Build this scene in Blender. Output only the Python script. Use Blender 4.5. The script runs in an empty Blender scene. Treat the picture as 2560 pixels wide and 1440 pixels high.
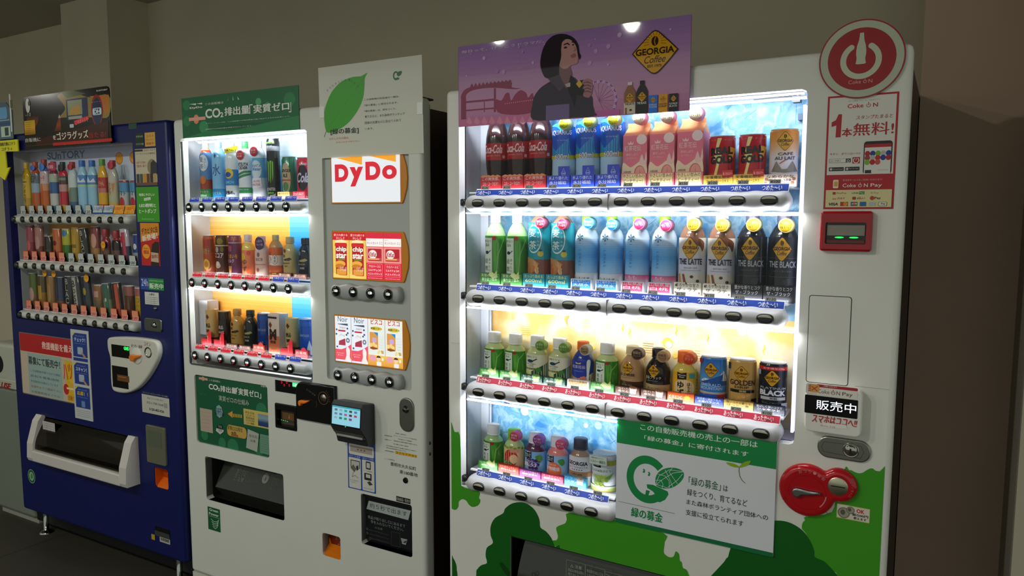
import bpy, math, random
from mathutils import Matrix, Vector
from mathutils.geometry import tessellate_polygon
random.seed(7)
SC = bpy.context.scene
COL = SC.collection
PI = math.pi

# ---------------------------------------------------------------- camera, world, lights, exposure
CAM_H = 1.475
F, YAW, PITCH, ROLL = 1832.97, 0.5333, 0.0973, 0.0017
def cam_axes():
    cy, sy, cp, sp = math.cos(YAW), math.sin(YAW), math.cos(PITCH), math.sin(PITCH)
    fwd = Vector((-sy*cp, cy*cp, -sp)); r0 = Vector((cy, sy, 0)); u0 = r0.cross(fwd)
    cr, sr = math.cos(ROLL), math.sin(ROLL)
    return cr*r0+sr*u0, -sr*r0+cr*u0, fwd
CR, CU, CF = cam_axes()
cam_data = bpy.data.cameras.new('camera'); cam = bpy.data.objects.new('camera', cam_data); COL.objects.link(cam)
cam_data.sensor_width = 36; cam_data.lens = F/2560*36; cam_data.clip_start = .02
mw = Matrix((CR, CU, -CF)).transposed().to_4x4(); mw.translation = (0, 0, CAM_H)
cam.matrix_world = mw
SC.camera = cam

world = bpy.data.worlds.new('world'); SC.world = world; world.use_nodes = True
world.node_tree.nodes['Background'].inputs[0].default_value = (.95, 1, .90, 1)
world.node_tree.nodes['Background'].inputs[1].default_value = 0.44
SC.view_settings.view_transform = 'Standard'; SC.view_settings.look = 'None'
SC.view_settings.gamma = 1; SC.view_settings.use_curve_mapping = False
SC.view_settings.exposure = 0.2
SC.cycles.use_denoising = True
SC.cycles.max_bounces = 6; SC.cycles.transparent_max_bounces = 12
SC.cycles.sample_clamp_indirect = 4.0
CEIL = 2.62
LED_POWER = 14.0
SPOTS = [(-1.68, -.80, 74), (-2.54, -.68, 54), (-3.46, -.67, 38), (-7.0, -.50, 30)]
def room_lamp(x, y, watts):
    ld = bpy.data.lights.new('downlight_lamp', 'SPOT'); ld.energy = watts; ld.spot_size = 3.05; ld.spot_blend = .45
    ld.shadow_soft_size = .03; ld.color = (1, .97, .90)
    o = bpy.data.objects.new('downlight_lamp', ld); o.location = (x, y, CEIL-.005); COL.objects.link(o)
for s in SPOTS: room_lamp(*s)

def case_lamp_or_fill(frame, x0, x1, y, z, watts, tilt=.75):    # light of a case's led strip, shining down and back; also added upward fill
    ld = bpy.data.lights.new('case_lamp_or_fill', 'AREA'); ld.shape = 'RECTANGLE'; ld.size = x1-x0; ld.size_y = .010; ld.energy = watts; ld.color = (.93, .96, 1)
    o = bpy.data.objects.new('case_lamp_or_fill', ld); COL.objects.link(o)
    o.matrix_world = frame.M @ Matrix.Translation(((x0+x1)/2, y, z)) @ Matrix.Rotation(tilt, 4, 'X')
# ---------------------------------------------------------------- frames of the three machines
class Frame:
    def __init__(s, a, D):
        s.a, s.D = a, D
        s.M = Matrix.Translation((0, D, 0)) @ Matrix.Rotation(a, 4, 'Z')
    def at(s, X, Y, w=0.0):                        # point (u, height) of the plane w behind the machine front
        v = CF + (X-1280)/F*CR + (720-Y)/F*CU
        n = Vector((-math.sin(s.a), math.cos(s.a), 0))
        t = (s.D*math.cos(s.a)+w)/v.dot(n); p = v*t
        return (p.x*math.cos(s.a)+(p.y-s.D)*math.sin(s.a), p.z+CAM_H)
    def zof(s, u, w, Y):                           # height at which (u, w) is seen on row Y
        def py(z):
            p = s.M @ Vector((u, w, z)) - Vector((0, 0, CAM_H))
            return 720-F*p.dot(CU)/p.dot(CF)
        lo, hi = -1., 3.
        for _ in range(40):
            m = (lo+hi)/2
            if py(m) > Y: lo = m
            else: hi = m
        return lo
    def zoom(s, x0, y0, k, w=0.0):
        return lambda x, y: s.at(x0+x/k, y0+y/k, w)
M3 = Frame(0.0, 1.7343)
M2 = Frame(.0249, 1.8012)
M1 = Frame(.0293, 1.7963)
W0 = Frame(0, 0)

# ---------------------------------------------------------------- colours and materials
LIFT = 1.0                                          # pigment strength of the prints being made
def lin(c):
    if isinstance(c, str): c = tuple(int(c[i:i+2], 16)/255 for i in (0, 2, 4))
    c = [(x/12.92 if x <= .04045 else ((x+.055)/1.055)**2.4)*LIFT for x in c[:3]]
    m = max(c); k = .86/m if m > .86 and LIFT > 1 else 1
    return tuple(x*k for x in c)
MATS = {}
def nodes(name):
    m = bpy.data.materials.new(name); m.use_nodes = True
    nt = m.node_tree; b = nt.nodes['Principled BSDF']
    return m, nt, b
def colnode(nt):
    a = nt.nodes.new('ShaderNodeAttribute'); a.attribute_name = 'Col'; return a
def noise_mul(nt, src, scale, lo, hi):
    n = nt.nodes.new('ShaderNodeTexNoise'); n.inputs['Scale'].default_value = scale; n.inputs['Detail'].default_value = 3
    tc = nt.nodes.new('ShaderNodeTexCoord'); nt.links.new(tc.outputs['Object'], n.inputs['Vector'])
    r = nt.nodes.new('ShaderNodeMapRange'); r.inputs['To Min'].default_value = lo; r.inputs['To Max'].default_value = hi
    nt.links.new(n.outputs['Fac'], r.inputs['Value'])
    mx = nt.nodes.new('ShaderNodeVectorMath'); mx.operation = 'SCALE'
    nt.links.new(src, mx.inputs[0]); nt.links.new(r.outputs[0], mx.inputs['Scale'])
    return mx.outputs[0], n.outputs['Fac']
def mat(k):
    if k in MATS: return MATS[k]
    m, nt, b = nodes(k)
    L = nt.links
    if k in ('led', 'led_soft', 'glow', 'lit', 'screen', 'lamp_disc'):
        a = colnode(nt); L.new(a.outputs['Color'], b.inputs['Base Color']); L.new(a.outputs['Color'], b.inputs['Emission Color'])
        b.inputs['Emission Strength'].default_value = {'led': LED_POWER, 'led_soft': .8, 'glow': 1.3, 'lit': .55, 'screen': .55, 'lamp_disc': 55}[k]
        b.inputs['Roughness'].default_value = .35
    elif k == 'clear':
        t = nt.nodes.new('ShaderNodeBsdfTransparent'); g = nt.nodes.new('ShaderNodeBsdfGlossy'); g.inputs['Roughness'].default_value = .04
        a = colnode(nt); L.new(a.outputs['Color'], t.inputs['Color'])
        fr = nt.nodes.new('ShaderNodeFresnel'); fr.inputs['IOR'].default_value = 1.35
        mx = nt.nodes.new('ShaderNodeMixShader'); L.new(fr.outputs[0], mx.inputs[0]); L.new(t.outputs[0], mx.inputs[1]); L.new(g.outputs[0], mx.inputs[2])
        L.new(mx.outputs[0], nt.nodes['Material Output'].inputs['Surface']); nt.nodes.remove(b)
    elif k == 'sheet':                             # thin printed film: lets light from behind through
        a = colnode(nt); L.new(a.outputs['Color'], b.inputs['Base Color']); b.inputs['Roughness'].default_value = .03
        b.inputs['Specular IOR Level'].default_value = .5
        t = nt.nodes.new('ShaderNodeBsdfTranslucent'); L.new(a.outputs['Color'], t.inputs['Color'])
        mx = nt.nodes.new('ShaderNodeMixShader'); mx.inputs[0].default_value = .22
        L.new(b.outputs[0], mx.inputs[1]); L.new(t.outputs[0], mx.inputs[2]); L.new(mx.outputs[0], nt.nodes['Material Output'].inputs['Surface'])
    elif k in ('ice', 'warm'):
        tc = nt.nodes.new('ShaderNodeTexCoord')
        def vor(sc, feat='F1'):
            v = nt.nodes.new('ShaderNodeTexVoronoi'); v.inputs['Scale'].default_value = sc; v.feature = feat
            L.new(tc.outputs['Object'], v.inputs['Vector']); return v
        def ramp(src, stops):
            r = nt.nodes.new('ShaderNodeValToRGB'); e = r.color_ramp.elements
            e[0].position = stops[0][0]; e[0].color = (*[v*.76 for v in lin(stops[0][1])], 1); e[1].position = stops[-1][0]; e[1].color = (*[v*.76 for v in lin(stops[-1][1])], 1)
            for p, c in stops[1:-1]:
                q = e.new(p); q.color = (*[v*.76 for v in lin(c)], 1)
            L.new(src, r.inputs[0]); return r.outputs[0]
        n = nt.nodes.new('ShaderNodeTexNoise'); L.new(tc.outputs['Object'], n.inputs['Vector']); n.inputs['Detail'].default_value = 6
        if k == 'ice':
            n.inputs['Scale'].default_value = 22; n.inputs['Distortion'].default_value = .5
            v = vor(26); c1 = ramp(n.outputs['Fac'], [(.3, '3c8ccc'), (.42, '78b9e2'), (.5, 'b4dcf0'), (.58, '62abdc'), (.7, 'a9d6ee')])
            c2 = ramp(v.outputs['Distance'], [(0, 'd4ecf7'), (.5, '7cbbe4')])
            mx = nt.nodes.new('ShaderNodeMix'); mx.data_type = 'RGBA'
            fac = nt.nodes.new('ShaderNodeMath'); fac.operation = 'GREATER_THAN'; fac.inputs[1].default_value = .62
            sp = nt.nodes.new('ShaderNodeSeparateColor'); L.new(v.outputs['Color'], sp.inputs[0]); L.new(sp.outputs[0], fac.inputs[0])
            f2 = nt.nodes.new('ShaderNodeMath'); f2.operation = 'MULTIPLY'; f2.inputs[1].default_value = .55; L.new(fac.outputs[0], f2.inputs[0])
            L.new(f2.outputs[0], mx.inputs[0]); L.new(c1, mx.inputs[6]); L.new(c2, mx.inputs[7]); L.new(mx.outputs[2], b.inputs['Base Color'])
        else:
            n.inputs['Scale'].default_value = 7
            c1 = ramp(n.outputs['Fac'], [(.3, 'f0b45c'), (.42, 'f6d98e'), (.5, 'f5ecc8'), (.58, 'f3e3c0'), (.68, 'f2cf6e')])
            L.new(c1, b.inputs['Base Color'])
        b.inputs['Roughness'].default_value = .5
    else:
        a = colnode(nt); src = a.outputs['Color']
        P = dict(matte=(.75, 0, .3), satin=(.42, 0, .5), gloss=(.14, 0, .5), metal=(.32, 1, .5), chrome=(.08, 1, .5), panel=(.38, 0, .4),
                 wall=(.85, 0, .2), floor=(.5, 0, .3), paper=(.6, 0, .3), ceil=(.9, 0, .2))[k]
        b.inputs['Roughness'].default_value = P[0]; b.inputs['Metallic'].default_value = P[1]; b.inputs['Specular IOR Level'].default_value = P[2]
        if k in ('wall', 'floor', 'ceil'):
            src, f = noise_mul(nt, src, 3 if k != 'floor' else 9, .9, 1.08)
            n2 = nt.nodes.new('ShaderNodeTexNoise'); n2.inputs['Scale'].default_value = 220
            tc = nt.nodes.new('ShaderNodeTexCoord'); L.new(tc.outputs['Object'], n2.inputs['Vector'])
            bp = nt.nodes.new('ShaderNodeBump'); bp.inputs['Strength'].default_value = .12; bp.inputs['Distance'].default_value = .002
            L.new(n2.outputs['Fac'], bp.inputs['Height']); L.new(bp.outputs[0], b.inputs['Normal'])
        elif k in ('panel', 'satin', 'matte', 'metal'):
            src, f = noise_mul(nt, src, 5, .96, 1.03)
        L.new(src, b.inputs['Base Color'])
    MATS[k] = m
    return m

# ---------------------------------------------------------------- geometry collector
def offset_poly(pts, d):                            # inset a counter-clockwise polygon by d
    n = len(pts); out = []
    ar = sum(pts[i][0]*pts[(i+1) % n][1]-pts[(i+1) % n][0]*pts[i][1] for i in range(n))
    sg = 1 if ar > 0 else -1
    for i in range(n):
        a, b, c = pts[i-1], pts[i], pts[(i+1) % n]
        e1 = Vector((b[0]-a[0], b[1]-a[1])); e2 = Vector((c[0]-b[0], c[1]-b[1]))
        if e1.length < 1e-9 or e2.length < 1e-9: out.append(b); continue
        e1.normalize(); e2.normalize()
        n1 = Vector((-e1.y, e1.x))*sg; n2 = Vector((-e2.y, e2.x))*sg
        m = n1+n2
        if m.length < 1e-6: m = n1
        m = m/max(m.length_squared, .3)*2
        out.append((b[0]+m.x*d, b[1]+m.y*d))
    return out
def rrect(x0, z0, x1, z1, r, n=5):
    if x0 > x1: x0, x1 = x1, x0
    if z0 > z1: z0, z1 = z1, z0
    r = min(r, (x1-x0)/2, (z1-z0)/2)
    out = []
    for cx, cz, a0 in ((x1-r, z0+r, -90), (x1-r, z1-r, 0), (x0+r, z1-r, 90), (x0+r, z0+r, 180)):
        for i in range(n+1):
            t = math.radians(a0+90*i/n); out.append((cx+r*math.cos(t), cz+r*math.sin(t)))
    return out
def ell(cx, cz, rx, rz, n=28, a0=0, a1=360):
    full = abs(a1-a0) >= 360
    return [(cx+rx*math.cos(math.radians(a0+(a1-a0)*i/(n if full else n-1))), cz+rz*math.sin(math.radians(a0+(a1-a0)*i/(n if full else n-1)))) for i in range(n)]
class Geo:
    def __init__(s): s.v, s.f, s.c, s.m, s.s = [], [], [], [], []
    def add(s, vs, fs, col, m='satin', smooth=False, cols=None):
        b = len(s.v); s.v += [tuple(p) for p in vs]
        lc = lin(col) if cols is None else None
        for i, f in enumerate(fs):
            s.f.append(tuple(b+j for j in f)); s.c.append(lc if cols is None else cols[i]); s.m.append(m); s.s.append(smooth)
        return s
    def box(s, x0, y0, z0, x1, y1, z1, col, m='satin'):
        v = [(x, y, z) for x in (x0, x1) for y in (y0, y1) for z in (z0, z1)]
        return s.add(v, [(0, 1, 3, 2), (4, 6, 7, 5), (0, 4, 5, 1), (2, 3, 7, 6), (0, 2, 6, 4), (1, 5, 7, 3)], col, m)
    def prism(s, pts, y0, y1, col, m='satin', bev=0, bseg=3, back=True, smooth=False):
        n = len(pts)
        if sum(pts[i][0]*pts[(i+1) % n][1]-pts[(i+1) % n][0]*pts[i][1] for i in range(n)) < 0: pts = pts[::-1]
        rings = []
        if bev:
            for i in range(bseg+1):
                t = i/bseg*PI/2
                rings.append((offset_poly(pts, bev*(1-math.sin(t))), y0+bev*(1-math.cos(t))))
        else: rings.append((pts, y0))
        rings.append((pts, y1))
        vs = [(x, y, z) for r, y in rings for x, z in r]
        fs = []; sm = []
        for k in range(len(rings)-1):
            for i in range(n):
                j = (i+1) % n; fs.append((k*n+i, (k+1)*n+i, (k+1)*n+j, k*n+j))
        s.add(vs, fs, col, m, smooth or bev > 0)
        tr = tessellate_polygon([[Vector((x, z, 0)) for x, z in rings[0][0]]])
        s.add([(x, y0, z) for x, z in rings[0][0]], [flipto(rings[0][0], t) for t in tr], col, m)
        if back: s.add([(x, y1, z) for x, z in pts], [flipto(pts, t)[::-1] for t in tr], col, m)
        return s
    def plate(s, outer, holes, y0, y1, col, m='panel', bev=0.0, rim=None, rimcol=None, rimm=None, bseg=4):
        """front sheet with openings; rim = depth of the hole walls"""
        o0 = offset_poly(outer, bev) if bev else outer
        loops = [[Vector((x, z, 0)) for x, z in o0]]+[[Vector((x, z, 0)) for x, z in h] for h in holes]
        flat = [p for l in loops for p in l]
        tr = tessellate_polygon(loops)
        fl = [(p.x, p.y) for p in flat]
        s.add([(p.x, y0, p.y) for p in flat], [flipto(fl, t) for t in tr], col, m)
        n = len(outer)
        if sum(outer[i][0]*outer[(i+1) % n][1]-outer[(i+1) % n][0]*outer[i][1] for i in range(n)) < 0: outer = outer[::-1]
        rings = []
        if bev:
            for i in range(bseg+1):
                t = i/bseg*PI/2
                rings.append((offset_poly(outer, bev*(1-math.sin(t))), y0+bev*(1-math.cos(t))))
        else: rings.append((outer, y0))
        rings.append((outer, y1))
        vs = [(x, y, z) for r, y in rings for x, z in r]
        s.add(vs, [(k*n+i, (k+1)*n+i, (k+1)*n+(i+1) % n, k*n+(i+1) % n) for k in range(len(rings)-1) for i in range(n)], col, m, bev > 0)
        for h in holes:
            k = len(h); d = rim if rim is not None else (y1-y0)
            vs = [(x, y0, z) for x, z in h]+[(x, y0+d, z) for x, z in h]
            s.add(vs, [(i, (i+1) % k, k+(i+1) % k, k+i) for i in range(k)], rimcol or col, rimm or m)
        return s
    def lathe(s, prof, cx, cy, z0, col, m='satin', seg=24, k=1.0, cf=None, axis='z', smooth=True, a0=0, a1=360, mf=None):
        vs = []; fs = []; cs = []
        full = abs(a1-a0) >= 360; nn = seg if full else seg+1
        for r, z in prof:
            for i in range(nn):
                t = math.radians(a0+(a1-a0)*i/seg)
                x, y = r*math.sin(t), -r*math.cos(t)*k
                vs.append((cx+x, cy+y, z0+z) if axis == 'z' else (cx+x, cy+z, z0+y) if axis == 'y' else (cx+z, cy+x, z0+y))
        for j in range(len(prof)-1):
            for i in range(seg):
                i2 = (i+1) % nn
                fs.append((j*nn+i, j*nn+i2, (j+1)*nn+i2, (j+1)*nn+i)); cs.append(lin(cf((prof[j][1]+prof[j+1][1])/2)) if cf else lin(col))
        s.add(vs, fs, col, m, smooth, cs)
        return s
    def tube(s, pts, r, col, m='satin', seg=8):
        pts = [Vector(p) for p in pts]; vs = []; fs = []
        up = Vector((.13, .27, .95)).normalized()
        for i, p in enumerate(pts):
            d = (pts[min(i+1, len(pts)-1)]-pts[max(i-1, 0)]).normalized()
            a = d.cross(up).normalized(); b = d.cross(a)
            rr = r[i] if isinstance(r, (list, tuple)) else r
            for j in range(seg):
                t = 2*PI*j/seg; vs.append(p+(a*math.cos(t)+b*math.sin(t))*rr)
        for i in range(len(pts)-1):
            for j in range(seg):
                k = (j+1) % seg; fs.append((i*seg+j, i*seg+k, (i+1)*seg+k, (i+1)*seg+j))
        fs.append(tuple(range(seg))[::-1]); fs.append(tuple((len(pts)-1)*seg+j for j in range(seg)))
        return s.add(vs, fs, col, m, True)
def flipto(pts, t):                                 # make a triangle face the viewer side (-y)
    a, b, c = (pts[i] for i in t)
    return t if (b[0]-a[0])*(c[1]-a[1])-(c[0]-a[0])*(b[1]-a[1]) > 0 else (t[0], t[2], t[1])

def build(name, g, parent=None, frame=None, origin=(0, 0, 0), label=None, cat=None, group=None, kind=None):
    me = bpy.data.meshes.new(name)
    ox, oy, oz = origin
    me.from_pydata([(x-ox, y-oy, z-oz) for x, y, z in g.v], [], g.f)
    keys = []
    for k in g.m:
        if k not in keys: keys.append(k)
    for k in keys: me.materials.append(mat(k))
    ix = {k: i for i, k in enumerate(keys)}
    if len(me.polygons) == len(g.f):
        me.polygons.foreach_set('material_index', [ix[k] for k in g.m])
        me.polygons.foreach_set('use_smooth', g.s)
    ca = me.color_attributes.new('Col', 'FLOAT_COLOR', 'CORNER')
    buf = []
    for f, c in zip(g.f, g.c): buf += [c[0], c[1], c[2], 1.0]*len(f)
    ca.data.foreach_set('color', buf)
    me.update()
    o = bpy.data.objects.new(name, me); COL.objects.link(o)
    if parent is not None: o.parent = parent
    elif frame is not None: o.matrix_world = frame.M @ Matrix.Translation(origin)
    tag(o, label, cat, group, kind)
    return o
def tag(o, label=None, cat=None, group=None, kind=None):
    if label: o['label'] = label
    if cat: o['category'] = cat
    if group: o['group'] = group
    if kind: o['kind'] = kind
    return o
def root(name, frame, origin, label, cat, group=None):
    o = bpy.data.objects.new(name, None); COL.objects.link(o); o.empty_display_size = .05
    o.matrix_world = frame.M @ Matrix.Translation(origin)
    return tag(o, label, cat, group)

# ---------------------------------------------------------------- printing: flat shapes and lettering
_tc = bpy.data.curves.new('lettering', 'FONT'); _to = bpy.data.objects.new('lettering', _tc); COL.objects.link(_to)
_tc.resolution_u = 2
_cache = {}
def text_mesh(s, bold=0.0, shear=0.0, spacing=1.0, line=1.0, align='LEFT', res=2):
    key = (s, bold, shear, spacing, line, align, res)
    if key in _cache: return _cache[key]
    _tc.body = s; _tc.offset = bold; _tc.shear = shear; _tc.space_character = spacing; _tc.space_line = line; _tc.align_x = align; _tc.resolution_u = res
    dg = bpy.context.evaluated_depsgraph_get(); dg.update()
    e = _to.evaluated_get(dg); m = e.to_mesh()
    vs = [(v.co.x, v.co.y) for v in m.vertices]; fs = [tuple(p.vertices) for p in m.polygons]
    e.to_mesh_clear()
    _cache[key] = (vs, fs)
    return vs, fs
class Print:
    """flat coloured shapes in (x, z); lay rises with every call so later shapes lie on top"""
    def __init__(s, y=-.0005, eps=.00003, mat='satin', cyl=None, tf=None):
        s.g = Geo(); s.y, s.eps, s.mat, s.lay, s.cyl, s.tf = y, eps, mat, 0, cyl, tf
    def mp(s, x, z, extra=0.0):
        h = s.lay*s.eps+extra
        if s.cyl:
            h += .0003; cx, cy, R, k = s.cyl; t = (x-cx)/R; return (cx+(R+h)*math.sin(t), cy-(R*k+h)*math.cos(t), z)
        p = (x, s.y-h, z)
        return s.tf(*p) if s.tf else p
    def put(s, pts, fs, col, m=None, extra=0.0):
        if not s.cyl: s.g.add([s.mp(x, z, extra) for x, z in pts], fs, col, m or s.mat); return s
        st = s.cyl[2]*.22; vs = []; out = []         # cut into narrow upright strips so that the print follows the round body
        for f in fs:
            poly = [pts[i] for i in f]; a = min(p[0] for p in poly); b = max(p[0] for p in poly)
            for k in range(math.floor(a/st), math.floor((b-1e-9)/st)+1):
                q = poly
                for lim, sg in ((k*st, 1), ((k+1)*st, -1)):
                    r = []
                    for i in range(len(q)):
                        p0, p1 = q[i-1], q[i]; d0, d1 = (p0[0]-lim)*sg, (p1[0]-lim)*sg
                        if (d0 < 0) != (d1 < 0): t = d0/(d0-d1); r.append((lim, p0[1]+(p1[1]-p0[1])*t))
                        if d1 >= 0: r.append(p1)
                    q = r
                if len(q) > 2: n = len(vs); vs += [s.mp(x, z, extra) for x, z in q]; out.append(tuple(range(n, n+len(q))))
        if vs: s.g.add(vs, out, col, m or s.mat)
        return s
    def P(s, pts, col, m=None):
        s.lay += 1
        tr = tessellate_polygon([[Vector((x, z, 0)) for x, z in pts]])
        return s.put(pts, [flipto(pts, t) for t in tr], col, m)
    def R(s, p0, p1, col, m=None):
        return s.grad(p0, p1, [col], 'v', m)
    def grad(s, p0, p1, cols, d='v', m=None, n=None):
        s.lay += 1
        x0, x1 = sorted((p0[0], p1[0])); z0, z1 = sorted((p0[1], p1[1]))
        cl = [lin(c) for c in cols]
        N = 1 if len(cols) == 1 else (n or 16)
        nx = N if d == 'h' else 1; nz = N if d == 'v' else 1
        if s.cyl: nx = 22
        vs = [s.mp(x0+(x1-x0)*i/nx, z0+(z1-z0)*j/nz) for j in range(nz+1) for i in range(nx+1)]
        fs = []; cs = []
        for j in range(nz):
            for i in range(nx):
                fs.append((j*(nx+1)+i, j*(nx+1)+i+1, (j+1)*(nx+1)+i+1, (j+1)*(nx+1)+i))
                t = (1-(j+.5)/nz) if d == 'v' else (i+.5)/nx           # first colour is at the top / left
                t *= len(cl)-1; k = min(int(t), len(cl)-2) if len(cl) > 1 else 0
                cs.append(cl[0] if len(cl) == 1 else tuple(cl[k][q]*(1-t+k)+cl[k+1][q]*(t-k) for q in range(3)))
        s.g.add(vs, fs, '000000', m or s.mat, False, cs); return s
    def RR(s, p0, p1, r, col, m=None): return s.P(rrect(p0[0], p0[1], p1[0], p1[1], r), col, m)
    def E(s, c, rx, rz, col, n=26, m=None): return s.P(ell(c[0], c[1], rx, rz or rx, n), col, m)
    def ring(s, c, ro, ri, col, n=48, a0=0, a1=360, m=None, sx=1.0, sz=1.0):
        s.lay += 1; o = ell(c[0], c[1], ro*sx, ro*sz, n, a0, a1); i_ = ell(c[0], c[1], ri*sx, ri*sz, n, a0, a1)
        full = abs(a1-a0) >= 360; k = n if full else n-1
        return s.put(o+i_, [(j, (j+1) % n, n+(j+1) % n, n+j) for j in range(k)], col, m)
    def L(s, pts, w, col, m=None, closed=False):
        s.lay += 1
        if closed: pts = list(pts)+[pts[0]]
        vs = []; fs = []
        for i in range(len(pts)-1):
            a, b = Vector(pts[i]), Vector(pts[i+1]); d = b-a
            if d.length < 1e-9: continue
            d.normalize(); nrm = Vector((-d.y, d.x))*w/2; a = a-d*w*.3; b = b+d*w*.3; k = len(vs)
            vs += [tuple(a-nrm), tuple(b-nrm), tuple(b+nrm), tuple(a+nrm)]; fs.append((k, k+1, k+2, k+3))
        return s.put(vs, fs, col, m)
    def T(s, txt, p0, p1, col, bold=0.0, shear=0.0, keep=False, m=None, rot=0.0, sp=1.0, line=1.0, align='LEFT', res=2, lift=0.0):
        """lettering fitted to the box with opposite corners p0 (bottom left), p1 (top right)"""
        s.lay += 1
        h_ = abs(p1[1]-p0[1])/(txt.count('\n')+1); res = 2 if h_ < .012 else 4 if h_ < .03 else 9
        thick = min(bold, .028) if max(map(ord, txt)) > 0x2E80 else 0   # dense characters are thickened by doubling, not by swelling
        vs, fs = text_mesh(txt, 0 if thick else bold, shear, sp, line, align, res)
        if not vs: return s
        x0 = min(v[0] for v in vs); x1 = max(v[0] for v in vs); z0 = min(v[1] for v in vs); z1 = max(v[1] for v in vs)
        W, H = max(x1-x0, 1e-6), max(z1-z0, 1e-6)
        cx, cz = (p0[0]+p1[0])/2, (p0[1]+p1[1])/2; w, h = abs(p1[0]-p0[0]), abs(p1[1]-p0[1])
        sx, sz = w/W, h/H
        if keep: sx = sz = min(sx, sz)
        c, d = math.cos(rot), math.sin(rot); out = []
        for x, z in vs:
            X, Z = (x-(x0+x1)/2)*sx, (z-(z0+z1)/2)*sz
            out.append((cx+X*c-Z*d, cz+X*d+Z*c))
        sh = [(0, 0)] if thick < .012 else [(-.7, -.3), (.7, .3)] if thick < .025 else [(-1, -.4), (0, .6), (1, -.4)]
        for i, (a, b) in enumerate(sh): s.put([(x+a*thick*sx, z+b*thick*sz) for x, z in out], fs, col, m, lift+i*s.eps*.5)
        s.lay += 1
        return s
    def V(s, txt, p0, p1, col, bold=0.0, m=None):
        """vertical lettering, top to bottom"""
        n = len(txt); x0, x1 = sorted((p0[0], p1[0])); z0, z1 = sorted((p0[1], p1[1])); h = (z1-z0)/n
        lay = s.lay
        for i, ch in enumerate(txt):
            s.lay = lay; s.T(ch, (x0, z1-(i+1)*h+h*.06), (x1, z1-i*h-h*.06), col, bold, keep=True, m=m)
        s.lay = lay+1; return s

def shell(x0, x1, y0, y1, z0, z1, col, t=.01, m='satin'):
    g = Geo()
    g.box(x0, y0, z0, x0+t, y1, z1, col, m); g.box(x1-t, y0, z0, x1, y1, z1, col, m)
    g.box(x0+t, y0, z1-t, x1-t, y1, z1, col, m); g.box(x0+t, y0, z0, x1-t, y1, z0+t, col, m); g.box(x0+t, y1-t, z0+t, x1-t, y1, z1-t, col, m)
    return g

def pane(x0, x1, z0, z1, y):
    g = Geo(); g.add([(x0, y, z0), (x1, y, z0), (x1, y, z1), (x0, y, z1)], [(0, 1, 2, 3)], 'fdfeff', 'clear'); return g
_to.hide_render = True
# ---------------------------------------------------------------- room shell
WALL = 'd2cab0'
def struct(name, g, label=None): return build(name, g, frame=W0, kind='structure', label=label)
g = Geo(); g.box(-9, -4.2, -.1, 3.0, 2.75, 0, '4a463c', 'floor'); FLOOR = struct('floor', g, 'dark grey tiled floor')
tl = Geo(); tl.box(-.448, -.448, 0, .448, .448, .004, '3f3c33', 'floor')
tile0 = None
for i in range(8):
    for j in range(5):
        x, y = -6.6+i*.9, -.9+j*.9-.2
        if y > 1.7 and False: continue
        if tile0 is None:
            tile0 = build('floor_tile', tl, FLOOR); tile0.location = (x, y, 0)
        else:
            t = tile0.copy(); COL.objects.link(t); t.location = (x, y, 0)
g = Geo(); g.box(-9, -1.7, CEIL, 3.0, 2.75, CEIL+.1, 'b5b0a0', 'ceil'); struct('ceiling', g, 'pale ceiling')
g = Geo(); g.box(-9, 2.53, 0, .4, 2.75, CEIL, WALL, 'wall'); struct('wall_back', g, 'beige wall behind the machines')
g = Geo(); g.box(-4.22, 2.30, 0, -3.79, 2.55, CEIL, WALL, 'wall'); struct('column', g, 'square beige column standing proud of the back wall at left')
g = Geo(); g.box(-9.1, -4.2, 0, -9, 2.75, CEIL, WALL, 'wall'); struct('wall_left', g)
g = Geo(); g.box(-.078, 2.28, 0, .172, 2.6, CEIL, 'c4aa94', 'wall'); struct('pilaster', g, 'brown wall end beside the right machine')
g = Geo(); g.box(.166, 1.95, 0, .36, 2.3, CEIL, 'b4ae9a', 'wall'); struct('door_jamb', g, 'pale edge of the wall at the far right')
for x, y, _ in SPOTS:
    r_ = root('ceiling_downlight', W0, (x, y, CEIL), {-1.68: 'round ceiling downlight mirrored beside the coffee badge of the purple poster',
         -2.54: 'round ceiling downlight mirrored on the top edge of the purple poster', -3.46: 'round ceiling downlight mirrored on the top edge of the leaf notice',
         -7.0: 'round ceiling downlight mirrored in the dark film poster'}[x], 'ceiling lamp')
    g = Geo(); g.lathe([(.050, 0), (.075, -.004), (.078, -.001), (.078, 0)], 0, 0, 0, 'd8d4c8', 'satin', 32); build('trim_ring', g, r_)
    g = Geo(); g.lathe([(0.0005, -.003), (.050, -.003)], 0, 0, 0, 'fffaf0', 'lamp_disc', 32); build('diffuser', g, r_)
# ================================================================ right machine (white, green trees)
A = M3
UL, UR, TOP = -1.2448, -.0760, 1.8295
m3 = root('vending_machine', M3, ((UL+UR)/2, 0, 0), 'white vending machine with green tree shapes and a red coin unit', 'vending machine')
O3 = ((UL+UR)/2, 0, 0)
def p3(name, g, parent=None, label=None, kind=None): return build(name, g, parent or m3, origin=O3, label=label, kind=kind)
btn_z = [1.5115, 1.244, .976, .6985]
U3 = [-1.1237+.0708*k for k in range(12)]
hl, hr = -1.199, -.2745
ht = A.at(2015, 222)[1]; hm = A.at(1984, 1113)[1]; hb = A.at(1153, 1213)[1]
us = A.at(1549, 1045)[0]; hb2 = A.at(1530, 1301)[1]
hb = (hb+hb2)/2
hole = [(hl, hb), (us+.002, hb), (us+.002, hm), (hr-.012, hm), (hr-.003, hm+.004), (hr, hm+.014), (hr, ht-.014), (hr-.004, ht-.004), (hr-.014, ht), (hl, ht)]
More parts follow.
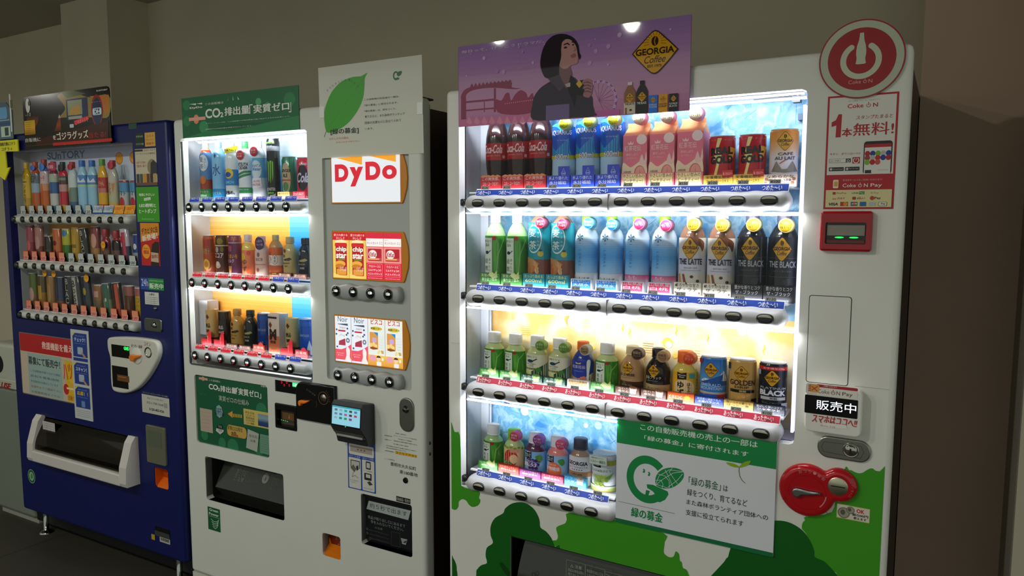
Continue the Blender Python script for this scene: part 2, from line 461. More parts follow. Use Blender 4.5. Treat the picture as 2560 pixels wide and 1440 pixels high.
# dispenser opening at the bottom
zb = A.zoom(1270, 1300, 5.224)
dl = zb(35, 205); dspr = A.at(1960, 1560)
dz = zb(35, 205)[1]
dhole = [(dl[0], .30), (dl[0]+.62, .30), (dl[0]+.62, dz), (dl[0], dz)]
outer = rrect(UL, .09, UR, TOP, .0135, 3)
g = Geo(); g.plate(outer, [hole, dhole], 0, .045, 'e2e2da', 'panel', bev=.012, rim=.035, rimcol='e8e8ea'); door = p3('door', g)
g = shell(UL+.01, UR-.004, .045, .76, .06, 1.80, '15110f'); p3('cabinet', g, label='black steel cabinet body')
g = Geo(); g.box(UL+.03, .03, 0, UR-.03, .70, .07, '111111', 'matte'); p3('plinth', g)
# tree graphics on the door
pr = Print(-.0006, mat='panel')
z = A.zoom(1100, 1100, 2.977); zz = A.zoom(1930, 1080, 4.0); LG, DG = '3f9a1e', '0b5f14'
def bez(pts, n=5):                                  # smooth closed outline through points
    out = []; N = len(pts)
    for i in range(N):
        p0, p1, p2, p3_ = (Vector(pts[(i+k-1) % N]) for k in range(4))
        for j in range(n):
            t = j/n
            out.append(tuple(.5*((2*p1)+(-p0+p2)*t+(2*p0-5*p1+4*p2-p3_)*t*t+(-p0+3*p1-3*p2+p3_)*t**3)))
    return out
def zp(zf, L): return [zf(x, y) for x, y in L]
def half(q, ax, lim, sg):                            # part of a convex outline on one side of a line
    r = []
    for i in range(len(q)):
        a, b = q[i-1], q[i]; d0, d1 = (a[ax]-lim)*sg, (b[ax]-lim)*sg
        if (d0 < 0) != (d1 < 0): t = d0/(d0-d1); r.append((a[0]+(b[0]-a[0])*t, a[1]+(b[1]-a[1])*t))
        if d1 >= 0: r.append(b)
    return r
def leafy(pts, col):                                # film on the door, cut out round the dispenser opening
    pr.lay += 1
    for t in tessellate_polygon([[Vector((x, z_, 0)) for x, z_ in pts]]):
        tri = [pts[i] for i in flipto(pts, t)]; low = half(tri, 1, dz, -1)
        for q in (half(tri, 1, dz, 1), half(low, 0, dl[0], -1) if low else [], half(low, 0, dl[0]+.62, 1) if low else []):
            if len(q) > 2: pr.g.add([pr.mp(*p) for p in q], [tuple(range(len(q)))], col, 'panel')
def cl(P): return [(min(max(x, UL+.013), UR-.012), max(v, .105)) for x, v in P]
# light crown left
leafy(cl(bez([(UL, .99)]+zp(z, [(60, -230), (62, -170), (90, -120), (110, -60), (150, -30), (158, 300), (170, 345), (230, 365), (285, 375), (298, 400), (290, 430), (302, 450), (285, 485), (245, 498), (215, 480), (195, 450), (165, 440), (140, 460), (138, 495), (115, 520), (80, 505), (62, 480)]), 3)), LG)
# light band centre
leafy(cl(bez(zp(z, [(965, 540), (1280, 590), (1660, 690), (1672, 760), (1665, 830), (1680, 855), (1710, 872), (1740, 865), (1755, 828), (1780, 850), (1785, 895), (1800, 910), (1808, 950), (1835, 965), (1850, 1000), (1850, 1060), (1500, 1060), (840, 780), (868, 745), (878, 715), (865, 660), (880, 640), (930, 620), (945, 590)]), 3)), LG)
# dark trees
leafy(cl(bez(zp(z, [(270, 1012), (280, 960), (310, 930), (350, 915), (340, 860), (350, 800), (395, 765), (378, 710), (378, 640), (410, 580), (470, 545), (485, 510), (530, 475), (590, 462), (650, 475), (705, 520), (740, 590), (748, 650), (790, 680), (830, 730), (858, 795), (900, 830), (900, 1400), (270, 1400)]), 3)), DG)
leafy(cl(bez(zp(z, [(62, 850), (100, 880), (122, 930), (125, 970), (130, 1000), (140, 1200), (62, 1200)]), 3)), DG)
leafy(cl(bez(zp(z, [(445, 925), (470, 915), (540, 1010), (500, 1010)]), 3)), '083f10')
# right side: light crown and dark tree
leafy(cl(bez(zp(zz, [(340, 845), (330, 880), (305, 910), (300, 965), (330, 1000), (380, 1090), (420, 1200), (430, 1250), (520, 1300), (600, 1380), (660, 1440), (700, 1700), (1100, 1700), (1130, 1000), (1150, 385), (1080, 392), (1035, 385), (1010, 365), (980, 365), (940, 385), (910, 405), (870, 412), (830, 400), (790, 380), (770, 380), (745, 345), (720, 385), (640, 600), (600, 800)]), 3)), LG)
leafy(cl(bez(zp(zz, [(-250, 940), (-150, 905), (-60, 890), (30, 885), (110, 888), (190, 910), (270, 955), (330, 1010), (390, 1100), (425, 1190), (430, 1250), (520, 1290), (600, 1370), (665, 1450), (700, 1560), (700, 1700), (-700, 1700), (-480, 1300), (-440, 1250), (-420, 1180), (-340, 980)]), 3)), DG)
p3('tree_graphics', pr.g, door, label='green tree and foliage silhouettes')
# inner display case
BW = .125
def wallbox(): 
    g = Geo()
    g.box(hl-.012, .03, hb-.01, hl, BW+.01, ht+.01, 'dfe3ea', 'satin')
    g.box(hr, .03, hm-.01, hr+.012, BW+.01, ht+.01, 'e2e4f0', 'satin')
    g.box(hl, .03, ht, hr, BW+.01, ht+.01, 'eef0f4', 'satin')
    g.box(hl, .03, hb-.012, us+.01, BW+.01, hb, '8d3038', 'satin')
    g.box(us, .03, hm-.012, hr, BW+.01, hm, 'd8d8e8', 'satin')
    return g
p3('case_lining', wallbox(), label='white lining of the lit display case')
g = Geo()
for zz0, zz1 in ((btn_z[2]-.02, btn_z[1]-.02), (btn_z[1]-.02, btn_z[0]-.02), (btn_z[0]-.02, ht), (hb, btn_z[2]-.02)):
    g.box(hl+.001, BW-.014, zz0+.012, hl+.028, BW, zz1-.012, 'd4d9e2', 'satin')
    g.tube([(hl+.034, BW-.012, zz0+.012), (hl+.034, BW-.012, zz1-.012)], .0035, 'bcc4d2')
p3('side_channel', g)
rows = [(btn_z[0]-.02, ht), (btn_z[1]-.02, btn_z[0]-.02), (btn_z[2]-.02, btn_z[1]-.02), (hb, btn_z[2]-.02)]
for i, (z0, z1) in enumerate(rows):
    pr = Print(BW, mat='satin'); ur = hr if i < 3 else us
    pr.R((hl, z0), (ur, z1), 'ffffff', 'warm' if i == 2 else 'ice')
    rnd = random.Random(i+3)
    for _ in range(46 if i != 3 else 22):
        c = (rnd.uniform(hl+.06, ur-.03), rnd.uniform(z0+.04, z1-.03)); r = rnd.uniform(.006, .017)
        if i == 2:
            if _ % 3 == 0: pr.E(c, r, r, rnd.choice(['f4d255', 'efb84a', 'f7e6a0', 'fbf6e0', 'f2c34c']))
            elif _ % 3 == 1:
                for q in range(5): pr.L([(c[0]-r, c[1]-r+q*r*.4), (c[0]+r, c[1]-r+q*r*.4)], .0012, 'e9b24a')
            else:
                pr.P(bez([(c[0], c[1]+r*1.8), (c[0]+r*.7, c[1]+r*.5), (c[0]+r*.2, c[1]-r*.6), (c[0]+r*.5, c[1]-r*1.8), (c[0]-r*.35, c[1]-r*.5), (c[0]+r*.1, c[1]+r*.6)]), rnd.choice(['e8d83a', 'e7a53c', 'f0cf4a']))
        else:
            if _ % 2: pr.P(ell(c[0], c[1], r, r, 6), rnd.choice(['c4e3f4', '8cc8ea', '4f9fda', 'b5dcf0', '3f8bd0']))
            elif _ % 4 == 0: pr.E(c, r, r, rnd.choice(['d0eaf6', 'a8d6ee']))
            else: pr.L([(c[0]-r, c[1]-r*.6), (c[0]+r*.2, c[1]+r*.3), (c[0]+r, c[1]+r*.9)], .0015, '3a84c4')
    if i == 3: pr.R((hl+.075, z1-.05), (hl+.092, z1-.036), '3c5a78')
    p3('back_panel', pr.g, label='warm cream back panel with yellow circles and flames' if i == 2 else 'ice blue back panel')
# led strips: one under the top and one under each button bar
for z_, ur in ((ht-.006, hr-.01), (btn_z[0]-.026, hr-.01), (btn_z[1]-.026, hr-.01), (btn_z[2]-.026, us-.005)):
    g = Geo(); y_ = .006 if z_ > 1.7 else -.010; g.box(hl+.03, y_, z_-.003, ur, y_+.009, z_, 'f2f6ff', 'led'); p3('light_strip', g); case_lamp_or_fill(M3, hl+.03, ur, y_+.004, z_-.005, 2.6*(ur-hl))
g = Geo(); g.box(hr-.014, .03, hm+.02, hr-.008, .05, ht-.03, 'e6e6ff', 'led_soft'); p3('light_strip', g)
# shelves with sloping ledges
for i, bz in enumerate(btn_z):
    ur = hr-.03 if i < 3 else us-.02
    g = Geo(); g.box(hl+.02, .022, bz+.028, ur, BW, bz+.0325, 'f3f5fb', 'satin'); p3('shelf', g); case_lamp_or_fill(M3, hl+.05, ur, .026, bz+.036, 0.42*(ur-hl), 2.5)  # lamp here is added fill, unseen behind the strip, shining up on the goods
# glass in front of the goods
p3('glass_pane', pane(hl, us, hb, ht, .0295)); p3('glass_pane', pane(us, hr, hm, ht, .0295))
# button bars
def sculpt_bar(x0, x1, zc, h, y0, y1, col, k, u, scal=.0018):
    """rounded bar whose top edge swells between the buttons"""
    g = Geo(); N = 60*max(1, int((x1-x0)/.35)); S = 14; vs = []; fs = []
    for i in range(N+1):
        x = x0+(x1-x0)*i/N
        e = min(x-x0, x1-x)/(h*.45); e = math.sqrt(max(0, 1-(1-min(e, 1))**2))*.85+.15 if e < 1 else 1
        b = scal*(math.cos(2*PI*(x-u)/k)) if k else 0
        hh = h/2*e-b
        for j in range(S+1):
            t = -PI/2+PI*j/S
            vs.append((x, y1-(y1-y0)*max(math.cos(t), 0)**.55*(.6+.4*e), zc+hh*math.sin(t)))
    for i in range(N):
        for j in range(S):
            a = i*(S+1)+j; fs.append((a, a+S+1, a+S+2, a+1))
    for e_ in (0, N): fs.append(tuple(e_*(S+1)+j for j in range(S+1))[::1 if e_ == 0 else -1])
    g.add(vs, fs, col, 'satin', True)
    return g
oval0 = None
for i, bz in enumerate(btn_z):
    n = 12 if i < 3 else 6
    x0 = hl+.023; x1 = U3[n-1]+.042 if i < 3 else us-.004
    g = sculpt_bar(x0, x1, bz-.001, .046, -.018, .03, 'b9b9ba', .0708, U3[0])
    if n == 12: g.box((U3[5]+U3[6])/2-.0006, -.0186, bz-.021, (U3[5]+U3[6])/2+.0006, 0, bz+.02, '55565a')
    bar = p3('button_bar', g)
    for k in range(n):
        if oval0 is None:
            g = Geo()
            sup = lambda rx, rz, n_=26: [(rx*math.copysign(abs(math.cos(t))**.72, math.cos(t)), rz*math.copysign(abs(math.sin(t))**.8, math.sin(t))) for t in (2*PI*q/n_ for q in range(n_))]
            g.prism(sup(.0192, .0116), -.0205, -.008, '2a2a28', 'satin', bev=.001)
            g.prism(sup(.0178, .0102), -.0225, -.012, '12130f', 'gloss', bev=.0035)
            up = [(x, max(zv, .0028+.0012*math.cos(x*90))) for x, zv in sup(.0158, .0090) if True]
            g.prism([(x, zv) for x, zv in up], -.0229, -.018, 'c8c4ae', 'satin')  # pale upper face: ceiling reflection painted into the button colour
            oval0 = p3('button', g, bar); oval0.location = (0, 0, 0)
            # re-centre the mesh on its own origin
            for v in oval0.data.vertices: v.co.x += O3[0]
            b_ = oval0
        else:
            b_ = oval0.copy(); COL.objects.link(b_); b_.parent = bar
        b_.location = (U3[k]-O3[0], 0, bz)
    # lever and black bush at the left end
    g = Geo(); g.tube([(hl+.003, .018, bz-.008), (hl+.014, .012, bz-.007), (hl+.028, .008, bz-.004)], .0035, 'c9c9c9')
    g.lathe([(0.0005, -.006), (.009, -.006), (.0105, -.002), (.0105, .008)], hl+.004, .012, bz+.003, '141414', 'satin', 14, axis='y'); p3('bar_hinge', g)
# hot and cold strip with lettering, one mesh per row, and price tags
prices3 = [[130]*9+[100]*3, [130, 130, 100, 100, 100, 100, 120, 120, 130, 130, 120, 120], [100, 100, 120, 120, 120, 100, 120, 100, 120, 100, 100, 100], [100, 100, 120, 120, 120, 100]]
def slanted(y0, z0, tilt):
    return lambda x, y, z: (x, y0+(z-z0)*tilt+(y-y0), z)
for i, bz in enumerate(btn_z):
    n = 12 if i < 3 else 6
    z0, z1 = bz+.0215, bz+.0375
    pr = Print(.010, mat='satin', tf=slanted(.010, z0, .45)); x1 = U3[n-1]+.036
    pr.R((U3[0]-.027, z0-.001), (x1, z1+.003), 'f4f6fa')
    pr.R((U3[0]-.026, z0), (x1-.001, z1), 'b81a3c' if i == 2 else '1c3fa0')
    for k in range(n):
        u = U3[k]-.001
        if i == 2: pr.T('あったか～い', (u-.022, z0+.002), (u+.022, z1-.002), 'fff4f6', .012)
        else: pr.T('つめた～い', (u-.022, z0+.002), (u+.022, z1-.002), 'f4f8ff', .02)
    pr.g.box(U3[0]-.026, .013, z0-.0015, x1, .016, z0, 'e8eaf2')
    p3('temperature_strip', pr.g, label='red strip reading hot' if i == 2 else 'blue strip reading cold')
    for k in range(n):
        pr = Print(.0085, mat='satin', tf=slanted(.0085, z1, .3)); u = U3[k]+.006
        pr.R((u-.0125, z1+.001), (u+.0125, z1+.0105), '7e8078'); pr.T('¥%d' % prices3[i][k], (u-.0105, z1+.0025), (u+.0105, z1+.009), '0c0c0c', .02)
        p3('price_tag', pr.g)
# cable and bracket inside the top right corner
z = A.zoom(1540, 210, 4.363, .06)
def q3(zf, x, y, w): u, v = zf(x, y); return (u, w, v)
g = Geo(); g.tube([q3(z, 1502, 178, .06), q3(z, 1970, 128, .06)], .0022, '15151a')
g.tube([q3(z, 2065, 50, .06), q3(z, 2025, 70, .06), q3(z, 2005, 105, .06), q3(z, 2000, 140, .06)], .0022, '15151a')
a_, b_ = z(1928, 205), z(2018, 130); g.box(a_[0], .05, a_[1], b_[0], .075, b_[1], '17171c')
a_, b_ = z(1950, 420), z(1958, 215); g.box(a_[0], .07, a_[1], b_[0], .073, b_[1], '4b5a80')
p3('lamp_cable', g)
z = A.zoom(1540, 210, 4.363, .11)
g = Geo(); a_, b_ = z(1985, 395), z(2035, 320); g.box(a_[0], .108, a_[1], b_[0], .124, b_[1], '3d5674'); p3('clip', g)
# front of the product chute
g = Geo(); zc = dz
x0, x1 = dl[0]+.004, dl[0]+.616
g.box(dl[0], .03, .30, dl[0]+.62, .2, .305, '0c0c0c'); g.box(dl[0]-.001, .0012, .3, dl[0]+.004, .2, dz, '060606'); g.box(dl[0], .0012, dz-.003, dl[0]+.62, .04, dz, '0a0a0a'); g.box(dl[0]+.608, .03, .3, dl[0]+.62, .2, dz, '060606')
g.box(dl[0], .19, .3, dl[0]+.62, .2, dz, '060606')
p3('chute_recess', g)
pts = [(-.002+.05*(1-math.cos(t)), dz-.006-.16*t/1.4) for t in [0]]
vs = []; fs = []; N = 12
for j in range(N+1):
    t = j/N; zq = dz-.004-.23*t; yq = .040-.045*math.sin(min(t*1.5, 1)*PI/2)
    vs += [(x0+.026-.016*t, yq, zq), (x1-.01, yq, zq)]
for j in range(N): fs.append((2*j+2, 2*j+3, 2*j+1, 2*j))
g = Geo(); g.add(vs, fs, '33352f', 'gloss', True); flap = p3('flap', g, label='dark grey dispenser flap')
zq = A.zoom(1270, 1300, 5.224, .0)
pr = Print(-.006, mat='satin')
def frm(a, b, w=.0008, col='8f938c'): pr.L([a, (b[0], a[1]), b, (a[0], b[1])], w, col, closed=True)
a = zq(775, 505); b = (zq(1020, 560)[0], a[1]-.13); frm(a, b)
a2 = (b[0]+.001, a[1]); b2 = (zq(1275, 600)[0], b[1]); frm(a2, b2)
a3 = (b2[0]+.001, a[1]-.004); b3 = (zq(1500, 700)[0], b[1]); frm(a3, b3)
pr.T('△ 注意', (a[0]+.012, a[1]-.018), (b[0]-.01, a[1]-.008), 'a8aca4')
for r_ in range(5):
    pr.T(['商品は2本目以降も', '取り出しながら', '続けてお買い求め', 'ください。手を', '入れないで下さい'][r_], (a[0]+.006, a[1]-.031-.012*r_), (b[0]-.004, a[1]-.022-.012*r_), '9b9f97')
    pr.T(['商品取り出し口は', '上まで押し開けて', 'お取り出し下さい', 'フタは静かに閉め', 'てください'][r_], (a2[0]+.004, a[1]-.02-.012*r_), (b2[0]-.004, a[1]-.011-.012*r_), '9b9f97')
pr.L([zq(1290, 690), (b3[0]-.004, zq(1290, 690)[1]-.01), (b3[0]-.02, zq(1290, 690)[1]-.04)], .0012, '9b9f97')
pr.ring((zq(350, 700)), .006, .0045, '1c1e1a')
p3('instructions', pr.g, flap)
# white service panel seams and access hatch
z = A.zoom(2000, 720, 3.272)
g = Geo(); a, b = z(100, 745), z(440, 60)
g.prism(rrect(z(78, 0)[0], z(0, 748)[1]-.004, z(430, 0)[0], z(105, 57)[1], .006), -.0006, .004, '30302c', 'matte')
g.prism(rrect(z(78, 0)[0]+.0015, z(0, 748)[1]-.0025, z(430, 0)[0]-.0015, z(105, 57)[1]-.0015, .005), -.0012, .004, 'e0e0d8', 'panel')
p3('access_hatch', g)
g = Geo(); sz = z(430, 800)[1]; g.box(z(450, 800)[0], -.0004, sz-.0004, UR-.012, .001, sz+.0004, '9a9c94'); g.box(UL+.013, -.0004, sz-.0004, hl, .001, sz+.0004, 'b0b2aa'); p3('seam', g, door)
# phone payment unit with lit display
px0, px1 = z(60, 900)[0], z(520, 900)[0]
g = Geo(); zt_, zb_ = z(85, 782)[1], z(300, 1160)[1]-.004
g.prism(rrect(px0, zb_, px1, zt_, .012), -.028, .002, 'e6e4dc', 'satin', bev=.003)
rd = p3('phone_payment_unit', g)
z = A.zoom(2000, 720, 3.272, -.028)
pr = Print(-.0283)
a, b = z(78, 1025), z(515, 920)
za, zb2 = z(78, 1022)[1], z(80, 873)[1]; xa, xb = z(78, 0)[0]+.001, z(516, 0)[0]
pr.RR((xa, zb2+.001), (xb, z(110, 782)[1]), .006, 'd9d6cc'); pr.RR((z(170, 0)[0], z(170, 812)[1]), (xb, z(110, 782)[1]), .004, 'b0202c')
pr.R((z(175, 0)[0], zb2+.001), (xb-.001, z(175, 815)[1]), 'e6e3d8')
pr.T('ご利用いただけます!', z(190, 808), (z(340, 0)[0], z(190, 792)[1]), 'f4ecd8')
def cokeon(pr, x0, z0, x1, z1, col, bold=0.0, tail=''):
    """the wordmark: Coke, a power ring for the O, N"""
    n = 6.0+(2.9 if tail else 0); w = (x1-x0); k = w/n; h = z1-z0
    pr.T('Coke', (x0, z0), (x0+k*3.05, z0+h*.86), col, bold)
    c = (x0+k*4.0, z0+h*.38); r = h*.40
    pr.ring(c, r, r*.74, col, 24, 125, 415, sx=min(1, k*.62/r)); pr.R((c[0]-h*.06, c[1]), (c[0]+h*.06, z0+h*1.02), col)
    pr.T('N', (x0+k*4.85, z0), (x0+k*5.75, z0+h*.8), col, bold)
    if tail: pr.T(tail, (x0+k*6.35, z0-h*.2), (x1, z0+h*.8), col, bold)
cokeon(pr, z(180, 0)[0], z(180, 862)[1], z(472, 0)[0], z(180, 822)[1]-.0005, '5a2a2a', tail='Pay')
cx_, cz_ = z(122, 822); pr.RR((cx_-.011, cz_-.008), (cx_+.009, cz_+.009), .003, 'd9a04a'); pr.L([(cx_-.006, cz_-.004), (cx_+.005, cz_+.005)], .002, 'c0402c'); pr.L([(cx_-.006, cz_+.004), (cx_+.005, cz_-.005)], .002, 'c0402c')
for q in range(4): pr.L([(cx_-.013, cz_-.006+q*.004), (cx_-.009, cz_-.005+q*.004)], .002, 'b03028')
pr.RR((xa-.001, za), (xb+.001, zb2), .002, '07080c', 'gloss')
pr.T('販売中', z(132, 990), z(462, 950), 'e8eeff', .0, m='glow')
pr.T('スマホはココへ!!', z(98, 1092), z(468, 1078), 'c01c28', .03, shear=.2)
pr.P(zp(z, [(180, 1140), (195, 1100), (375, 1118), (390, 1152)]), 'ecebe4')
cokeon(pr, z(218, 0)[0], z(218, 1136)[1], z(342, 0)[0], z(218, 1120)[1], 'b86a60')
p3('unit_front', pr.g, rd)
# lock handle
z = A.zoom(1930, 1080, 4.0)
a, b = z(470, 250), z(985, 110)
zc_ = (z(470, 120)[1]+z(985, 190)[1])/2-.003; hh = .0245
g = Geo(); g.prism(rrect(z(462, 0)[0], zc_-hh, z(1000, 0)[0], zc_+hh, .0225, 8), -.006, .002, '97998e', 'metal', bev=.003)
lk = p3('lock_plate', g)
pr = Print(-.0062, mat='metal'); zl = A.zoom(1930, 1080, 4.0)
pr.L([(zl(510, 0)[0]+.004, zc_+.011), (zl(900, 0)[0], zc_+.013), (zl(930, 0)[0], zc_), (zl(900, 0)[0], zc_-.015), (zl(510, 0)[0]+.004, zc_-.011), (zl(505, 0)[0], zc_)], .0006, '2c2e28', closed=True)
p3('lever_outline', pr.g, lk)
cx_ = zl(800, 0)[0]
g = Geo(); g.lathe([(.0165, -.0065), (.0165, -.009), (.0145, -.0095), (.0125, -.007), (.0115, -.012), (.010, -.0135), (.0005, -.0135)][::-1], cx_, 0, zc_+.001, 'a8a8a0', 'chrome', 28, axis='y')
g.box(cx_-.0018, -.0145, zc_-.006, cx_+.0018, -.0134, zc_+.006, '101010'); p3('lock_cylinder', g, lk)
# red money unit: two joined discs
c1 = zl(335, 570); c2 = zl(735, 530)
r1 = .0605; r2 = .038
pts = []
c1 = (zl(90, 0)[0]+r1+.001, c1[1]); c2 = (zl(888, 0)[0]-r2, c2[1]-.001)
def blob(k1, k2, nn=40):
    d = math.hypot(c2[0]-c1[0], c2[1]-c1[1]); th = math.degrees(math.atan2(c2[1]-c1[1], c2[0]-c1[0]))
    g1 = math.degrees(math.acos(min(1, (d*d+r1*r1-r2*r2)/(2*d*r1))))+4; g2 = math.degrees(math.acos(max(-1, min(1, (d*d+r2*r2-r1*r1)/(2*d*r2)))))+6
    return ell(c1[0], c1[1], r1, r1, nn, th+g1, th+360-g1)+ell(c2[0], c2[1], r2, r2, nn//2+4, th-180+g2, th+180-g2)
g = Geo(); g.prism(blob(1, 1), -.016, .002, 'b3121c', 'gloss', bev=.012, bseg=5)
mu = p3('coin_unit', g, label='glossy red coin unit with a return lever and a coin slot')
g = Geo(); g.lathe([(.0395, -.0165), (.037, -.013), (.033, -.0115), (.0005, -.0110)][::-1], c1[0]+.002, 0, c1[1]-.002, '8f0d16', 'gloss', 40, axis='y')
p3('lever_recess', g, mu)
g = Geo(); L0 = (c1[0]-.018, c1[1]-.004)
g.prism(bez([(L0[0]-.011, L0[1]+.002), (L0[0]-.007, L0[1]-.009), (L0[0]+.004, L0[1]-.010), (L0[0]+.010, L0[1]-.004), (L0[0]+.026, L0[1]-.001), (L0[0]+.050, L0[1]+.008), (L0[0]+.026, L0[1]+.008), (L0[0]+.006, L0[1]+.0095), (L0[0]-.006, L0[1]+.009)]), -.026, -.011, '8d9290', 'metal', bev=.003)
p3('return_lever', g, mu)
g = Geo(); g.lathe([(.0205, -.0165), (.019, -.0175), (.0005, -.0175)][::-1], c2[0]-.001, 0, c2[1], 'b9b79c', 'metal', 32, axis='y')
g.box(c2[0]-.015, -.0183, c2[1]-.0012, c2[0]+.014, -.0174, c2[1]+.0012, '101010'); p3('coin_slot', g, mu)
pr = Print(-.0168)
for i, ch in enumerate('おつり・返却'):
    t = math.radians(112-12.5*i); r_ = .0475; pr.T(ch, (c1[0]+.004+r_*math.cos(t)-.0036, c1[1]+r_*math.sin(t)-.0036), (c1[0]+.004+r_*math.cos(t)+.0036, c1[1]+r_*math.sin(t)+.0036), 'd98a8a', rot=t-PI/2, keep=True)
pr.ring(c1, .0435, .041, 'd08080', 20, -45, -5)
for i, ch in enumerate('コイン投入口'):
    t = math.radians(30-13*i); r_ = .029; pr.T(ch, (c2[0]+r_*math.cos(t)-.0024, c2[1]+r_*math.sin(t)-.0024), (c2[0]+r_*math.cos(t)+.0024, c2[1]+r_*math.sin(t)+.0024), 'c86a6a', rot=t-PI/2, keep=True)
pr.ring((c1[0]-.045, c1[1]-.028), .005, .004, '5a0a10', 16, 0, 180); pr.ring((c1[0]+.042, c1[1]-.042), .005, .004, '5a0a10', 16, 0, 180)
p3('marking', pr.g, mu)
# small OK sticker for new coins
z = zl; pr = Print(-.0014)
c = [z(685, 722), z(1025, 772), z(1018, 918), z(682, 862)]
zt_, zb_ = z(685, 722)[1], z(682, 862)[1]; x0, x1 = z(683, 0)[0], z(1022, 0)[0]
zt_ = (z(690, 724)[1]+z(1020, 772)[1])/2; zb_ = (z(685, 862)[1]+z(1018, 918)[1])/2
pr.R((x0, zb_), (x1, zt_), 'c9b03a'); pr.R((x0+.001, zb_+.001), (x1-.001, zt_-.001), 'd8d4c4')
w_ = x1-x0; h_ = zt_-zb_
for cx_, cz_, r_ in ((x0+w_*.22, zb_+h_*.42, .0125), (x0+w_*.42, zb_+h_*.68, .0085)): pr.E((cx_, cz_), r_, r_, '6f6c58'); pr.E((cx_, cz_), r_*.82, r_*.82, '9d9a84'); pr.E((cx_-.002, cz_+.001), r_*.4, r_*.5, '5b584a')
pr.T('OK', (x0+w_*.6, zb_+h_*.58), (x0+w_*.84, zb_+h_*.86), 'c01c20', .03)
pr.T('新500円', (x0+w_*.48, zb_+h_*.33), (x0+w_*.95, zb_+h_*.52), '1a1a18', .03); pr.T('使えます', (x0+w_*.52, zb_+h_*.1), (x0+w_*.9, zb_+h_*.28), '1a1a18', .03)
p3('coin_sticker', pr.g)
# bill slot
z = A.zoom(2030, 220, 3.35)
g = Geo(); x0, x1 = z(75, 1200)[0], z(508, 1200)[0]; zt_, zb_ = z(90, 1032)[1], z(70, 1362)[1]
g.plate(rrect(x0, zb_, x1, zt_, .006), [rrect(x0+.011, zb_+.016, x1-.011, zt_-.024, .003)], -.018, .002, 'a30f1c', 'gloss', bev=.005, rim=.012)
g.box(x0+.011, -.004, zb_+.016, x1-.011, -.002, zt_-.024, '1a1210', 'gloss'); bs = p3('bill_unit', g, label='red framed bill slot with green lights')
g = Geo(); g.box(x0+.014, -.012, zb_+.034, x1-.014, -.003, zt_-.03, '8b867c', 'satin'); g.box(x0+.014, -.013, zb_+.018, x1-.014, -.004, zb_+.024, '6a1018', 'gloss')
p3('bill_tray', g, bs)
g = Geo()
for q in (.38, .66):
    xx = x0+(x1-x0)*q; g.prism(ell(xx, zb_+.030, .009, .0016), -.0135, -.012, '22ff66', 'glow')
p3('guide_light', g, bs)
# app poster above the bill slot
z = A.zoom(2030, 220, 3.35, -.001); pr = Print(-.0008)
x0, x1 = z(120, 500)[0]-.004, z(705, 500)[0]; zt_ = z(145, 72)[1]; zb_ = z(92, 1015)[1]
x0 = (z(137, 72)[0]+z(92, 1012)[0])/2; x1 = (z(732, 38)[0]+z(680, 1015)[0])/2
RD = 'b0121e'; W_ = x1-x0
pr.R((x0, zb_), (x1, zt_), RD); b_ = .004; zw = z(120, 730)[1]
pr.R((x0+b_, zw), (x1-b_, zt_-b_), 'dedcd2')
X = lambda f: x0+W_*f
pr.T('ボトル専用 コカ・コーラ公式アプリ', (X(.30), z(300, 118)[1]), (X(.74), z(300, 106)[1]), '4a4a42')
cokeon(pr, X(.29), z(296, 172)[1], X(.735), z(296, 130)[1], RD, .02)
y0, y1 = z(210, 414)[1], z(210, 222)[1]; pr.P([(X(.135), y0), (X(.21), y0), (X(.215), y1), (X(.165), y1), (X(.13), y1-.012), (X(.07), y1-.016), (X(.07), y1-.026), (X(.14), y1-.023)], RD)
pr.T('スタンプたまると', (X(.42), z(370, 264)[1]), (X(.93), z(370, 232)[1]), RD, .02, shear=.1)
pr.T('本', (X(.225), z(265, 408)[1]), (X(.37), z(265, 338)[1]), RD, .05)
pr.T('無料!', (X(.385), z(365, 402)[1]), (X(.95), z(365, 296)[1]), RD, .014)
pr.T('今すぐ、ダウンロード!!', (X(.06), z(155, 566)[1]), (X(.50), z(155, 546)[1]), RD, .01)
pr.R((X(.06), z(150, 628)[1]), (X(.37), z(150, 596)[1]), '2a2a28'); pr.R((X(.065), z(150, 626)[1]), (X(.30), z(150, 598)[1]), 'e4e2d8'); pr.T('コークオン', (X(.08), z(150, 620)[1]), (X(.23), z(150, 604)[1]), '2a2a28', .03)
pr.ring((X(.335), z(310, 610)[1]), .0028, .0018, 'e8e8e0', 16); pr.R((X(.395), z(350, 632)[1]), (X(.50), z(350, 580)[1]), RD); pr.ring((X(.447), z(350, 607)[1]), .006, .0045, 'f0dcd8', 20, 120, 420); pr.R((X(.443), z(350, 607)[1]), (X(.451), z(350, 588)[1]), 'f0dcd8')
for q0, q1 in ((.06, .275), (.295, .50)): pr.RR((X(q0), z(150, 697)[1]), (X(q1), z(150, 666)[1]), .001, '1d1d1b'); pr.T('Download' if q0 < .1 else 'Get the App', (X(q0+.055), z(150, 688)[1]), (X(q1-.015), z(150, 675)[1]), 'b8b8b0'); pr.E((X(q0+.03), z(150, 682)[1]), .0024, .0026, 'c8c8c0')
ph0, ph1 = X(.55), X(.945); pr.RR((ph0, zw), (ph1, z(560, 443)[1]), .006, '1a1816'); pr.R((ph0+.002, z(450, 500)[1]), (ph1-.002, z(450, 472)[1]), RD); pr.R((ph0+.002, zw), (ph1-.002, z(450, 500)[1]), 'e2e0d8')
cc = [['b01820', '1c3a90', '6fae1c', 'b8b8b0', '1c3a90'], ['a03030', 'b4b8ac', 'c01820', '1c3a90', 'b01820'], ['7ab02c', 'b8141e', 'c84c40']]
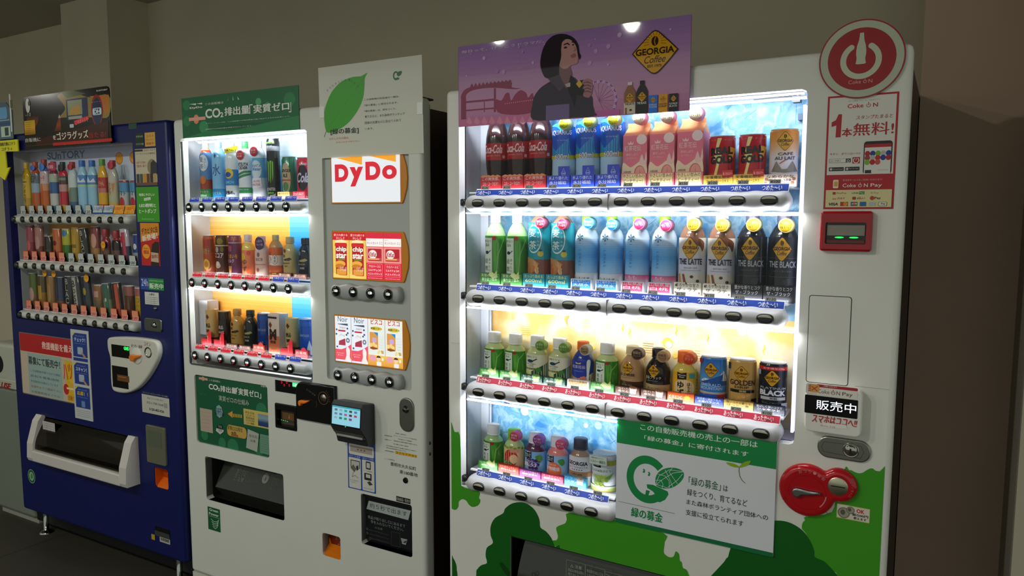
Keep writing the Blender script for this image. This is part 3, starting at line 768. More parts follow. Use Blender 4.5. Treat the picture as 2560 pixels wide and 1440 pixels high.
for r_ in range(3):
    for q, c_ in enumerate(cc[r_]): pr.E((ph0+(ph1-ph0)*(.14+.185*q), z(470, 550+36*r_)[1]), .0052, .0058, c_, 14)
pr.R((ph0+.004, z(450, 715)[1]), (ph0+.016, z(450, 688)[1]), '202a20'); pr.L([(ph0+.028, z(450, 690)[1]), (ph1-.006, z(450, 690)[1])], .0006, '888880')
pr.T('各決済サービスもご利用いただけます!', (X(.27), z(280, 780)[1]), (X(.83), z(280, 764)[1]), 'e8b8b0')
cokeon(pr, X(.27), z(275, 832)[1], X(.83), z(275, 796)[1], 'f4e6e0', .01, tail='Pay')
pr.RR((X(.13), z(180, 840)[1]), (X(.21), z(180, 770)[1]), .002, 'e8e0c8'); pr.RR((X(.145), z(180, 825)[1]), (X(.2), z(180, 785)[1]), .001, 'd8a040')
pr.R((x0+b_, zb_+b_), (x1-b_, z(120, 856)[1]), 'dcd39a')
zt = lambda y: z(300, y)[1]
pr.R((X(.13), zt(892)), (X(.175), zt(870)), 'a83030'); pr.T('PayPay', (X(.19), zt(890)), (X(.335), zt(873)), 'a02c30', .01)
pr.T('LINE', (X(.41), zt(888)), (X(.50), zt(873)), '2c2c28', .01); pr.R((X(.51), zt(892)), (X(.59), zt(868)), '2c7a3c'); pr.T('Pay', (X(.52), zt(890)), (X(.58), zt(873)), 'e8e8d8')
pr.T('B Pay', (X(.68), zt(892)), (X(.79), zt(873)), '8c887c'); pr.T('au PAY', (X(.13), zt(934)), (X(.32), zt(915)), 'c05030', .01, shear=.2)
pr.R((X(.42), zt(936)), (X(.47), zt(912)), 'a02c24'); pr.T('d払い', (X(.485), zt(934)), (X(.6), zt(912)), 'a02c24', .02); pr.E((X(.70), zt(924)), .0042, .0045, 'b84028'); pr.T('Pay', (X(.735), zt(938)), (X(.82), zt(914)), '2c2c28', .02)
pr.T('VISA', (X(.08), zt(984)), (X(.215), zt(960)), '1c2450', .03, shear=.2); pr.R((X(.25), zt(988)), (X(.36), zt(954)), '20201c'); pr.E((X(.285), zt(971)), .0045, .0045, 'c02c20'); pr.E((X(.325), zt(971)), .0045, .0045, 'd88a2c')
for q, c_ in enumerate(('2450a0', 'b02830', '2c8040')): pr.R((X(.40+.033*q), zt(988)), (X(.43+.033*q), zt(954)), c_)
pr.T('JCB', (X(.41), zt(978)), (X(.49), zt(964)), 'f0f0e8', .02); pr.R((X(.53), zt(990)), (X(.62), zt(954)), '2464a8'); pr.RR((X(.66), zt(988)), (X(.75), zt(956)), .002, 'b4bcc0'); pr.RR((X(.79), zt(990)), (X(.91), zt(956)), .002, '40403c'); pr.RR((X(.795), zt(988)), (X(.905), zt(958)), .002, 'dcdad0'); pr.T('Pay', (X(.83), zt(982)), (X(.89), zt(964)), '2c2c28', .02)
p3('app_panel', pr.g, label='white and red app sign with payment marks')
# round power-symbol board on the corner
z = A.zoom(2030, 30, 6.26, -.004)
cz = z(795, 730)[1]; cxl, cxr = z(112, 830)[0], z(1475, 640)[0]; rr = (cxr-cxl)/2; cx = (cxl+cxr)/2
rz = (z(880, 105)[1]-z(720, 1355)[1])/2; cz = (z(880, 105)[1]+z(720, 1355)[1])/2
g = Geo(); g.prism(ell(cx, cz, rr, rz, 64), -.006, -.0035, 'b8c0aa', 'satin')
bd = build('round_sign', g, frame=M3, origin=(cx, -.004, cz), label='round red power symbol board with a white bottle on the top right corner', cat='sign')
pr = Print(-.0061)
pr.ring((cx, cz), 1, .965, '9c0d18', 80, sx=rr, sz=rz)
pr.E((cx, cz), rr*.79, rz*.79, '9c0d18', 72)
pr.ring((cx-.001, cz-rz*.03), 1, .71, 'c2cab2', 60, 124, 416, sx=rr*.48, sz=rz*.48)
for t in (124, 416): pr.E((cx-.001+rr*.41*math.cos(math.radians(t)), cz-rz*.03+rz*.41*math.sin(math.radians(t))), rr*.07, rz*.07, 'c2cab2', 16)
bx = [(-.045, .66), (-.048, .60), (-.06, .48), (-.10, .34), (-.115, .22), (-.115, .12), (-.10, .02), (-.108, -.06), (-.12, -.115), (-.07, -.13), (0, -.13)]
pr.P([(cx-.001+rr*x, cz+rz*y) for x, y in bx]+[(cx-.001-rr*x, cz+rz*y) for x, y in bx[::-1]], 'c2cab2')
cokeon(pr, cx-rr*.28, cz-rz*.62, cx+rr*.30, cz-rz*.51, 'd8a8a0')
o_ = build('marking', pr.g, bd, origin=(cx, -.004, cz))
# donation board standing in front of the lower display
z = A.zoom(1530, 1030, 3.891, -.004)
x0 = (z(85, 60)[0]+z(5, 1065)[0])/2; x1 = (z(1605, 560)[0]+z(1560, 1410)[0])/2; zt_ = z(85, 62)[1]; zb_ = (z(5, 1062)[1]+z(1560, 1405)[1])/2
zt_ += .004
g = Geo(); g.prism(rrect(x0, zb_, x1, zt_, .003), -.006, -.001, 'dfe2e8', 'satin')
db = build('donation_board', g, frame=M3, origin=((x0+x1)/2, -.004, zb_), label='white and green donation board with a leaf emblem below the bottles', cat='board')
W_, H_ = x1-x0, zt_-zb_
X = lambda x: z(x, 700)[0]
pr = Print(-.0061, mat='satin'); GR = '0b8a45'
zg = (z(75, 300)[1]+z(1600, 555)[1])/2
pr.R((x0, zg), (x1, zt_), GR); zg2 = (z(8, 1018)[1]+z(1565, 1368)[1])/2; pr.R((x0, zb_), (x1, zg2), '0a7040')
pr.T('この自動販売機の売上の一部は', z(278, 170), z(1420, 285), 'eef6f0', .012)
pr.T('「緑の募金」に寄付されます', z(318, 270), z(1330, 385), 'eef6f0', .012)
# emblem: a ring shaped like a face in profile and a woven leaf
c = z(380, 655); R_ = (z(550, 700)[0]-z(145, 650)[0])/2; c = (z(145, 650)[0]+R_, (z(330, 420)[1]+z(400, 895)[1])/2); Rz = (z(330, 420)[1]-z(400, 895)[1])/2
pr.ring(c, 1, .66, GR, 60, 42, 330, sx=R_, sz=Rz)
pr.P([z(340, 700), z(400, 705), z(545, 770), z(552, 800), z(520, 850), z(470, 875), z(420, 865), z(445, 825), z(400, 770), z(345, 735)], GR)
pr.P([z(335, 755), z(372, 765), z(352, 822), z(325, 810)], GR)
for ex, ey in ((312, 570), (362, 600)): pr.E(z(ex, ey), .0035, .0055, GR, 14); pr.E(z(ex-8, ey-4), .0018, .0022, 'dfe2e8', 10)
lf = bez(zp(z, [(430, 705), (425, 650), (450, 590), (510, 550), (590, 538), (665, 555), (700, 590), (695, 640), (650, 695), (580, 735), (500, 740), (455, 725)]))
pr.P(lf, GR)
for P_ in ([(430, 705), (500, 650), (600, 590), (695, 580)], [(428, 660), (480, 660), (500, 700), (490, 735)], [(450, 600), (520, 620), (560, 670), (560, 735)], [(590, 540), (560, 580), (600, 640), (640, 695)], [(520, 560), (560, 640), (595, 725)], [(430, 700), (540, 735), (640, 660), (690, 600)], [(432, 690), (460, 620), (560, 560), (690, 575)]):
    pr.L(zp(z, P_), .0011, 'dfe2e8')
pr.L([z(68, 865), (z(612, 980)[0], z(68, 865)[1]-.001)], .0008, '4a5a50')
pr.T('緑の募金', z(190, 1010), z(495, 985), GR, .03)
pr.T('「緑の募金」', z(748, 705), z(1062, 680), '1a5a3a', .0); pr.T('は', z(1085, 765), z(1130, 715), '2a2c2c')
pr.T('緑をつくり、育てるなど', z(733, 805), z(1320, 852), '2a2c2c'); pr.T('また森林ボランティア団体への', z(727, 892), z(1520, 1000), '2a2c2c'); pr.T('支援に役立てられます', z(720, 995), z(1280, 1055), '2a2c2c')
st = zp(z, [(1240, 535), (1238, 570), (1245, 620), (1270, 665), (1297, 687)]); pr.L(st, .0014, '5f7a4a')
pr.P(bez(zp(z, [(1115, 488), (1165, 492), (1215, 510), (1240, 535), (1180, 530), (1135, 510)])), '8fb31e'); pr.P(bez(zp(z, [(1240, 535), (1265, 500), (1300, 480), (1352, 472), (1330, 510), (1285, 528)])), '8fb31e')
build('board_print', pr.g, db, origin=((x0+x1)/2, -.004, zb_))
# ---------------------------------------------------------------- the big translucent coffee poster
z = A.zoom(1130, 30, 4.197, -.012)
x0, x1 = (z(68, 380)[0]+z(68, 1190)[0])/2, (z(2530, 50)[0]+z(2480, 1035)[0])/2
zt_ = (z(70, 345)[1]+z(2525, 45)[1])/2; zb_ = (z(68, 1203)[1]+z(2480, 1040)[1])/2
g = Geo(); g.prism(rrect(x0, zb_, x1, zt_, .004, 3), -.0122, -.0118, '7a5a80', 'sheet')
ps = build('poster', g, frame=M3, origin=((x0+x1)/2, -.012, zb_), label='large purple coffee poster of a dark-haired person, taped over the top of the right machine', cat='poster')
LIFT = 2.3
pr = Print(-.01225, eps=.00002, mat='sheet')
pr.grad((x0+.001, zb_), (x1-.001, zt_), ['6f5580', '7f5f88', '8c6a86', '966c88', '8a5878'], 'v')
rnd = random.Random(5)
# fade of pink at the left

CR_ = '6c3046'
def zl_(L): return zp(z, L)
# funfair gate and ship
pr.P(bez(zl_([(95, 880), (130, 820), (190, 790), (300, 770), (450, 745), (620, 730), (630, 790), (720, 800), (640, 810), (450, 795), (300, 805), (200, 830), (150, 870), (145, 920), (105, 920)]), 3), CR_)
for r_ in [((95, 900), (150, 1185)), ((440, 800), (462, 1050)), ((335, 930), (345, 1050))]: pr.R(z(*r_[0]), z(*r_[1]), CR_)
pr.R(z(110, 940), (z(460, 0)[0], z(110, 960)[1]), CR_); pr.R(z(110, 1030), (z(480, 0)[0], z(110, 1046)[1]), CR_)
for q in range(11):
    xx = 190+q*40; pr.P(zl_([(xx, 800-q*5), (xx+6, 770-q*5), (xx+20, 750-q*4), (xx+34, 772-q*5), (xx+36, 800-q*5)]), CR_)
pr.P(bez(zl_([(460, 920), (520, 930), (560, 860), (600, 850), (620, 930), (660, 870), (720, 820), (780, 850), (800, 900), (850, 850), (860, 1010), (820, 1060), (640, 1080), (480, 1050)]), 3), '743048')
for q in range(14): pr.E(z(560+22*q, 962-3*q), .0016, .0018, 'd8889c', 8)
pr.R((x0+.001, zb_+.001), (z(850, 0)[0], zb_+.020), '9c5878')
for q in range(9): pr.P(zl_([(150+80*q, 1160), (180+80*q, 1090), (215+80*q, 1160), (190+80*q, 1180)]), 'b87890')
# ferris wheel
wc = z(1540, 930); wr = z(1730, 930)[0]-wc[0]
pr.ring(wc, wr, wr*.965, '5a3060', 48, -70, 130)
for t in range(-60, 130, 19): 
    tt = math.radians(t); pr.E((wc[0]+wr*.95*math.cos(tt), wc[1]+wr*.95*math.sin(tt)), .0045, .0045, 'a080a8', 12); pr.L([wc, (wc[0]+wr*math.cos(tt), wc[1]+wr*math.sin(tt))], .0006, '6a4070')
pr.R(z(1480, 1040), z(1760, 1080), '944a80')
for q in range(26):
    pr.E((rnd.uniform(x0+.02, x1-.03), rnd.uniform(zb_+.12, zt_-.02)), *([rnd.uniform(.001, .006)]*2), rnd.choice(['8f7494', '9a7f9c', '84688c']), 12)
# person
pr.P(bez(zl_([(855, 1132), (850, 960), (870, 880), (930, 800), (1000, 750), (1080, 700), (1120, 640), (1290, 690), (1340, 780), (1440, 860), (1475, 900), (1480, 980), (1500, 1050), (1505, 1092), (1200, 1112)]), 4), '2c2530')
pr.P(zl_([(1120, 560), (1240, 560), (1262, 640), (1265, 760), (1200, 800), (1140, 720)]), '5f4548')
pr.P(bez(zl_([(1150, 330), (1230, 270), (1290, 290), (1300, 340), (1330, 400), (1322, 440), (1325, 520), (1300, 550), (1260, 560), (1190, 600), (1130, 560), (1110, 430)]), 4), '8c6a66')
pr.P(bez(zl_([(985, 690), (945, 620), (930, 540), (945, 430), (985, 330), (1050, 260), (1130, 232), (1210, 238), (1280, 275), (1325, 340), (1340, 430), (1355, 460), (1340, 500), (1322, 440), (1300, 350), (1240, 290), (1170, 300), (1150, 380), (1150, 470), (1130, 560), (1120, 640), (1060, 690)]), 4), '1e171e')
pr.L(zl_([(1180, 345), (1215, 330), (1235, 345)]), .003, '1e171e'); pr.E(z(1195, 375), .005, .0025, '2a1c20', 12); pr.L(zl_([(1262, 315), (1285, 322)]), .0025, '1e171e'); pr.E(z(1275, 345), .003, .002, '2a1c20', 10)
pr.P(zl_([(1245, 460), (1290, 430), (1310, 455), (1300, 475), (1260, 485)]), '7c4a4a'); pr.L(zl_([(1290, 370), (1300, 405), (1280, 412)]), .0018, '5f4548')
pr.P(zl_([(1010, 700), (1130, 660), (1190, 780), (1130, 830)]), '3a323c'); pr.P(zl_([(1250, 660), (1330, 760), (1290, 1000), (1215, 800)]), '17131a')
pr.P(zl_([(1190, 760), (1245, 740), (1245, 785), (1210, 790)]), '8c7c80')
# held can and hand
pr.RR(z(1310, 880), z(1420, 710), .008, '17140f'); pr.P(zl_([(1340, 710), (1372, 760), (1340, 800), (1305, 755)]), 'a8842c')
pr.P(bez(zl_([(1380, 720), (1420, 700), (1460, 710), (1480, 760), (1470, 850), (1440, 900), (1380, 880), (1395, 820), (1375, 800), (1395, 770), (1370, 750)]), 4), '7c5658')
for q in range(4): pr.L(zl_([(1385, 745+32*q), (1430, 735+32*q), (1462, 750+32*q)]), .002, '4c3238')
pr.R(z(990, 985), (z(1245, 0)[0], z(990, 1140)[1]), '584a6c')
# lettering and badge
pr.T('毎日って、けっこうドラマだ。', (z(105, 0)[0], z(105, 440)[1]), z(975, 290), 'b8a8b4', .0)
pr.T('なんでもない日に', z(560, 555), z(800, 518), '907888'); pr.T('おいしい一杯', z(690, 612), z(860, 575), '907888')
def badge(pr, c, s, sx=1.0, gold='e2a51e', full=True, sz=1.0):
    P_ = bez([(c[0], c[1]+s*1.02*sz), (c[0]+s*.42*sx, c[1]+s*.66*sz), (c[0]+s*.93*sx, c[1]+s*.10*sz), (c[0]+s*.93*sx, c[1]-s*.02*sz), (c[0]+s*.42*sx, c[1]-s*.64*sz), (c[0], c[1]-s*.98*sz), (c[0]-s*.42*sx, c[1]-s*.64*sz), (c[0]-s*.93*sx, c[1]-s*.02*sz), (c[0]-s*.93*sx, c[1]+s*.10*sz), (c[0]-s*.42*sx, c[1]+s*.66*sz)], 3)
    pr.P(P_, '24160e'); pr.P([(c[0]+(x-c[0])*.94, c[1]+(y-c[1])*.94) for x, y in P_], gold)
    if full:
        for t in range(-20, 201, 20):
            tt = math.radians(t); pr.L([(c[0]+sx*s*.26*math.cos(tt), c[1]+sz*s*(.5+.28*math.sin(tt))), (c[0]+sx*s*.5*math.cos(tt), c[1]+sz*s*(.5+.42*math.sin(tt)))], s*.018, '4a2c10')
    pr.E((c[0], c[1]+s*.52*sz), s*.15*sx, s*.22*sz, '24160e', 16); pr.L([(c[0]+s*.03, c[1]+s*.7*sz), (c[0]-s*.03, c[1]+s*.52*sz), (c[0]+s*.02, c[1]+s*.34*sz)], s*.035, gold)
    pr.T('GEORGIA', (c[0]-s*.82*sx, c[1]-s*.08*sz), (c[0]+s*.82*sx, c[1]+s*.22*sz), '24160e', .03)
    pr.T('Coffee', (c[0]-s*.44*sx, c[1]-s*.46*sz), (c[0]+s*.46*sx, c[1]-s*.14*sz), '24160e', .0, shear=.35)
    if full: pr.T('EST.1975', (c[0]-s*.3*sx, c[1]-s*.66*sz), (c[0]+s*.3*sx, c[1]-s*.54*sz), '24160e', .02)
bc = ((z(1905, 450)[0]+z(2365, 410)[0])/2, (z(2150, 192)[1]+z(2118, 660)[1])/2); bs_ = (z(2150, 192)[1]-z(2118, 660)[1])/2; badge(pr, bc, bs_, sx=(z(2365, 410)[0]-z(1905, 450)[0])/2/.93/bs_)
def mini(x0_, x1_, y0_, y1_, col, txt, tcol, bottle=False, cap=None):
    a_ = (z(x0_, 0)[0], z((x0_+x1_)/2, y1_)[1]); b_ = (z(x1_, 0)[0], z((x0_+x1_)/2, y0_)[1]); w = b_[0]-a_[0]; h = b_[1]-a_[1]
    if bottle:
        pr.P([(a_[0], a_[1]), (b_[0], a_[1]), (b_[0], a_[1]+h*.66), (b_[0]-w*.12, a_[1]+h*.76), (a_[0]+w*.68, a_[1]+h*.88), (a_[0]+w*.68, b_[1]), (a_[0]+w*.32, b_[1]), (a_[0]+w*.32, a_[1]+h*.88), (a_[0]+w*.12, a_[1]+h*.76), (a_[0], a_[1]+h*.66)], col)
        pr.R((a_[0]+w*.3, b_[1]-h*.1), (b_[0]-w*.3, b_[1]), cap)
        if txt == 'THE LATTE': pr.R((a_[0], a_[1]), (b_[0], a_[1]+h*.36), 'a89c90')
        badge(pr, (a_[0]+w/2, a_[1]+h*.5), w*.42, full=False); pr.T(txt, (a_[0]+w*.08, a_[1]+h*.28), (b_[0]-w*.08, a_[1]+h*.35), tcol, .03)
        if txt == 'THE LATTE': pr.E((a_[0]+w*.6, a_[1]+h*.12), w*.12, w*.09, '3c2418'); pr.R((a_[0]+w*.1, a_[1]), (a_[0]+w*.28, a_[1]+h*.2), '7c5030')
    else:
        pr.R(a_, b_, col); badge(pr, (a_[0]+w/2, a_[1]+h*.72), w*.34, full=False)
        ls = txt.split('\n')
        for q, t_ in enumerate(ls): pr.T(t_, (a_[0]+w*.06, a_[1]+h*(.40-.13*q)), (b_[0]-w*.06, a_[1]+h*(.50-.13*q)), tcol, .02)
mini(1825, 1945, 735, 1070, '6f4a30', 'THE LATTE', '24201e', True, 'b0a8a8'); mini(1955, 2075, 720, 1062, '1c1e1c', 'THE BLACK', 'c8ccc8', True, '15151a')
mini(2088, 2180, 872, 1056, '1c5aa8', 'EMERALD\nMOUNTAIN', 'd8e4f0'); mini(2193, 2288, 862, 1050, 'a87818', 'GOLDEN\nDRIP', '2c1c0c'); mini(2303, 2398, 855, 1045, '14161a', 'PLATINUM\nBLACK', 'dcdcdc')
build('poster_print', pr.g, ps, origin=((x0+x1)/2, -.012, zb_))

LIFT = 1.0
# ================================================================ middle machine (white, snacks on the right)
A = M2
UL, UR, TOP = -2.4917, -1.3560, 1.8292
O2 = ((UL+UR)/2, 0, 0)
m2 = root('vending_machine', M2, O2, 'white vending machine with a backlit snack panel and black coin unit', 'vending machine')
def p2(name, g, parent=None, label=None, kind=None): return build(name, g, parent or m2, origin=O2, label=label, kind=kind)
B2 = [1.475+.0304, 1.475-.2454, 1.475-.5186]
U2 = [-2.3937+.07*k for k in range(8)]
hl = A.at(452, 400)[0]; hr = (A.at(768, 330)[0]+A.at(780, 935)[0])/2; ht = (A.at(452, 347)[1]+A.at(765, 324)[1])/2; hb = (A.at(478, 925)[1]+A.at(779, 942)[1])/2
z = A.zoom(780, 370, 3.6); zj = A.zoom(780, 770, 6.857)
sl = (z(90, 95)[0]+z(120, 1440)[0])/2; sr = (z(872, 45)[0]+z(888, 1440)[0])/2; st = z(500, 60)[1]; sb = (zj(258, 1215)[1]+zj(1690, 1415)[1])/2
k = A.zoom(460, 920, 6.0); n4 = A.zoom(460, 1120, 4.5); nn = A.zoom(760, 1200, 6.0); l4 = A.zoom(670, 930, 4.646)
def rz(zf, xl, xr, yt, yb, r=.006):                 # rectangle from zoomed edges: (x, y) pairs
    return (zf(*xl)[0], zf(*yb)[1], zf(*xr)[0], zf(*yt)[1], r)
adv = rz(k, (170, 500), (1262, 700), (600, 165), (600, 1200), .012)
ch = rz(n4, (243, 300), (1125, 600), (680, 195), (680, 695), .010)
sn = rz(nn, (858, 600), (1622, 800), (1240, 290), (1240, 1060), .008)
cr = rz(nn, (278, 1000), (548, 1000), (410, 822), (410, 1165), .010)
bl = rz(l4, (88, 500), (335, 500), (210, 375), (210, 665), .005)
dp = rz(l4, (80, 150), (342, 200), (210, 108), (210, 243), .0005)
hole = rrect(hl, hb, hr, ht, .012)
snack = rrect(sl, sb, sr, st, .010)
g = Geo(); g.plate(rrect(UL, .085, UR, TOP, .016, 3), [hole, snack]+[rrect(*q) for q in (adv, ch, sn, cr, bl, dp)], 0, .040, 'd8dcd2', 'panel', bev=.014, rim=.03, rimcol='d4d6cc')
d2 = p2('door', g)
g = Geo()
for q, d_, c_, m_ in ((ch, .10, '1d1f1b', 'satin'), (sn, .05, '15181a', 'gloss'), (cr, .035, '7a2a0c', 'gloss'), (bl, .02, '0c0c0c', 'gloss'), (dp, .004, '06080a', 'gloss')):
    x0, z0, x1, z1, r = q
    g2 = Geo(); g2.box(x0, d_, z0, x1, d_+.004, z1, c_, m_)
    for bx in ((x0-.002, .002, z0, x0, d_, z1), (x1, .002, z0, x1+.002, d_, z1), (x0, .002, z0-.002, x1, d_, z0), (x0, .002, z1, x1, d_, z1+.002)): g2.box(*bx, c_, m_)
    p2({0: 'chute_recess'}.get(0) if q is ch else 'snack_recess' if q is sn else 'change_tray' if q is cr else 'bill_recess' if q is bl else 'price_display', g2, label='orange change tray' if q is cr else None)
g = shell(UL+.012, UR-.012, .052, .72, .06, 1.80, '33201c'); p2('cabinet', g, label='dark brown steel cabinet body')
g = Geo(); g.box(UR-.016, .040, .09, UR-.006, .052, 1.81, 'b8b4a8'); g.box(UL+.006, .04, .09, UL+.016, .052, 1.81, 'b8b4a8'); g.box(UR-.05, .03, TOP-.001, UR-.02, .09, TOP+.004, '141414'); p2('cabinet_frame', g)
g = Geo(); g.box(UL+.004, .004, 0, UR-.004, .05, .083, 'd2d3c5', 'panel'); g.box(UL+.05, .05, 0, UR-.05, .7, .06, '141414'); p2('kick_panel', g)
# display case
BW = .115
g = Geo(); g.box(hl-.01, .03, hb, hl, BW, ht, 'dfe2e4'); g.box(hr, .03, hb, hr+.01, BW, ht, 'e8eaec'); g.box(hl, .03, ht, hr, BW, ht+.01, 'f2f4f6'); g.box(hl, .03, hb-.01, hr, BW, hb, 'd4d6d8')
p2('case_lining', g, label='white lining of the lit display case')
e = Geo(); e.box(hl+.001, .002, hb, hl+.007, .006, ht-.01, '3c4248'); e.box(hl+.01, .0, hb+.001, hr-.005, .006, hb+.006, '9ea4a4', 'metal'); p2('case_edge', e)
rows = [(B2[0]-.018, ht), (B2[1]-.018, B2[0]-.018), (B2[2]-.018, B2[1]-.018)]
split = A.at(725, 600, BW)[0]; wl = A.at(507, 600, BW)[0]
for i, (z0, z1) in enumerate(rows):
    pr = Print(BW, mat='satin')
    if i == 0:
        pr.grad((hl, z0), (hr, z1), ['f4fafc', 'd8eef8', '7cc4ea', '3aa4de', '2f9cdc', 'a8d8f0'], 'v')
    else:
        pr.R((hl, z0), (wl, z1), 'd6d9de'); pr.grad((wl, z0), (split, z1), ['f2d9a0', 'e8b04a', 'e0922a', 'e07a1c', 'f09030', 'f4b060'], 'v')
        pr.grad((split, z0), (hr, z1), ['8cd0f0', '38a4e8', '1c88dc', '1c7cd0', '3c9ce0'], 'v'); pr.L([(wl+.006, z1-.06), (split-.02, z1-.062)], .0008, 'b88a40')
    pr.R((hl+.001, z0), (wl-.003, z1), 'd0d4da')
    if i == 0: pr.P([(hl+.028, z0+.06), (hl+.05, z0+.06), (hl+.05, z0+.19), (hl+.044, z0+.12)], '9ab8d4')
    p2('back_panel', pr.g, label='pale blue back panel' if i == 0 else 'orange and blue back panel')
g = Geo(); g.box(hl+.004, .05, rows[2][0]+.085, hl+.052, .1, rows[2][0]+.215, 'd4d6da'); g.tube([(hl+.045, .06, rows[2][0]+.09), (hl+.02, .05, rows[2][0]+.05), (hl+.012, .045, rows[2][0]+.01)], .0014, 'c8c8cc'); g.tube([(hl+.02, .06, rows[2][0]+.09), (hl+.035, .05, rows[2][0]+.05), (hl+.014, .045, rows[2][0]+.005)], .0014, 'c8c8cc')
p2('adapter', g)
for z_, yy in ((ht-.004, .0), (B2[0]-.023, -.012), (B2[1]-.023, -.012), (B2[2]-.026, -.014)):
    g = Geo(); g.box(hl+.02 if yy > -.013 else (hl+hr)/2-.03, yy+.006, z_-.003, hr-.006, yy+.014, z_, 'f4f8ff', 'led' if yy > -.013 else 'led_soft'); p2('light_strip', g)
    if yy > -.013: case_lamp_or_fill(M2, hl+.02, hr-.006, yy+.006, z_-.005, 2.0*(hr-hl))
g = Geo(); g.box(hr-.005, .012, hb+.03, hr-.001, .05, ht-.02, 'f4f8ff', 'led_soft'); p2('light_strip', g)
p2('glass_pane', pane(hl, hr, hb, ht, .033))
for i, bz in enumerate(B2): case_lamp_or_fill(M2, hl+.03, hr, .024, bz+.034, 0.18*(hr-hl), 2.5); g = Geo(); g.box(hl+.02, .03, bz+.026, hr, BW, bz+.030, 'f4f6f8'); p2('shelf', g)  # added fill hidden low at each row front, shining up and back
def round_button(g_parent, fn, O, u, bz, y, r, dark='10130f'):
    pass
pr2 = [[110, 90, 90, 110, 110, 230, 110, 110], [110, 110, 100, 110, 100, 110, 130, 120], [100, 100, 130, 120, 100, 100, 100, 100]]
rb = None
def dome_button(bar, u, bz, O, fn, price=None, hot=False, y=-.018, r=.0155):
    global rb
    if rb is None:
        g = Geo(); g.lathe([(.0005, -.0062), (.006, -.0058), (.011, -.0040), (.0140, -.0012), (.0150, .001), (.0162, .0012), (.0166, .004)], 0, y, 0, '121814', 'gloss', 28, axis='y'); g.lathe([(.0166, -.0004), (.0172, .001), (.0172, .004)], 0, y, 0, '5a5c58', 'satin', 28, axis='y')
        rb = build('button', g, bar); b_ = rb
    else: b_ = rb.copy(); COL.objects.link(b_); b_.parent = bar
    b_.location = (u-O[0], 0, bz)
def digits(pr, u, bz, price, hot):
    t = '%d' % price; pr.T(t, (u-.0005, bz-.0015), (u+.0140, bz+.0062), 'f2f6f4', .02, m='glow')
    if hot: pr.T('HOT', (u+.0020, bz-.0075), (u+.0100, bz-.0035), 'e0202c', .03, m='glow')
for i, bz in enumerate(B2):
    g = sculpt_bar(hl+.018, hr-.012, bz-.001, .041, -.015, .03, 'a2a6a4', 0, 0); bar = p2('button_bar', g)
    pr = Print(-.0255, eps=.00002)
    for k_ in range(8):
        dome_button(bar, U2[k_], bz, O2, p2); digits(pr, U2[k_], bz, pr2[i][k_], i > 0 and k_ < 6)
    p2('price_digits', pr.g, bar)
    for k_ in range(8):
        z0, z1 = bz+.0205, bz+.037; pr = Print(.006, tf=slanted(.006, z0, .3)); u = U2[k_]-.002; hot = i > 0 and k_ < 6
        pr.R((u-.0275, z0), (u+.0275, z1), 'f4f4f4'); pr.R((u-.0265, z0+.0005), (u+.0265, z1-.0005), 'd8142c' if hot else '1440b4')
        pr.T('あったか～い' if hot else 'つめた～い', (u-.024, z0+.0085), (u+.024, z1-.001), 'fff4f4', .015)
        pr.g.box(u-.0275, .009, z0, u+.0275, .011, z0+.001, 'f0f0f0')
        p2('temperature_card', pr.g, label='red hot card' if hot else 'blue cold card')
# snack panel
g = Geo(); g.box(sl-.002, .010, sb-.002, sr+.002, .014, st+.002, 'b4bab4', 'panel'); sp = p2('snack_panel', g)
B2s = []
zi = A.zoom(780, 370, 3.6, .008)
def tabframe(x0, x1, z0, z1, full):
    b = .0045; pts = [(x0-b, z0-b), (x1+.006, z0-b), (x1+.011, z0+.004), (x1+.0235, z0+(z1-z0)*.28), (x1+.0265, z0+(z1-z0)*.5), (x1+.0235, z0+(z1-z0)*.74), (x1+.011, z1-.002), (x1+.006, z1+b), (x0-b, z1+b)]
    g = Geo(); g.prism(pts, .005, .010, 'd88a10', 'satin', bev=.0015); return g
def chipcard(pr, x0, x1, z0, z1):
    w, h = x1-x0, z1-z0; X = lambda f: x0+w*f; Z = lambda f: z0+h*f
    pr.R((x0, z0), (x1, z1), 'e8c860'); pr.R((x0, Z(.83)), (x1, z1), 'c41420'); pr.T('愛され続ける', (X(.08), Z(.915)), (X(.92), Z(.965)), 'f8e8d8', .01); pr.T('おいしさ', (X(.22), Z(.85)), (X(.74), Z(.90)), 'f8e8d8', .01)
    pr.P(ell(X(.5), Z(.79), w*.34, h*.05), 'f4e4b0'); pr.RR((X(.17), Z(.06)), (X(.86), Z(.77)), .003, 'a8141c'); pr.RR((X(.13), Z(.69)), (X(.88), Z(.76)), .002, 'd01c24')
    pr.T('chip', (X(.20), Z(.555)), (X(.84), Z(.69)), 'f8f4ec', .03); pr.T('star', (X(.20), Z(.43)), (X(.84), Z(.55)), 'f8f4ec', .03); pr.R((X(.28), Z(.39)), (X(.75), Z(.42)), '6a8a20')
    pr.E((X(.45), Z(.31)), w*.32, h*.07, 'e8a840'); pr.E((X(.42), Z(.26)), w*.28, h*.05, 'c87820'); pr.RR((X(.22), Z(.07)), (X(.82), Z(.20)), .004, 'e09838'); pr.T('うすしお', (X(.42), Z(.15)), (X(.84), Z(.25)), 'dce0e8', .0, shear=.3); pr.P([(x0, z0), (X(.9), z0), (X(.4), Z(.06)), (x0, Z(.10))], 'f0d070')
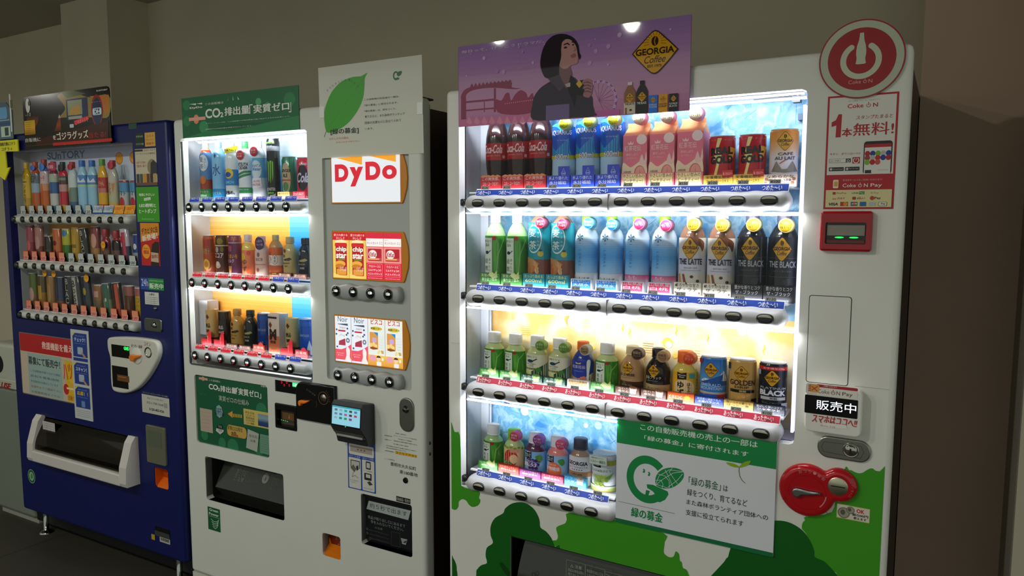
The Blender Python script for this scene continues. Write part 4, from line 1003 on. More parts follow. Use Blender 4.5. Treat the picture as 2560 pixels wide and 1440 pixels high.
def wafercard(pr, x0, x1, z0, z1):
    w, h = x1-x0, z1-z0; X = lambda f: x0+w*f; Z = lambda f: z0+h*f
    pr.R((x0, z0), (x1, z1), 'd4203c'); pr.R((x0, Z(.71)), (x1, Z(.88)), 'f4f0ee'); pr.T('キットカット ミニ', (X(.06), Z(.75)), (X(.95), Z(.81)), '8c1c34', .02, shear=.2); pr.T('毎日の', (X(.05), Z(.835)), (X(.25), Z(.855)), '8c1c34')
    pr.R((x0, Z(.36)), (x1, Z(.70)), 'e89088'); pr.RR((X(.1), Z(.40)), (X(.9), Z(.66)), .003, 'b0142c'); pr.E((X(.38), Z(.54)), w*.24, h*.095, 'f4e8e4'); pr.T('KitKat', (X(.16), Z(.49)), (X(.60), Z(.59)), 'a8142c', .03, shear=.3); pr.R((X(.12), Z(.425)), (X(.88), Z(.46)), 'e8a868'); pr.E((X(.82), Z(.44)), w*.07, h*.03, 'c04850')
    pr.RR((X(.06), Z(.07)), (X(.94), Z(.34)), .003, 'f4a0a8'); pr.RR((X(.07), Z(.075)), (X(.93), Z(.335)), .003, 'd8203c')
    for q, t_ in enumerate(('ウエハースと', 'ミルクチョコの', 'ベストバランス')): pr.T(t_, (X(.16-.04*q), Z(.26-.08*q)), (X(.84+.03*q), Z(.31-.08*q)), 'fbecec', .02, shear=.1)
    pr.T('Have a break, have a snack', (X(.08), Z(.02)), (X(.92), Z(.045)), 'f4c8cc')
def cookiecard(pr, x0, x1, z0, z1):
    w, h = x1-x0, z1-z0; X = lambda f: x0+w*f; Z = lambda f: z0+h*f
    pr.R((x0, z0), (x1, z1), 'e4ecf8'); pr.T('Noir', (X(.18), Z(.88)), (X(.80), Z(1.0)), '4a5460', .0); pr.P([(X(.15), Z(.83)), (X(.80), Z(.85)), (X(.82), Z(.80)), (X(.2), Z(.82))], '4a5468'); pr.T('mini', (X(.30), Z(.73)), (X(.65), Z(.78)), 'a05868')
    for a_, b_ in ((.1, .70), (.08, .60), (.78, .74), (.8, .64), (.72, .60), (.12, .32)): pr.E((X(a_), Z(b_)), w*.055, h*.022, '3c4c74', 12)
    pr.R((X(.2), Z(.665)), (X(.66), Z(.70)), 'b82c40'); pr.R((X(.22), Z(.36)), (X(.66), Z(.665)), 'eceef2'); pr.T('ノアール', (X(.25), Z(.55)), (X(.62), Z(.61)), '5a4a58', .0, shear=.2); pr.P([(X(.22), Z(.36)), (X(.66), Z(.36)), (X(.64), Z(.52)), (X(.24), Z(.45))], 'a8384c')
    pr.ring((X(.8), Z(.48)), w*.12, w*.05, '6c7c88', 16); pr.P([(x0, Z(.04)), (x1, Z(.04)), (x1, Z(.40)), (X(.7), Z(.32)), (X(.4), Z(.27)), (x0, Z(.27))], 'e85868')
    pr.P(bez([(X(.62), Z(.02)), (X(.70), Z(.15)), (X(.68), Z(.28)), (X(.8), Z(.34)), (X(.92), Z(.26)), (X(.9), Z(.12)), (x1, Z(.02))], 3), 'f4ecec')
    pr.T('ほどよい大きさ', (X(.1), Z(.17)), (X(.55), Z(.195)), 'f8e0e0'); pr.T('食べやすい', (X(.15), Z(.12)), (X(.5), Z(.15)), 'f8e0e0')
def biscuitcard(pr, x0, x1, z0, z1):
    w, h = x1-x0, z1-z0; X = lambda f: x0+w*f; Z = lambda f: z0+h*f
    pr.R((x0, z0), (x1, z1), 'e6ece8'); pr.T('ビスコ', (X(.18), Z(.89)), (X(.84), Z(1.0)), 'c01c34', .05); pr.E((X(.5), Z(.80)), w*.34, h*.045, 'd8c040'); pr.T('発酵バター', (X(.16), Z(.775)), (X(.84), Z(.825)), '5a5010', .03)
    pr.R((X(.1), Z(.36)), (X(.60), Z(.72)), 'd89848'); pr.P([(X(.34), Z(.72)), (X(.60), Z(.72)), (X(.60), Z(.63))], '1c8cd0'); pr.RR((X(.25), Z(.5)), (X(.5), Z(.6)), .002, 'c8a8d8')
    for q in range(4): pr.V('おいしくて強くなる'[q:q+5], (X(.66+.075*q), Z(.36)), (X(.71+.075*q), Z(.66)), '8c9088')
    for a_, b_ in ((.18, .44), (.34, .46), (.46, .42)): pr.E((X(a_), Z(b_)), w*.09, h*.045, 'f0d088', 12)
    pr.P([(X(.1), Z(.36)), (X(.3), Z(.34)), (X(.6), Z(.36)), (X(.5), Z(.39)), (X(.2), Z(.4))], '8c4c1c'); pr.P([(X(.52), Z(.28)), (X(.66), Z(.36)), (X(.76), Z(.31)), (X(.62), Z(.24))], 'e8d8a0'); pr.P([(X(.74), Z(.34)), (X(.92), Z(.34)), (X(.94), Z(.27)), (X(.8), Z(.27))], 'c8a868')
    pr.grad((x0, z0), (x1, Z(.23)), ['f0c860', 'e89c38'], 'v'); pr.E((X(.27), Z(.16)), w*.19, h*.07, 'e8a0b8'); pr.E((X(.62), Z(.15)), w*.12, h*.055, 'f4cca8', 14); pr.P(ell(X(.62), Z(.175), w*.13, h*.045, 14, 0, 180), '4c2c20'); pr.RR((X(.5), z0), (X(.78), Z(.09)), .002, 'e8ecf0'); pr.E((X(.86), Z(.15)), w*.06, h*.035, 'e0f4e8', 12)
brand = rz(zi, (185, 300), (800, 300), (500, 65), (500, 487), .001)
x0, z0, x1, z1, _ = brand
p2('snack_frame', tabframe(x0, x1, z0, z1, True), sp, label='amber frame round the logo')
pr = Print(.0045, mat='lit'); pr.R((x0, z0), (x1, z1), 'e4e8ee'); w_, h_ = x1-x0, z1-z0; X = lambda f: x0+w_*f; Z = lambda f: z0+h_*f
pr.P([(X(.08), Z(.97)), (X(.465), Z(.99)), (X(.46), Z(.80))], 'f0a020'); pr.P([(X(.53), Z(.995)), (X(.945), z1), (X(.945), Z(.83))], 'f0a020')
pr.T('D', (X(.05), Z(.45)), (X(.255), Z(.83)), 'd0142c', .06); pr.T('y', (X(.275), Z(.34)), (X(.475), Z(.76)), 'd0142c', .06); pr.T('D', (X(.51), Z(.47)), (X(.725), Z(.86)), 'd0142c', .06); pr.T('o', (X(.75), Z(.48)), (X(.955), Z(.77)), 'd0142c', .045)
p2('snack_card', pr.g, sp, label='backlit white card with red logo lettering')
zj8 = A.zoom(780, 770, 6.857, .008)
for r_ in range(2):
    if r_ == 0: x0, z0, x1, z1, _ = rz(zi, (195, 960), (812, 960), (500, 762), (500, 1180))
    else: x0, z0, x1, z1, _ = rz(zj8, (410, 500), (1568, 600), (970, 180), (970, 965))
    p2('snack_frame', tabframe(x0, x1, z0, z1, True), sp, label='amber frame round four snack cards')
    for q in range(4):
        a_ = x0+(x1-x0)*(q/4)+.0008; b_ = x0+(x1-x0)*((q+1)/4)-.0008; pr = Print(.0042, mat='lit')
        ((chipcard if q < 2 else wafercard) if r_ == 0 else (cookiecard if q < 2 else biscuitcard))(pr, a_, b_, z0, z1)
        p2('snack_card', pr.g, sp, label=['backlit card of a potato crisp tube', 'backlit red chocolate wafer card', 'backlit cookie card', 'backlit biscuit card'][r_*2+q//2])
US = [-1.6904+.0707*q for q in range(4)]
BS = [1.475-.1560, 1.475-.3235]
US = [(A.at(x, y)[0]) for x, y in ((848.9, 726.9), (891.1, 729.7), (934.2, 732.5), (978.3, 735.3))]
BS = [A.at(913, 731)[1], A.at(916, 944)[1]]
for i, bz in enumerate(BS):
    g = sculpt_bar(US[0]-.032, US[3]+.042, bz-.001, .047, -.015, .01, 'a2a6a4', .0707, US[0], .003); bar = p2('button_bar', g, sp)
    pr = Print(-.0255, eps=.00002)
    for u, v in zip(US, ((160, 160, 120, 120), (110, 110, 170, 170))[i]): dome_button(sp, u, bz, O2, p2); digits(pr, u, bz, v, False)
    p2('price_digits', pr.g, sp)
# ---- advertising window, green
x0, z0, x1, z1, _ = adv
g = Geo(); g.box(x0-.002, .006, z0-.002, x1+.002, .01, z1+.002, '0e5a38')
pr = Print(.0055, mat='satin'); w_, h_ = x1-x0, z1-z0; X = lambda x: k(x, 700)[0]; fx = lambda f: x0+w_*f; fz = lambda f: z0+h_*f
G1, G2c = '15603e', '2a7a50'
for a_, b_, r_ in ((.9, .62, .028), (.85, .1, .03), (.35, .04, .02), (.5, .02, .03), (.1, .1, .02)): pr.E((fx(a_), fz(b_+.02)), r_, r_, G2c)
for a_, b_ in ((.08, .72), (.14, .72)): pr.P([(fx(a_-.04), fz(b_+.02)), (fx(a_), fz(b_)), (fx(a_+.01), fz(b_-.02))], G2c)
ck = k
pr.E(ck(268, 165), .0085, .0085, 'c8907c'); pr.R(ck(205, 172), (ck(330, 0)[0], ck(330, 158)[1]), 'd0a090')
pr.T('この自販機は', ck(357, 198), ck(525, 195), 'd8dccc', .01); pr.T('CO', ck(355, 318), (ck(480, 0)[0], ck(480, 258)[1]), 'e4e8dc', .03); pr.T('2', ck(490, 345), ck(522, 305), 'e4e8dc', .03)
pr.T('排出量', ck(530, 355), ck(770, 305), 'e4e8dc', .03); pr.T('「実質ゼロ」', ck(772, 400), ck(1138, 360), 'e4e8dc', .03); pr.T('実質ゼロの仕組み', ck(508, 492), ck(955, 492), 'c8d0c0', .0)
pr.T('DyDo', ck(1140, 292), (x1-.003, ck(1200, 262)[1]), 'd8d8c8', .03)
pr.R(ck(235, 945), ck(405, 635), 'b8a898'); 
for q in range(5): pr.L([ck(250, 660+55*q), ck(375, 680+55*q)], .0007, 'a86858')
pr.P(bez([(ck(512, 655)[0]+.0185*math.cos(t)*(1+.06*math.cos(8*t)), ck(512, 655)[1]+.0235*math.sin(t)*(1+.06*math.cos(8*t))) for t in [2*PI*q/32 for q in range(32)]], 1), '8cacb4')
for q, t_ in enumerate(('自販機', '稼働時に', '排出するCO2')): pr.T(t_, ck(470-14*q, 620+38*q+8), ck(545+22*q, 612+38*q), '1c3038', .02)
pr.P([ck(640, 690), ck(715, 648), ck(715, 755)], 'd89838')
for q in range(6): pr.R(ck(722+24*q, 738+3*q), ck(736+24*q, 690+3*q), 'c8a848')
a_ = ck(885, 860)[0]; pr.R((a_, ck(1050, 880)[1]), (x1, ck(1050, 640)[1]), 'd0bc68'); pr.grad((ck(1070, 0)[0], ck(1070, 862)[1]), (x1, ck(1160, 700)[1]), ['7c98a8', '8ca8b4', '2c4478', '1c3470'], 'v')
for q, t_ in enumerate(('再生可能', 'エネルギーの', '環境価値', '(CO2を排出', 'しない価値)')): pr.T(t_, ck(905+3*q, 682+40*q), ck(1042, 672+40*q), '3c3818', .01)
pr.P([ck(490, 860), ck(545, 850), ck(570, 910), ck(478, 905)], '141c18'); pr.P([ck(472, 905), ck(582, 935), ck(582, 960), ck(530, 1000), ck(466, 945)], 'c8ccc4'); pr.T('CO2', ck(505, 952), ck(555, 930), '2c302c', .02); pr.T('CO2', ck(502, 892), ck(555, 872), 'b0b4ac', .02)
pr.RR((ck(600, 0)[0], ck(745, 1035)[1]), (ck(893, 0)[0], ck(745, 868)[1]), .015, 'c8a450'); pr.T('実質CO2排出', ck(640, 925), ck(862, 905), '2c2c18', .02); pr.T('±0', ck(697, 1000), ck(770, 965), '2c2c18', .03); pr.R(ck(697, 1018), ck(802, 1012), 'a85828')
pr.P([ck(945, 918), ck(1112, 990), ck(1088, 1265), ck(920, 1200)], 'b0b4a8'); pr.T('非化石', ck(965, 1040), ck(1088, 1020), '1c2418', .01); pr.T('証書', ck(985, 1108), ck(1060, 1088), '1c2418', .01)
pr.P([ck(1128, 990), (x1, ck(1260, 1020)[1]), (x1, ck(1260, 1310)[1]), ck(1132, 1275)], '6c9880')
for q in range(7): pr.L([ck(1145, 1035+34*q), (x1-.004, ck(1145, 1040+34*q)[1])], .0007, '2c5c44')
b0 = len(g.v); g.v += pr.g.v; g.f += [tuple(b0+j for j in f) for f in pr.g.f]; g.c += pr.g.c; g.m += pr.g.m; g.s += pr.g.s
p2('advert_panel', g, label='dark green advert about carbon emissions')
# chute flap
x0, z0, x1, z1, _ = ch
g = Geo(); g.add([(x0+.028, .085, z1-.004), (x1-.002, .085, z1-.004), (x1-.002, .02, z0+.048), (x0+.028, .02, z0+.048), (x1-.002, .06, z0), (x0+.012, .06, z0), (x0, .004, z0), (x1, .004, z0)], [(3, 2, 1, 0), (5, 4, 2, 3)], '2f322c', 'gloss')
fl = p2('flap', g)
pr = Print(.03, mat='satin'); c = n4(787, 395); tf = lambda x, y, zz_: (x, .085+(zz_-z1+.004)*(.065/(z1-z0-.052))-.0012-(.03-y), zz_)
pr.tf = tf; pr.ring(c, .0155, .0135, 'a8aca4', 30); pr.ring(c, .012, .009, '8c9088', 30); pr.E(c, .0085, .0085, '767a72'); pr.P([(c[0]-.002, c[1]-.006), (c[0]+.004, c[1]-.006), (c[0]+.003, c[1]+.005), (c[0], c[1]+.006)], '23261f')
for q in range(4): pr.T(['お取り出し口', '開けて下さい', 'ゆっくり', 'ご注意'][q], n4(470-3*q, 285+32*q+12), n4(580-3*q, 278+32*q+10), '6c7068', .0)
pr.L([n4(600, 270), n4(745, 300), n4(740, 420), n4(590, 415)], .0006, '6c7068', closed=True)
pr.T('注意', n4(885, 365), n4(945, 350), '7c8078'); 
for q in range(4): pr.T('手を入れない', n4(872, 405+32*q), n4(938, 398+32*q), '5c6058')
p2('flap_print', pr.g, fl)
# green power sticker
pr = Print(-.0006); a_, b_ = n4(268, 660), n4(418, 945); x0 = n4(272, 800)[0]; x1 = n4(408, 800)[0]; zt_ = n4(330, 672)[1]; zb_ = n4(350, 932)[1]
pr.R((x0, zb_), (x1, zt_), '0c5a34'); w_, h_ = x1-x0, zt_-zb_
pr.T('Green', (x0+w_*.12, zt_-h_*.17), (x0+w_*.86, zt_-h_*.05), 'c8d8c4', .03); pr.T('Power', (x0+w_*.1, zt_-h_*.35), (x0+w_*.9, zt_-h_*.23), 'c8d8c4', .03); pr.R((x0+w_*.06, zt_-h_*.405), (x1-w_*.04, zt_-h_*.39), 'a8b8a4')
for q in range(4): pr.L([(x0+w_*(.25+.05*q), zt_-h_*(.52+.1*q)), (x0+w_*(.48+.03*q), zt_-h_*(.60+.1*q)), (x0+w_*(.72), zt_-h_*(.58+.08*q)), (x0+w_*.9-w_*.03*q, zt_-h_*(.46+.08*q))], .0022, 'c8d8c4')
p2('green_sticker', pr.g)
# snack retrieval door
x0, z0, x1, z1, _ = sn
g = Geo(); g.prism(rrect(x0+.002, z0+.001, x1-.002, z1-.016, .006), .022, .03, '15181a', 'gloss', bev=.003); g.box(x0, .012, z1-.014, x1, .045, z1, '0a0b0c'); sd = p2('snack_door', g)
pr = Print(.0212, mat='satin'); kn = A.zoom(760, 1200, 6.0, .02)
pr.P([kn(968, 312), kn(1598, 462), kn(1560, 605), kn(932, 435)], 'a8b0b0'); pr.lay += 1
za, zb_ = kn(1270, 500)[1], kn(1270, 395)[1]
def slp(pr, t_, p, q, h, col, bold=0):
    a_ = kn(*p); b_ = kn(*q); pr.T(t_, (a_[0], (a_[1]+b_[1])/2), (b_[0], (a_[1]+b_[1])/2+h), col, bold)
slp(pr, '約５秒で出ます', (985, 420), (1540, 548), .017, '15181a', .01)
slp(pr, '商品が取り出し口に出るまで', (955, 570), (1515, 725), .011, '8c9494'); slp(pr, '手を入れないでください。', (1000, 645), (1490, 775), .011, '8c9494')
slp(pr, '△注意', (1055, 728), (1175, 752), .007, '787e7e')
for q in range(3): slp(pr, '□取り出し口に手や物を入れないでください', (975, 760+58*q), (1270, 832+58*q), .004, '5a6060'); 
for q in range(2): pr.ring(kn(945, 733+62*q), .0042, .003, '8c9494', 16)
pr.L([kn(1312, 775), kn(1440, 800), kn(1440, 1010), kn(1305, 980)], .0006, '5a6060', closed=True); pr.P([kn(1450, 870), kn(1550, 895), kn(1525, 975), kn(1470, 960)], '9aa0a0'); pr.P([kn(1480, 935), kn(1545, 905), kn(1520, 950)], '15181a')
p2('door_print', pr.g, sd)
pr = Print(-.0006); a_, b_ = nn(1385, 300), nn(1597, 320); zt_ = nn(1490, 262)[1]; zb_ = nn(1490, 338)[1]
pr.R((a_[0], zb_), (b_[0], zt_), '15181a'); pr.T('収納商品・販売中', (a_[0]+.002, zb_+.003), (b_[0]-.002, zt_-.003), 'b0b4ac', .02); p2('black_label', pr.g)
# change tray marking
x0, z0, x1, z1, _ = cr
pr = Print(.034, mat='satin'); g = Geo(); g.add([(x0, .002, z0), (x1, .002, z0), (x1, .034, z0+.03), (x0, .034, z0+.03)], [(0, 1, 2, 3)], 'e07812', 'gloss'); pr.g = g
pr.P([(x0, z0+.012), (x0+.016, z0+.012), (x0+.010, z0+.03), (x0, z0+.052)], 'e07812', 'gloss'); pr.T('おつり・返却', nn(375, 950), nn(535, 935), 'c89070')
for a_, b_ in ((447, 1002), (420, 1038), (478, 1045)): pr.ring(nn(a_, b_), .0055, .0038, 'b89078', 20)
p2('tray_marking', pr.g)
# price display, bill slot, coin knob, reader
x0, z0, x1, z1, _ = dp
pr = Print(.0035, mat='glow'); 
for q in range(4): c = l4(150+29.5*q, 122+(31 if q % 2 else 0)+q*1.5); pr.ring(c, .0034, .0025, 'c0142c', 18, sz=1.25)
g_ = l4(275, 172); pr.RR(g_, (x1-.001, l4(310, 128)[1]), .001, '10b860'); pr.T('GM', (g_[0]+.002, g_[1]+.002), (x1-.003, l4(310, 135)[1]), 'a0ffb0', .02); p2('display_digits', pr.g)
x0, z0, x1, z1, _ = bl
g = Geo(); g.plate(rrect(x0, z0, x1, z1, .005), [rrect(x0+.008, z0+.012, x1-.010, z1-.022, .002)], -.004, .003, '0c0d0c', 'gloss', bev=.003, rim=.015); b2 = p2('bill_slot', g)
pr = Print(.012, mat='satin'); pr.R((x0+.014, z0+.010), (x1-.010, z1-.024), '3a352c'); pr.R((x0+.02, z0+.03), (x1-.014, z1-.034), '6a4a24'); pr.P([((x0+x1)/2+.002, z0+.038), ((x0+x1)/2+.007, z0+.034), ((x0+x1)/2+.002, z0+.05), ((x0+x1)/2-.003, z0+.034)], 'c07a28')
for q in range(4): pr.E((x0+.016+.0095*q, z0+.026-.0006*q), .003, .0008, '20e060', 10, m='glow')
pr.RR((x0+.02, z0+.014), (x1-.016, z0+.022), .001, '4a4434'); p2('bill_slot_light', pr.g, b2)
cl_, cr_ = l4(350, 400)[0], l4(808, 400)[0]; ct, cb = l4(580, 118)[1]-.004, l4(580, 590)[1]+.004
g = Geo(); rr_ = .031
pts = [(cr_, ct)]+[(cl_+rr_-rr_*math.sin(t), ct-rr_+rr_*math.cos(t)) for t in [PI/2*q/8 for q in range(9)]]+rrect(cl_, cb, cl_+.01, cb+.01, .004)[-6:]+[(cr_-rr_+rr_*math.sin(t), cb+rr_-rr_*math.cos(t)) for t in [PI/2*q/8 for q in range(9)]]
g.prism(pts, -.012, .002, '0a0a0a', 'gloss', bev=.005); cm = p2('coin_unit', g, label='black coin unit with an orange lever')
g = Geo(); c = l4(415, 350); c = (c[0]+.004, c[1]+.003)
g.prism(bez([(c[0]-.008, c[1]+.002), (c[0]-.006, c[1]-.009), (c[0]+.002, c[1]-.010), (c[0]+.006, c[1]-.002), (c[0]+.022, c[1]+.0), (c[0]+.037, c[1]+.010), (c[0]+.016, c[1]+.0085), (c[0]-.002, c[1]+.008)]), -.024, -.012, 'f07c14', 'satin', bev=.002); p2('return_lever', g, cm, label='orange return lever')
c = l4(670, 295); g = Geo(); g.lathe([(.0005, -.0148), (.0125, -.0148), (.0135, -.012)], c[0]+.002, 0, c[1], '9c988c', 'metal', 28, axis='y'); g.box(c[0]-.009, -.0155, c[1]-.001, c[0]+.013, -.0147, c[1]+.001, '0a0a0a'); g.lathe([(.0205, -.0125), (.0212, -.0128), (.0219, -.0125)], c[0]+.001, 0, c[1], '8c5a40', 'satin', 36, axis='y'); p2('coin_slot', g, cm)
pr = Print(-.0123)
for q, t_ in enumerate('コイン投入口'):
    t = math.radians(60-15*q); pr.T(t_, (c[0]+.029*math.cos(t)-.002, c[1]+.029*math.sin(t)-.002), (c[0]+.029*math.cos(t)+.002, c[1]+.029*math.sin(t)+.002), '9c5a38', rot=t-PI/2)
for q, t_ in enumerate('おつり返却'): pr.T(t_, l4(478+22*q, 205+16*q), l4(495+22*q, 185+16*q), '6a5a50')
pr.L(zp(l4, [(590, 330), (600, 370), (590, 405)]), .0006, '8c6a50'); p2('unit_marking', pr.g, cm)
# card reader
kr = A.zoom(670, 930, 4.646, -.06)
x0, x1 = l4(790, 500)[0]+.028, l4(1238, 500)[0]; zt_ = kr(980, 395)[1]; zb_ = l4(1100, 830)[1]
fx0, fx1 = kr(798, 500)[0], kr(1112, 500)[0]
x0 = l4(925, 600)[0]-.014; x1 = l4(1240, 600)[0]
zt_ = l4(1050, 340)[1]; z_m = kr(960, 660)[1]; zft = kr(960, 405)[1]; zfb = kr(960, 800)[1]; zb_ = l4(1180, 830)[1]
prof = [(.002, zt_), (-.050, zft+.012), (-.060, zft), (-.066, z_m+.002), (-.058, z_m-.012), (-.040, zfb+.004), (-.034, zb_+.002), (.002, zb_)]
g = Geo(); n_ = len(prof)
xs = (x0, x0+.004, x1-.004, x1)
vs = []
for i_, xx in enumerate(xs):
    sh = .003 if i_ in (0, 3) else 0; cyy = sum(p[0] for p in prof)/n_; czz = sum(p[1] for p in prof)/n_
    for y_, zz_ in prof: vs.append((xx, y_+(cyy-y_)*.05*(sh > 0), zz_+(czz-zz_)*.04*(sh > 0)))
fs = [(i_*n_+j, i_*n_+(j+1) % n_, (i_+1)*n_+(j+1) % n_, (i_+1)*n_+j) for i_ in range(3) for j in range(n_)]+[tuple(range(n_))[::-1], tuple(3*n_+j for j in range(n_))]
g.add(vs, fs, '25272a', 'satin'); rdr = p2('card_reader', g, label='dark grey card reader with a small lit screen')
tf = lambda x, y, zz_: (x, -.060+(zft-zz_)*(-.006/(zft-z_m))-.0006-(0-y), zz_)
sx0, sx1 = x0+.006, x1-.006; sz1, sz0 = zft-.003, z_m+.009
pr = Print(0, mat='screen', tf=tf); pr.R((x0+.003, z_m+.003), (x1-.003, zft-.001), '060708', 'gloss'); pr.R((sx0, sz0), (sx1, sz1), '8cc8dc'); pr.R((sx0, sz1-.005), (sx1, sz1), '3c9cb0')
for q in range(14):
    a_, b_ = q % 5, q//5; pr.RR((sx0+(sx1-sx0)*(.09+.175*a_), sz1-.013-.0125*b_-.003), (sx0+(sx1-sx0)*(.19+.175*a_), sz1-.013-.0125*b_+.004), .001, ['5a6c7c', '8ca0b0', '1c9c8c', '3c4c34', '3c7c9c', '6c7c8c', '4c6c9c', 'a05c8c', '5c1c3c', 'b03c6c', '8ca0ac', '0c7c5c', '2c8c5c', '7c3c6c'][q])
pr.E(((sx0+sx1)/2, z_m+.006), .0022, .0012, '20e888', 10, m='glow'); p2('reader_screen', pr.g, rdr)
g = Geo(); tf2 = lambda x, zz_: -.058+(z_m-.012-zz_)*(.018/(z_m-.012-zfb-.004))-.001
pts = bez([(x0+.010, z_m-.016), (x1-.010, z_m-.016), (x1-.006, zfb+.014), (x1-.008, zfb+.004), (x0+.014, zfb+.004), (x0+.006, zfb+.014)], 3)
tr = tessellate_polygon([[Vector((a_, b_, 0)) for a_, b_ in pts]]); g.add([(a_, tf2(a_, b_), b_) for a_, b_ in pts], [flipto(pts, t) for t in tr], '6c6e6c', 'metal')
g.tube([(x0+.012, tf2(0, zfb+.008)-.003, zfb+.008), (x1-.012, tf2(0, zfb+.008)-.003, zfb+.008)], .004, 'a09e9c'); p2('card_slot', g, rdr)
# instruction sheet under the reader
pr = Print(-.0006); x0, x1 = (l4(925, 900)[0]+l4(935, 1340)[0])/2, (l4(1245, 900)[0]+l4(1255, 1410)[0])/2; zt_ = l4(1090, 815)[1]+.003; zb_ = l4(1095, 1378)[1]
pr.R((x0, zb_), (x1, zt_), '1c4ca4'); w_, h_ = x1-x0, zt_-zb_; X = lambda f: x0+w_*f; Z = lambda f: z0_+h_*f; z0_ = zb_
pr.T('電子マネー・コード決済', (X(.2), Z(.935)), (X(.8), Z(.965)), 'c8d4e4', .01); pr.RR((X(.05), Z(.70)), (X(.95), Z(.92)), .005, 'd4d4cc'); pr.R((X(.1), Z(.76)), (X(.9), Z(.88)), 'a89c90'); pr.T('★ ★ ★', (X(.34), Z(.80)), (X(.66), Z(.84)), '2a2a2a')
pr.T('ICカード決済', (X(.06), Z(.655)), (X(.46), Z(.685)), 'e8ecf4', .01); pr.T('QRコード決済', (X(.54), Z(.655)), (X(.94), Z(.685)), 'e8ecf4', .01)
pr.RR((X(.04), Z(.02)), (X(.475), Z(.64)), .004, 'd4d4cc'); pr.RR((X(.525), Z(.02)), (X(.96), Z(.64)), .004, 'd4d4cc')
pr.L([(X(.12), Z(.44)), (X(.12), Z(.58)), (X(.43), Z(.58)), (X(.43), Z(.44))], .003, '24221f'); pr.R((X(.16), Z(.46)), (X(.40), Z(.56)), 'c0c0b8'); pr.P([(X(.1), Z(.42)), (X(.2), Z(.5)), (X(.32), Z(.42)), (X(.24), Z(.34))], '6c6860'); pr.P([(X(.3), Z(.47)), (X(.38), Z(.5)), (X(.40), Z(.42)), (X(.33), Z(.38))], '34322e')
pr.L([(X(.2), Z(.34)), (X(.16), Z(.24)), (X(.26), Z(.28)), (X(.38), Z(.24))], .0014, '3c3a34'); pr.T('カードをかざして', (X(.08), Z(.16)), (X(.42), Z(.19)), '2a2a2a'); pr.T('ください', (X(.1), Z(.12)), (X(.3), Z(.145)), '2a2a2a')
pr.RR((X(.66), Z(.46)), (X(.84), Z(.62)), .003, '3c3a36'); pr.RR((X(.69), Z(.49)), (X(.81), Z(.59)), .001, 'c8c8c0'); pr.T('コードを表示', (X(.57), Z(.41)), (X(.88), Z(.435)), '2a2a2a'); pr.RR((X(.6), Z(.24)), (X(.86), Z(.38)), .003, '2a2a28'); pr.R((X(.66), Z(.29)), (X(.82), Z(.36)), 'c8c8c0'); pr.P([(X(.7), Z(.2)), (X(.8), Z(.23)), (X(.9), Z(.17)), (X(.78), Z(.14))], '44423e'); pr.T('かざしてください', (X(.57), Z(.06)), (X(.9), Z(.085)), '2a2a2a')
p2('instruction_sheet', pr.g)
# key lock
c0 = l4(1617, 500); hw = (l4(1700, 500)[0]-l4(1533, 500)[0])/2; zt_, zb_ = l4(1617, 300)[1], l4(1625, 692)[1]; zm = (zt_+zb_)/2
g = Geo(); g.prism(rrect(c0[0]-hw, zb_, c0[0]+hw, zt_, hw*.95, 8), -.005, .002, '8e9088', 'metal', bev=.003); lk = p2('lock_plate', g)
g = Geo(); lz = l4(1612, 430)[1]; lx = c0[0]-.001; g.lathe([(.0005, -.014), (.0065, -.014), (.0075, -.012), (.0085, -.0068), (.0112, -.0065), (.012, -.0055)], lx, 0, lz, '6c6c68', 'chrome', 24, axis='y'); p2('lock_cylinder', g, lk)
g = Geo(); c = l4(1600, 1258); g.lathe([(.0005, -.003), (.005, -.004), (.0085, -.004), (.0095, 0)], c[0], 0, c[1], '3c3c38', 'chrome', 20, axis='y'); p2('key_lock', g)
for yy in (1110, 1137):
    c = A.at(1077, yy, .02); g = Geo(); g.lathe([(.0005, 0), (.005, 0), (.0055, .004)], UR-.0005, .022, c[1], '2a2a2a', 'satin', 12, axis='y'); p2('screw_cap', g)
# printed contact text
pr = Print(-.0004)
for t_, a_, b_, c_ in (('故障と苦情は', (1480, 725), (1605, 718), '4a4c40'), ('管理責任者', (1355, 745), (1440, 738), '4a4c40'), ('ダイドービバレッジサービス株式会社', (1462, 755), (1730, 768), '3a3c30'), ('名古屋みどり営業所', (1512, 788), (1672, 795), '3a3c30'), ('お客様センター', (1355, 788), (1440, 788), '4a4c40'), ('愛知県名古屋市緑区大高町1-26-41', (1462, 806), (1732, 838), '3a3c30'), ('0120-147-254', (1458, 846), (1628, 852), '2a2c22'), ('・受付時間は月曜から金曜の9時から17時まで', (1365, 860), (1725, 910), '4a4c40'), ('故障の際は販売機番号をお知らせ下さい', (1375, 882), (1610, 918), '4a4c40'), ('自動販売機番号', (1360, 918), (1465, 922), '4a4c40')):
    p, q = l4(*a_), l4(*b_); zc_ = (p[1]+q[1])/2; pr.T(t_, (p[0], zc_-.0018), (q[0], zc_+.0018), c_)
p, q = l4(1482, 955), l4(1728, 958); zc_ = (l4(1600, 965)[1]+l4(1600, 945)[1])/2; pr.R((p[0], zc_-.0045), (q[0], zc_+.0045), 'd8a818'); pr.T('3157741', (p[0]+.003, zc_-.003), (q[0]-.002, zc_+.003), '5a4808', .0, sp=1.3)
p, q = l4(1355, 1010), l4(1475, 1018); pr.T('ここの住所は', (p[0], (p[1]+q[1])/2-.0022), (q[0], (p[1]+q[1])/2+.0022), '2a2c22')
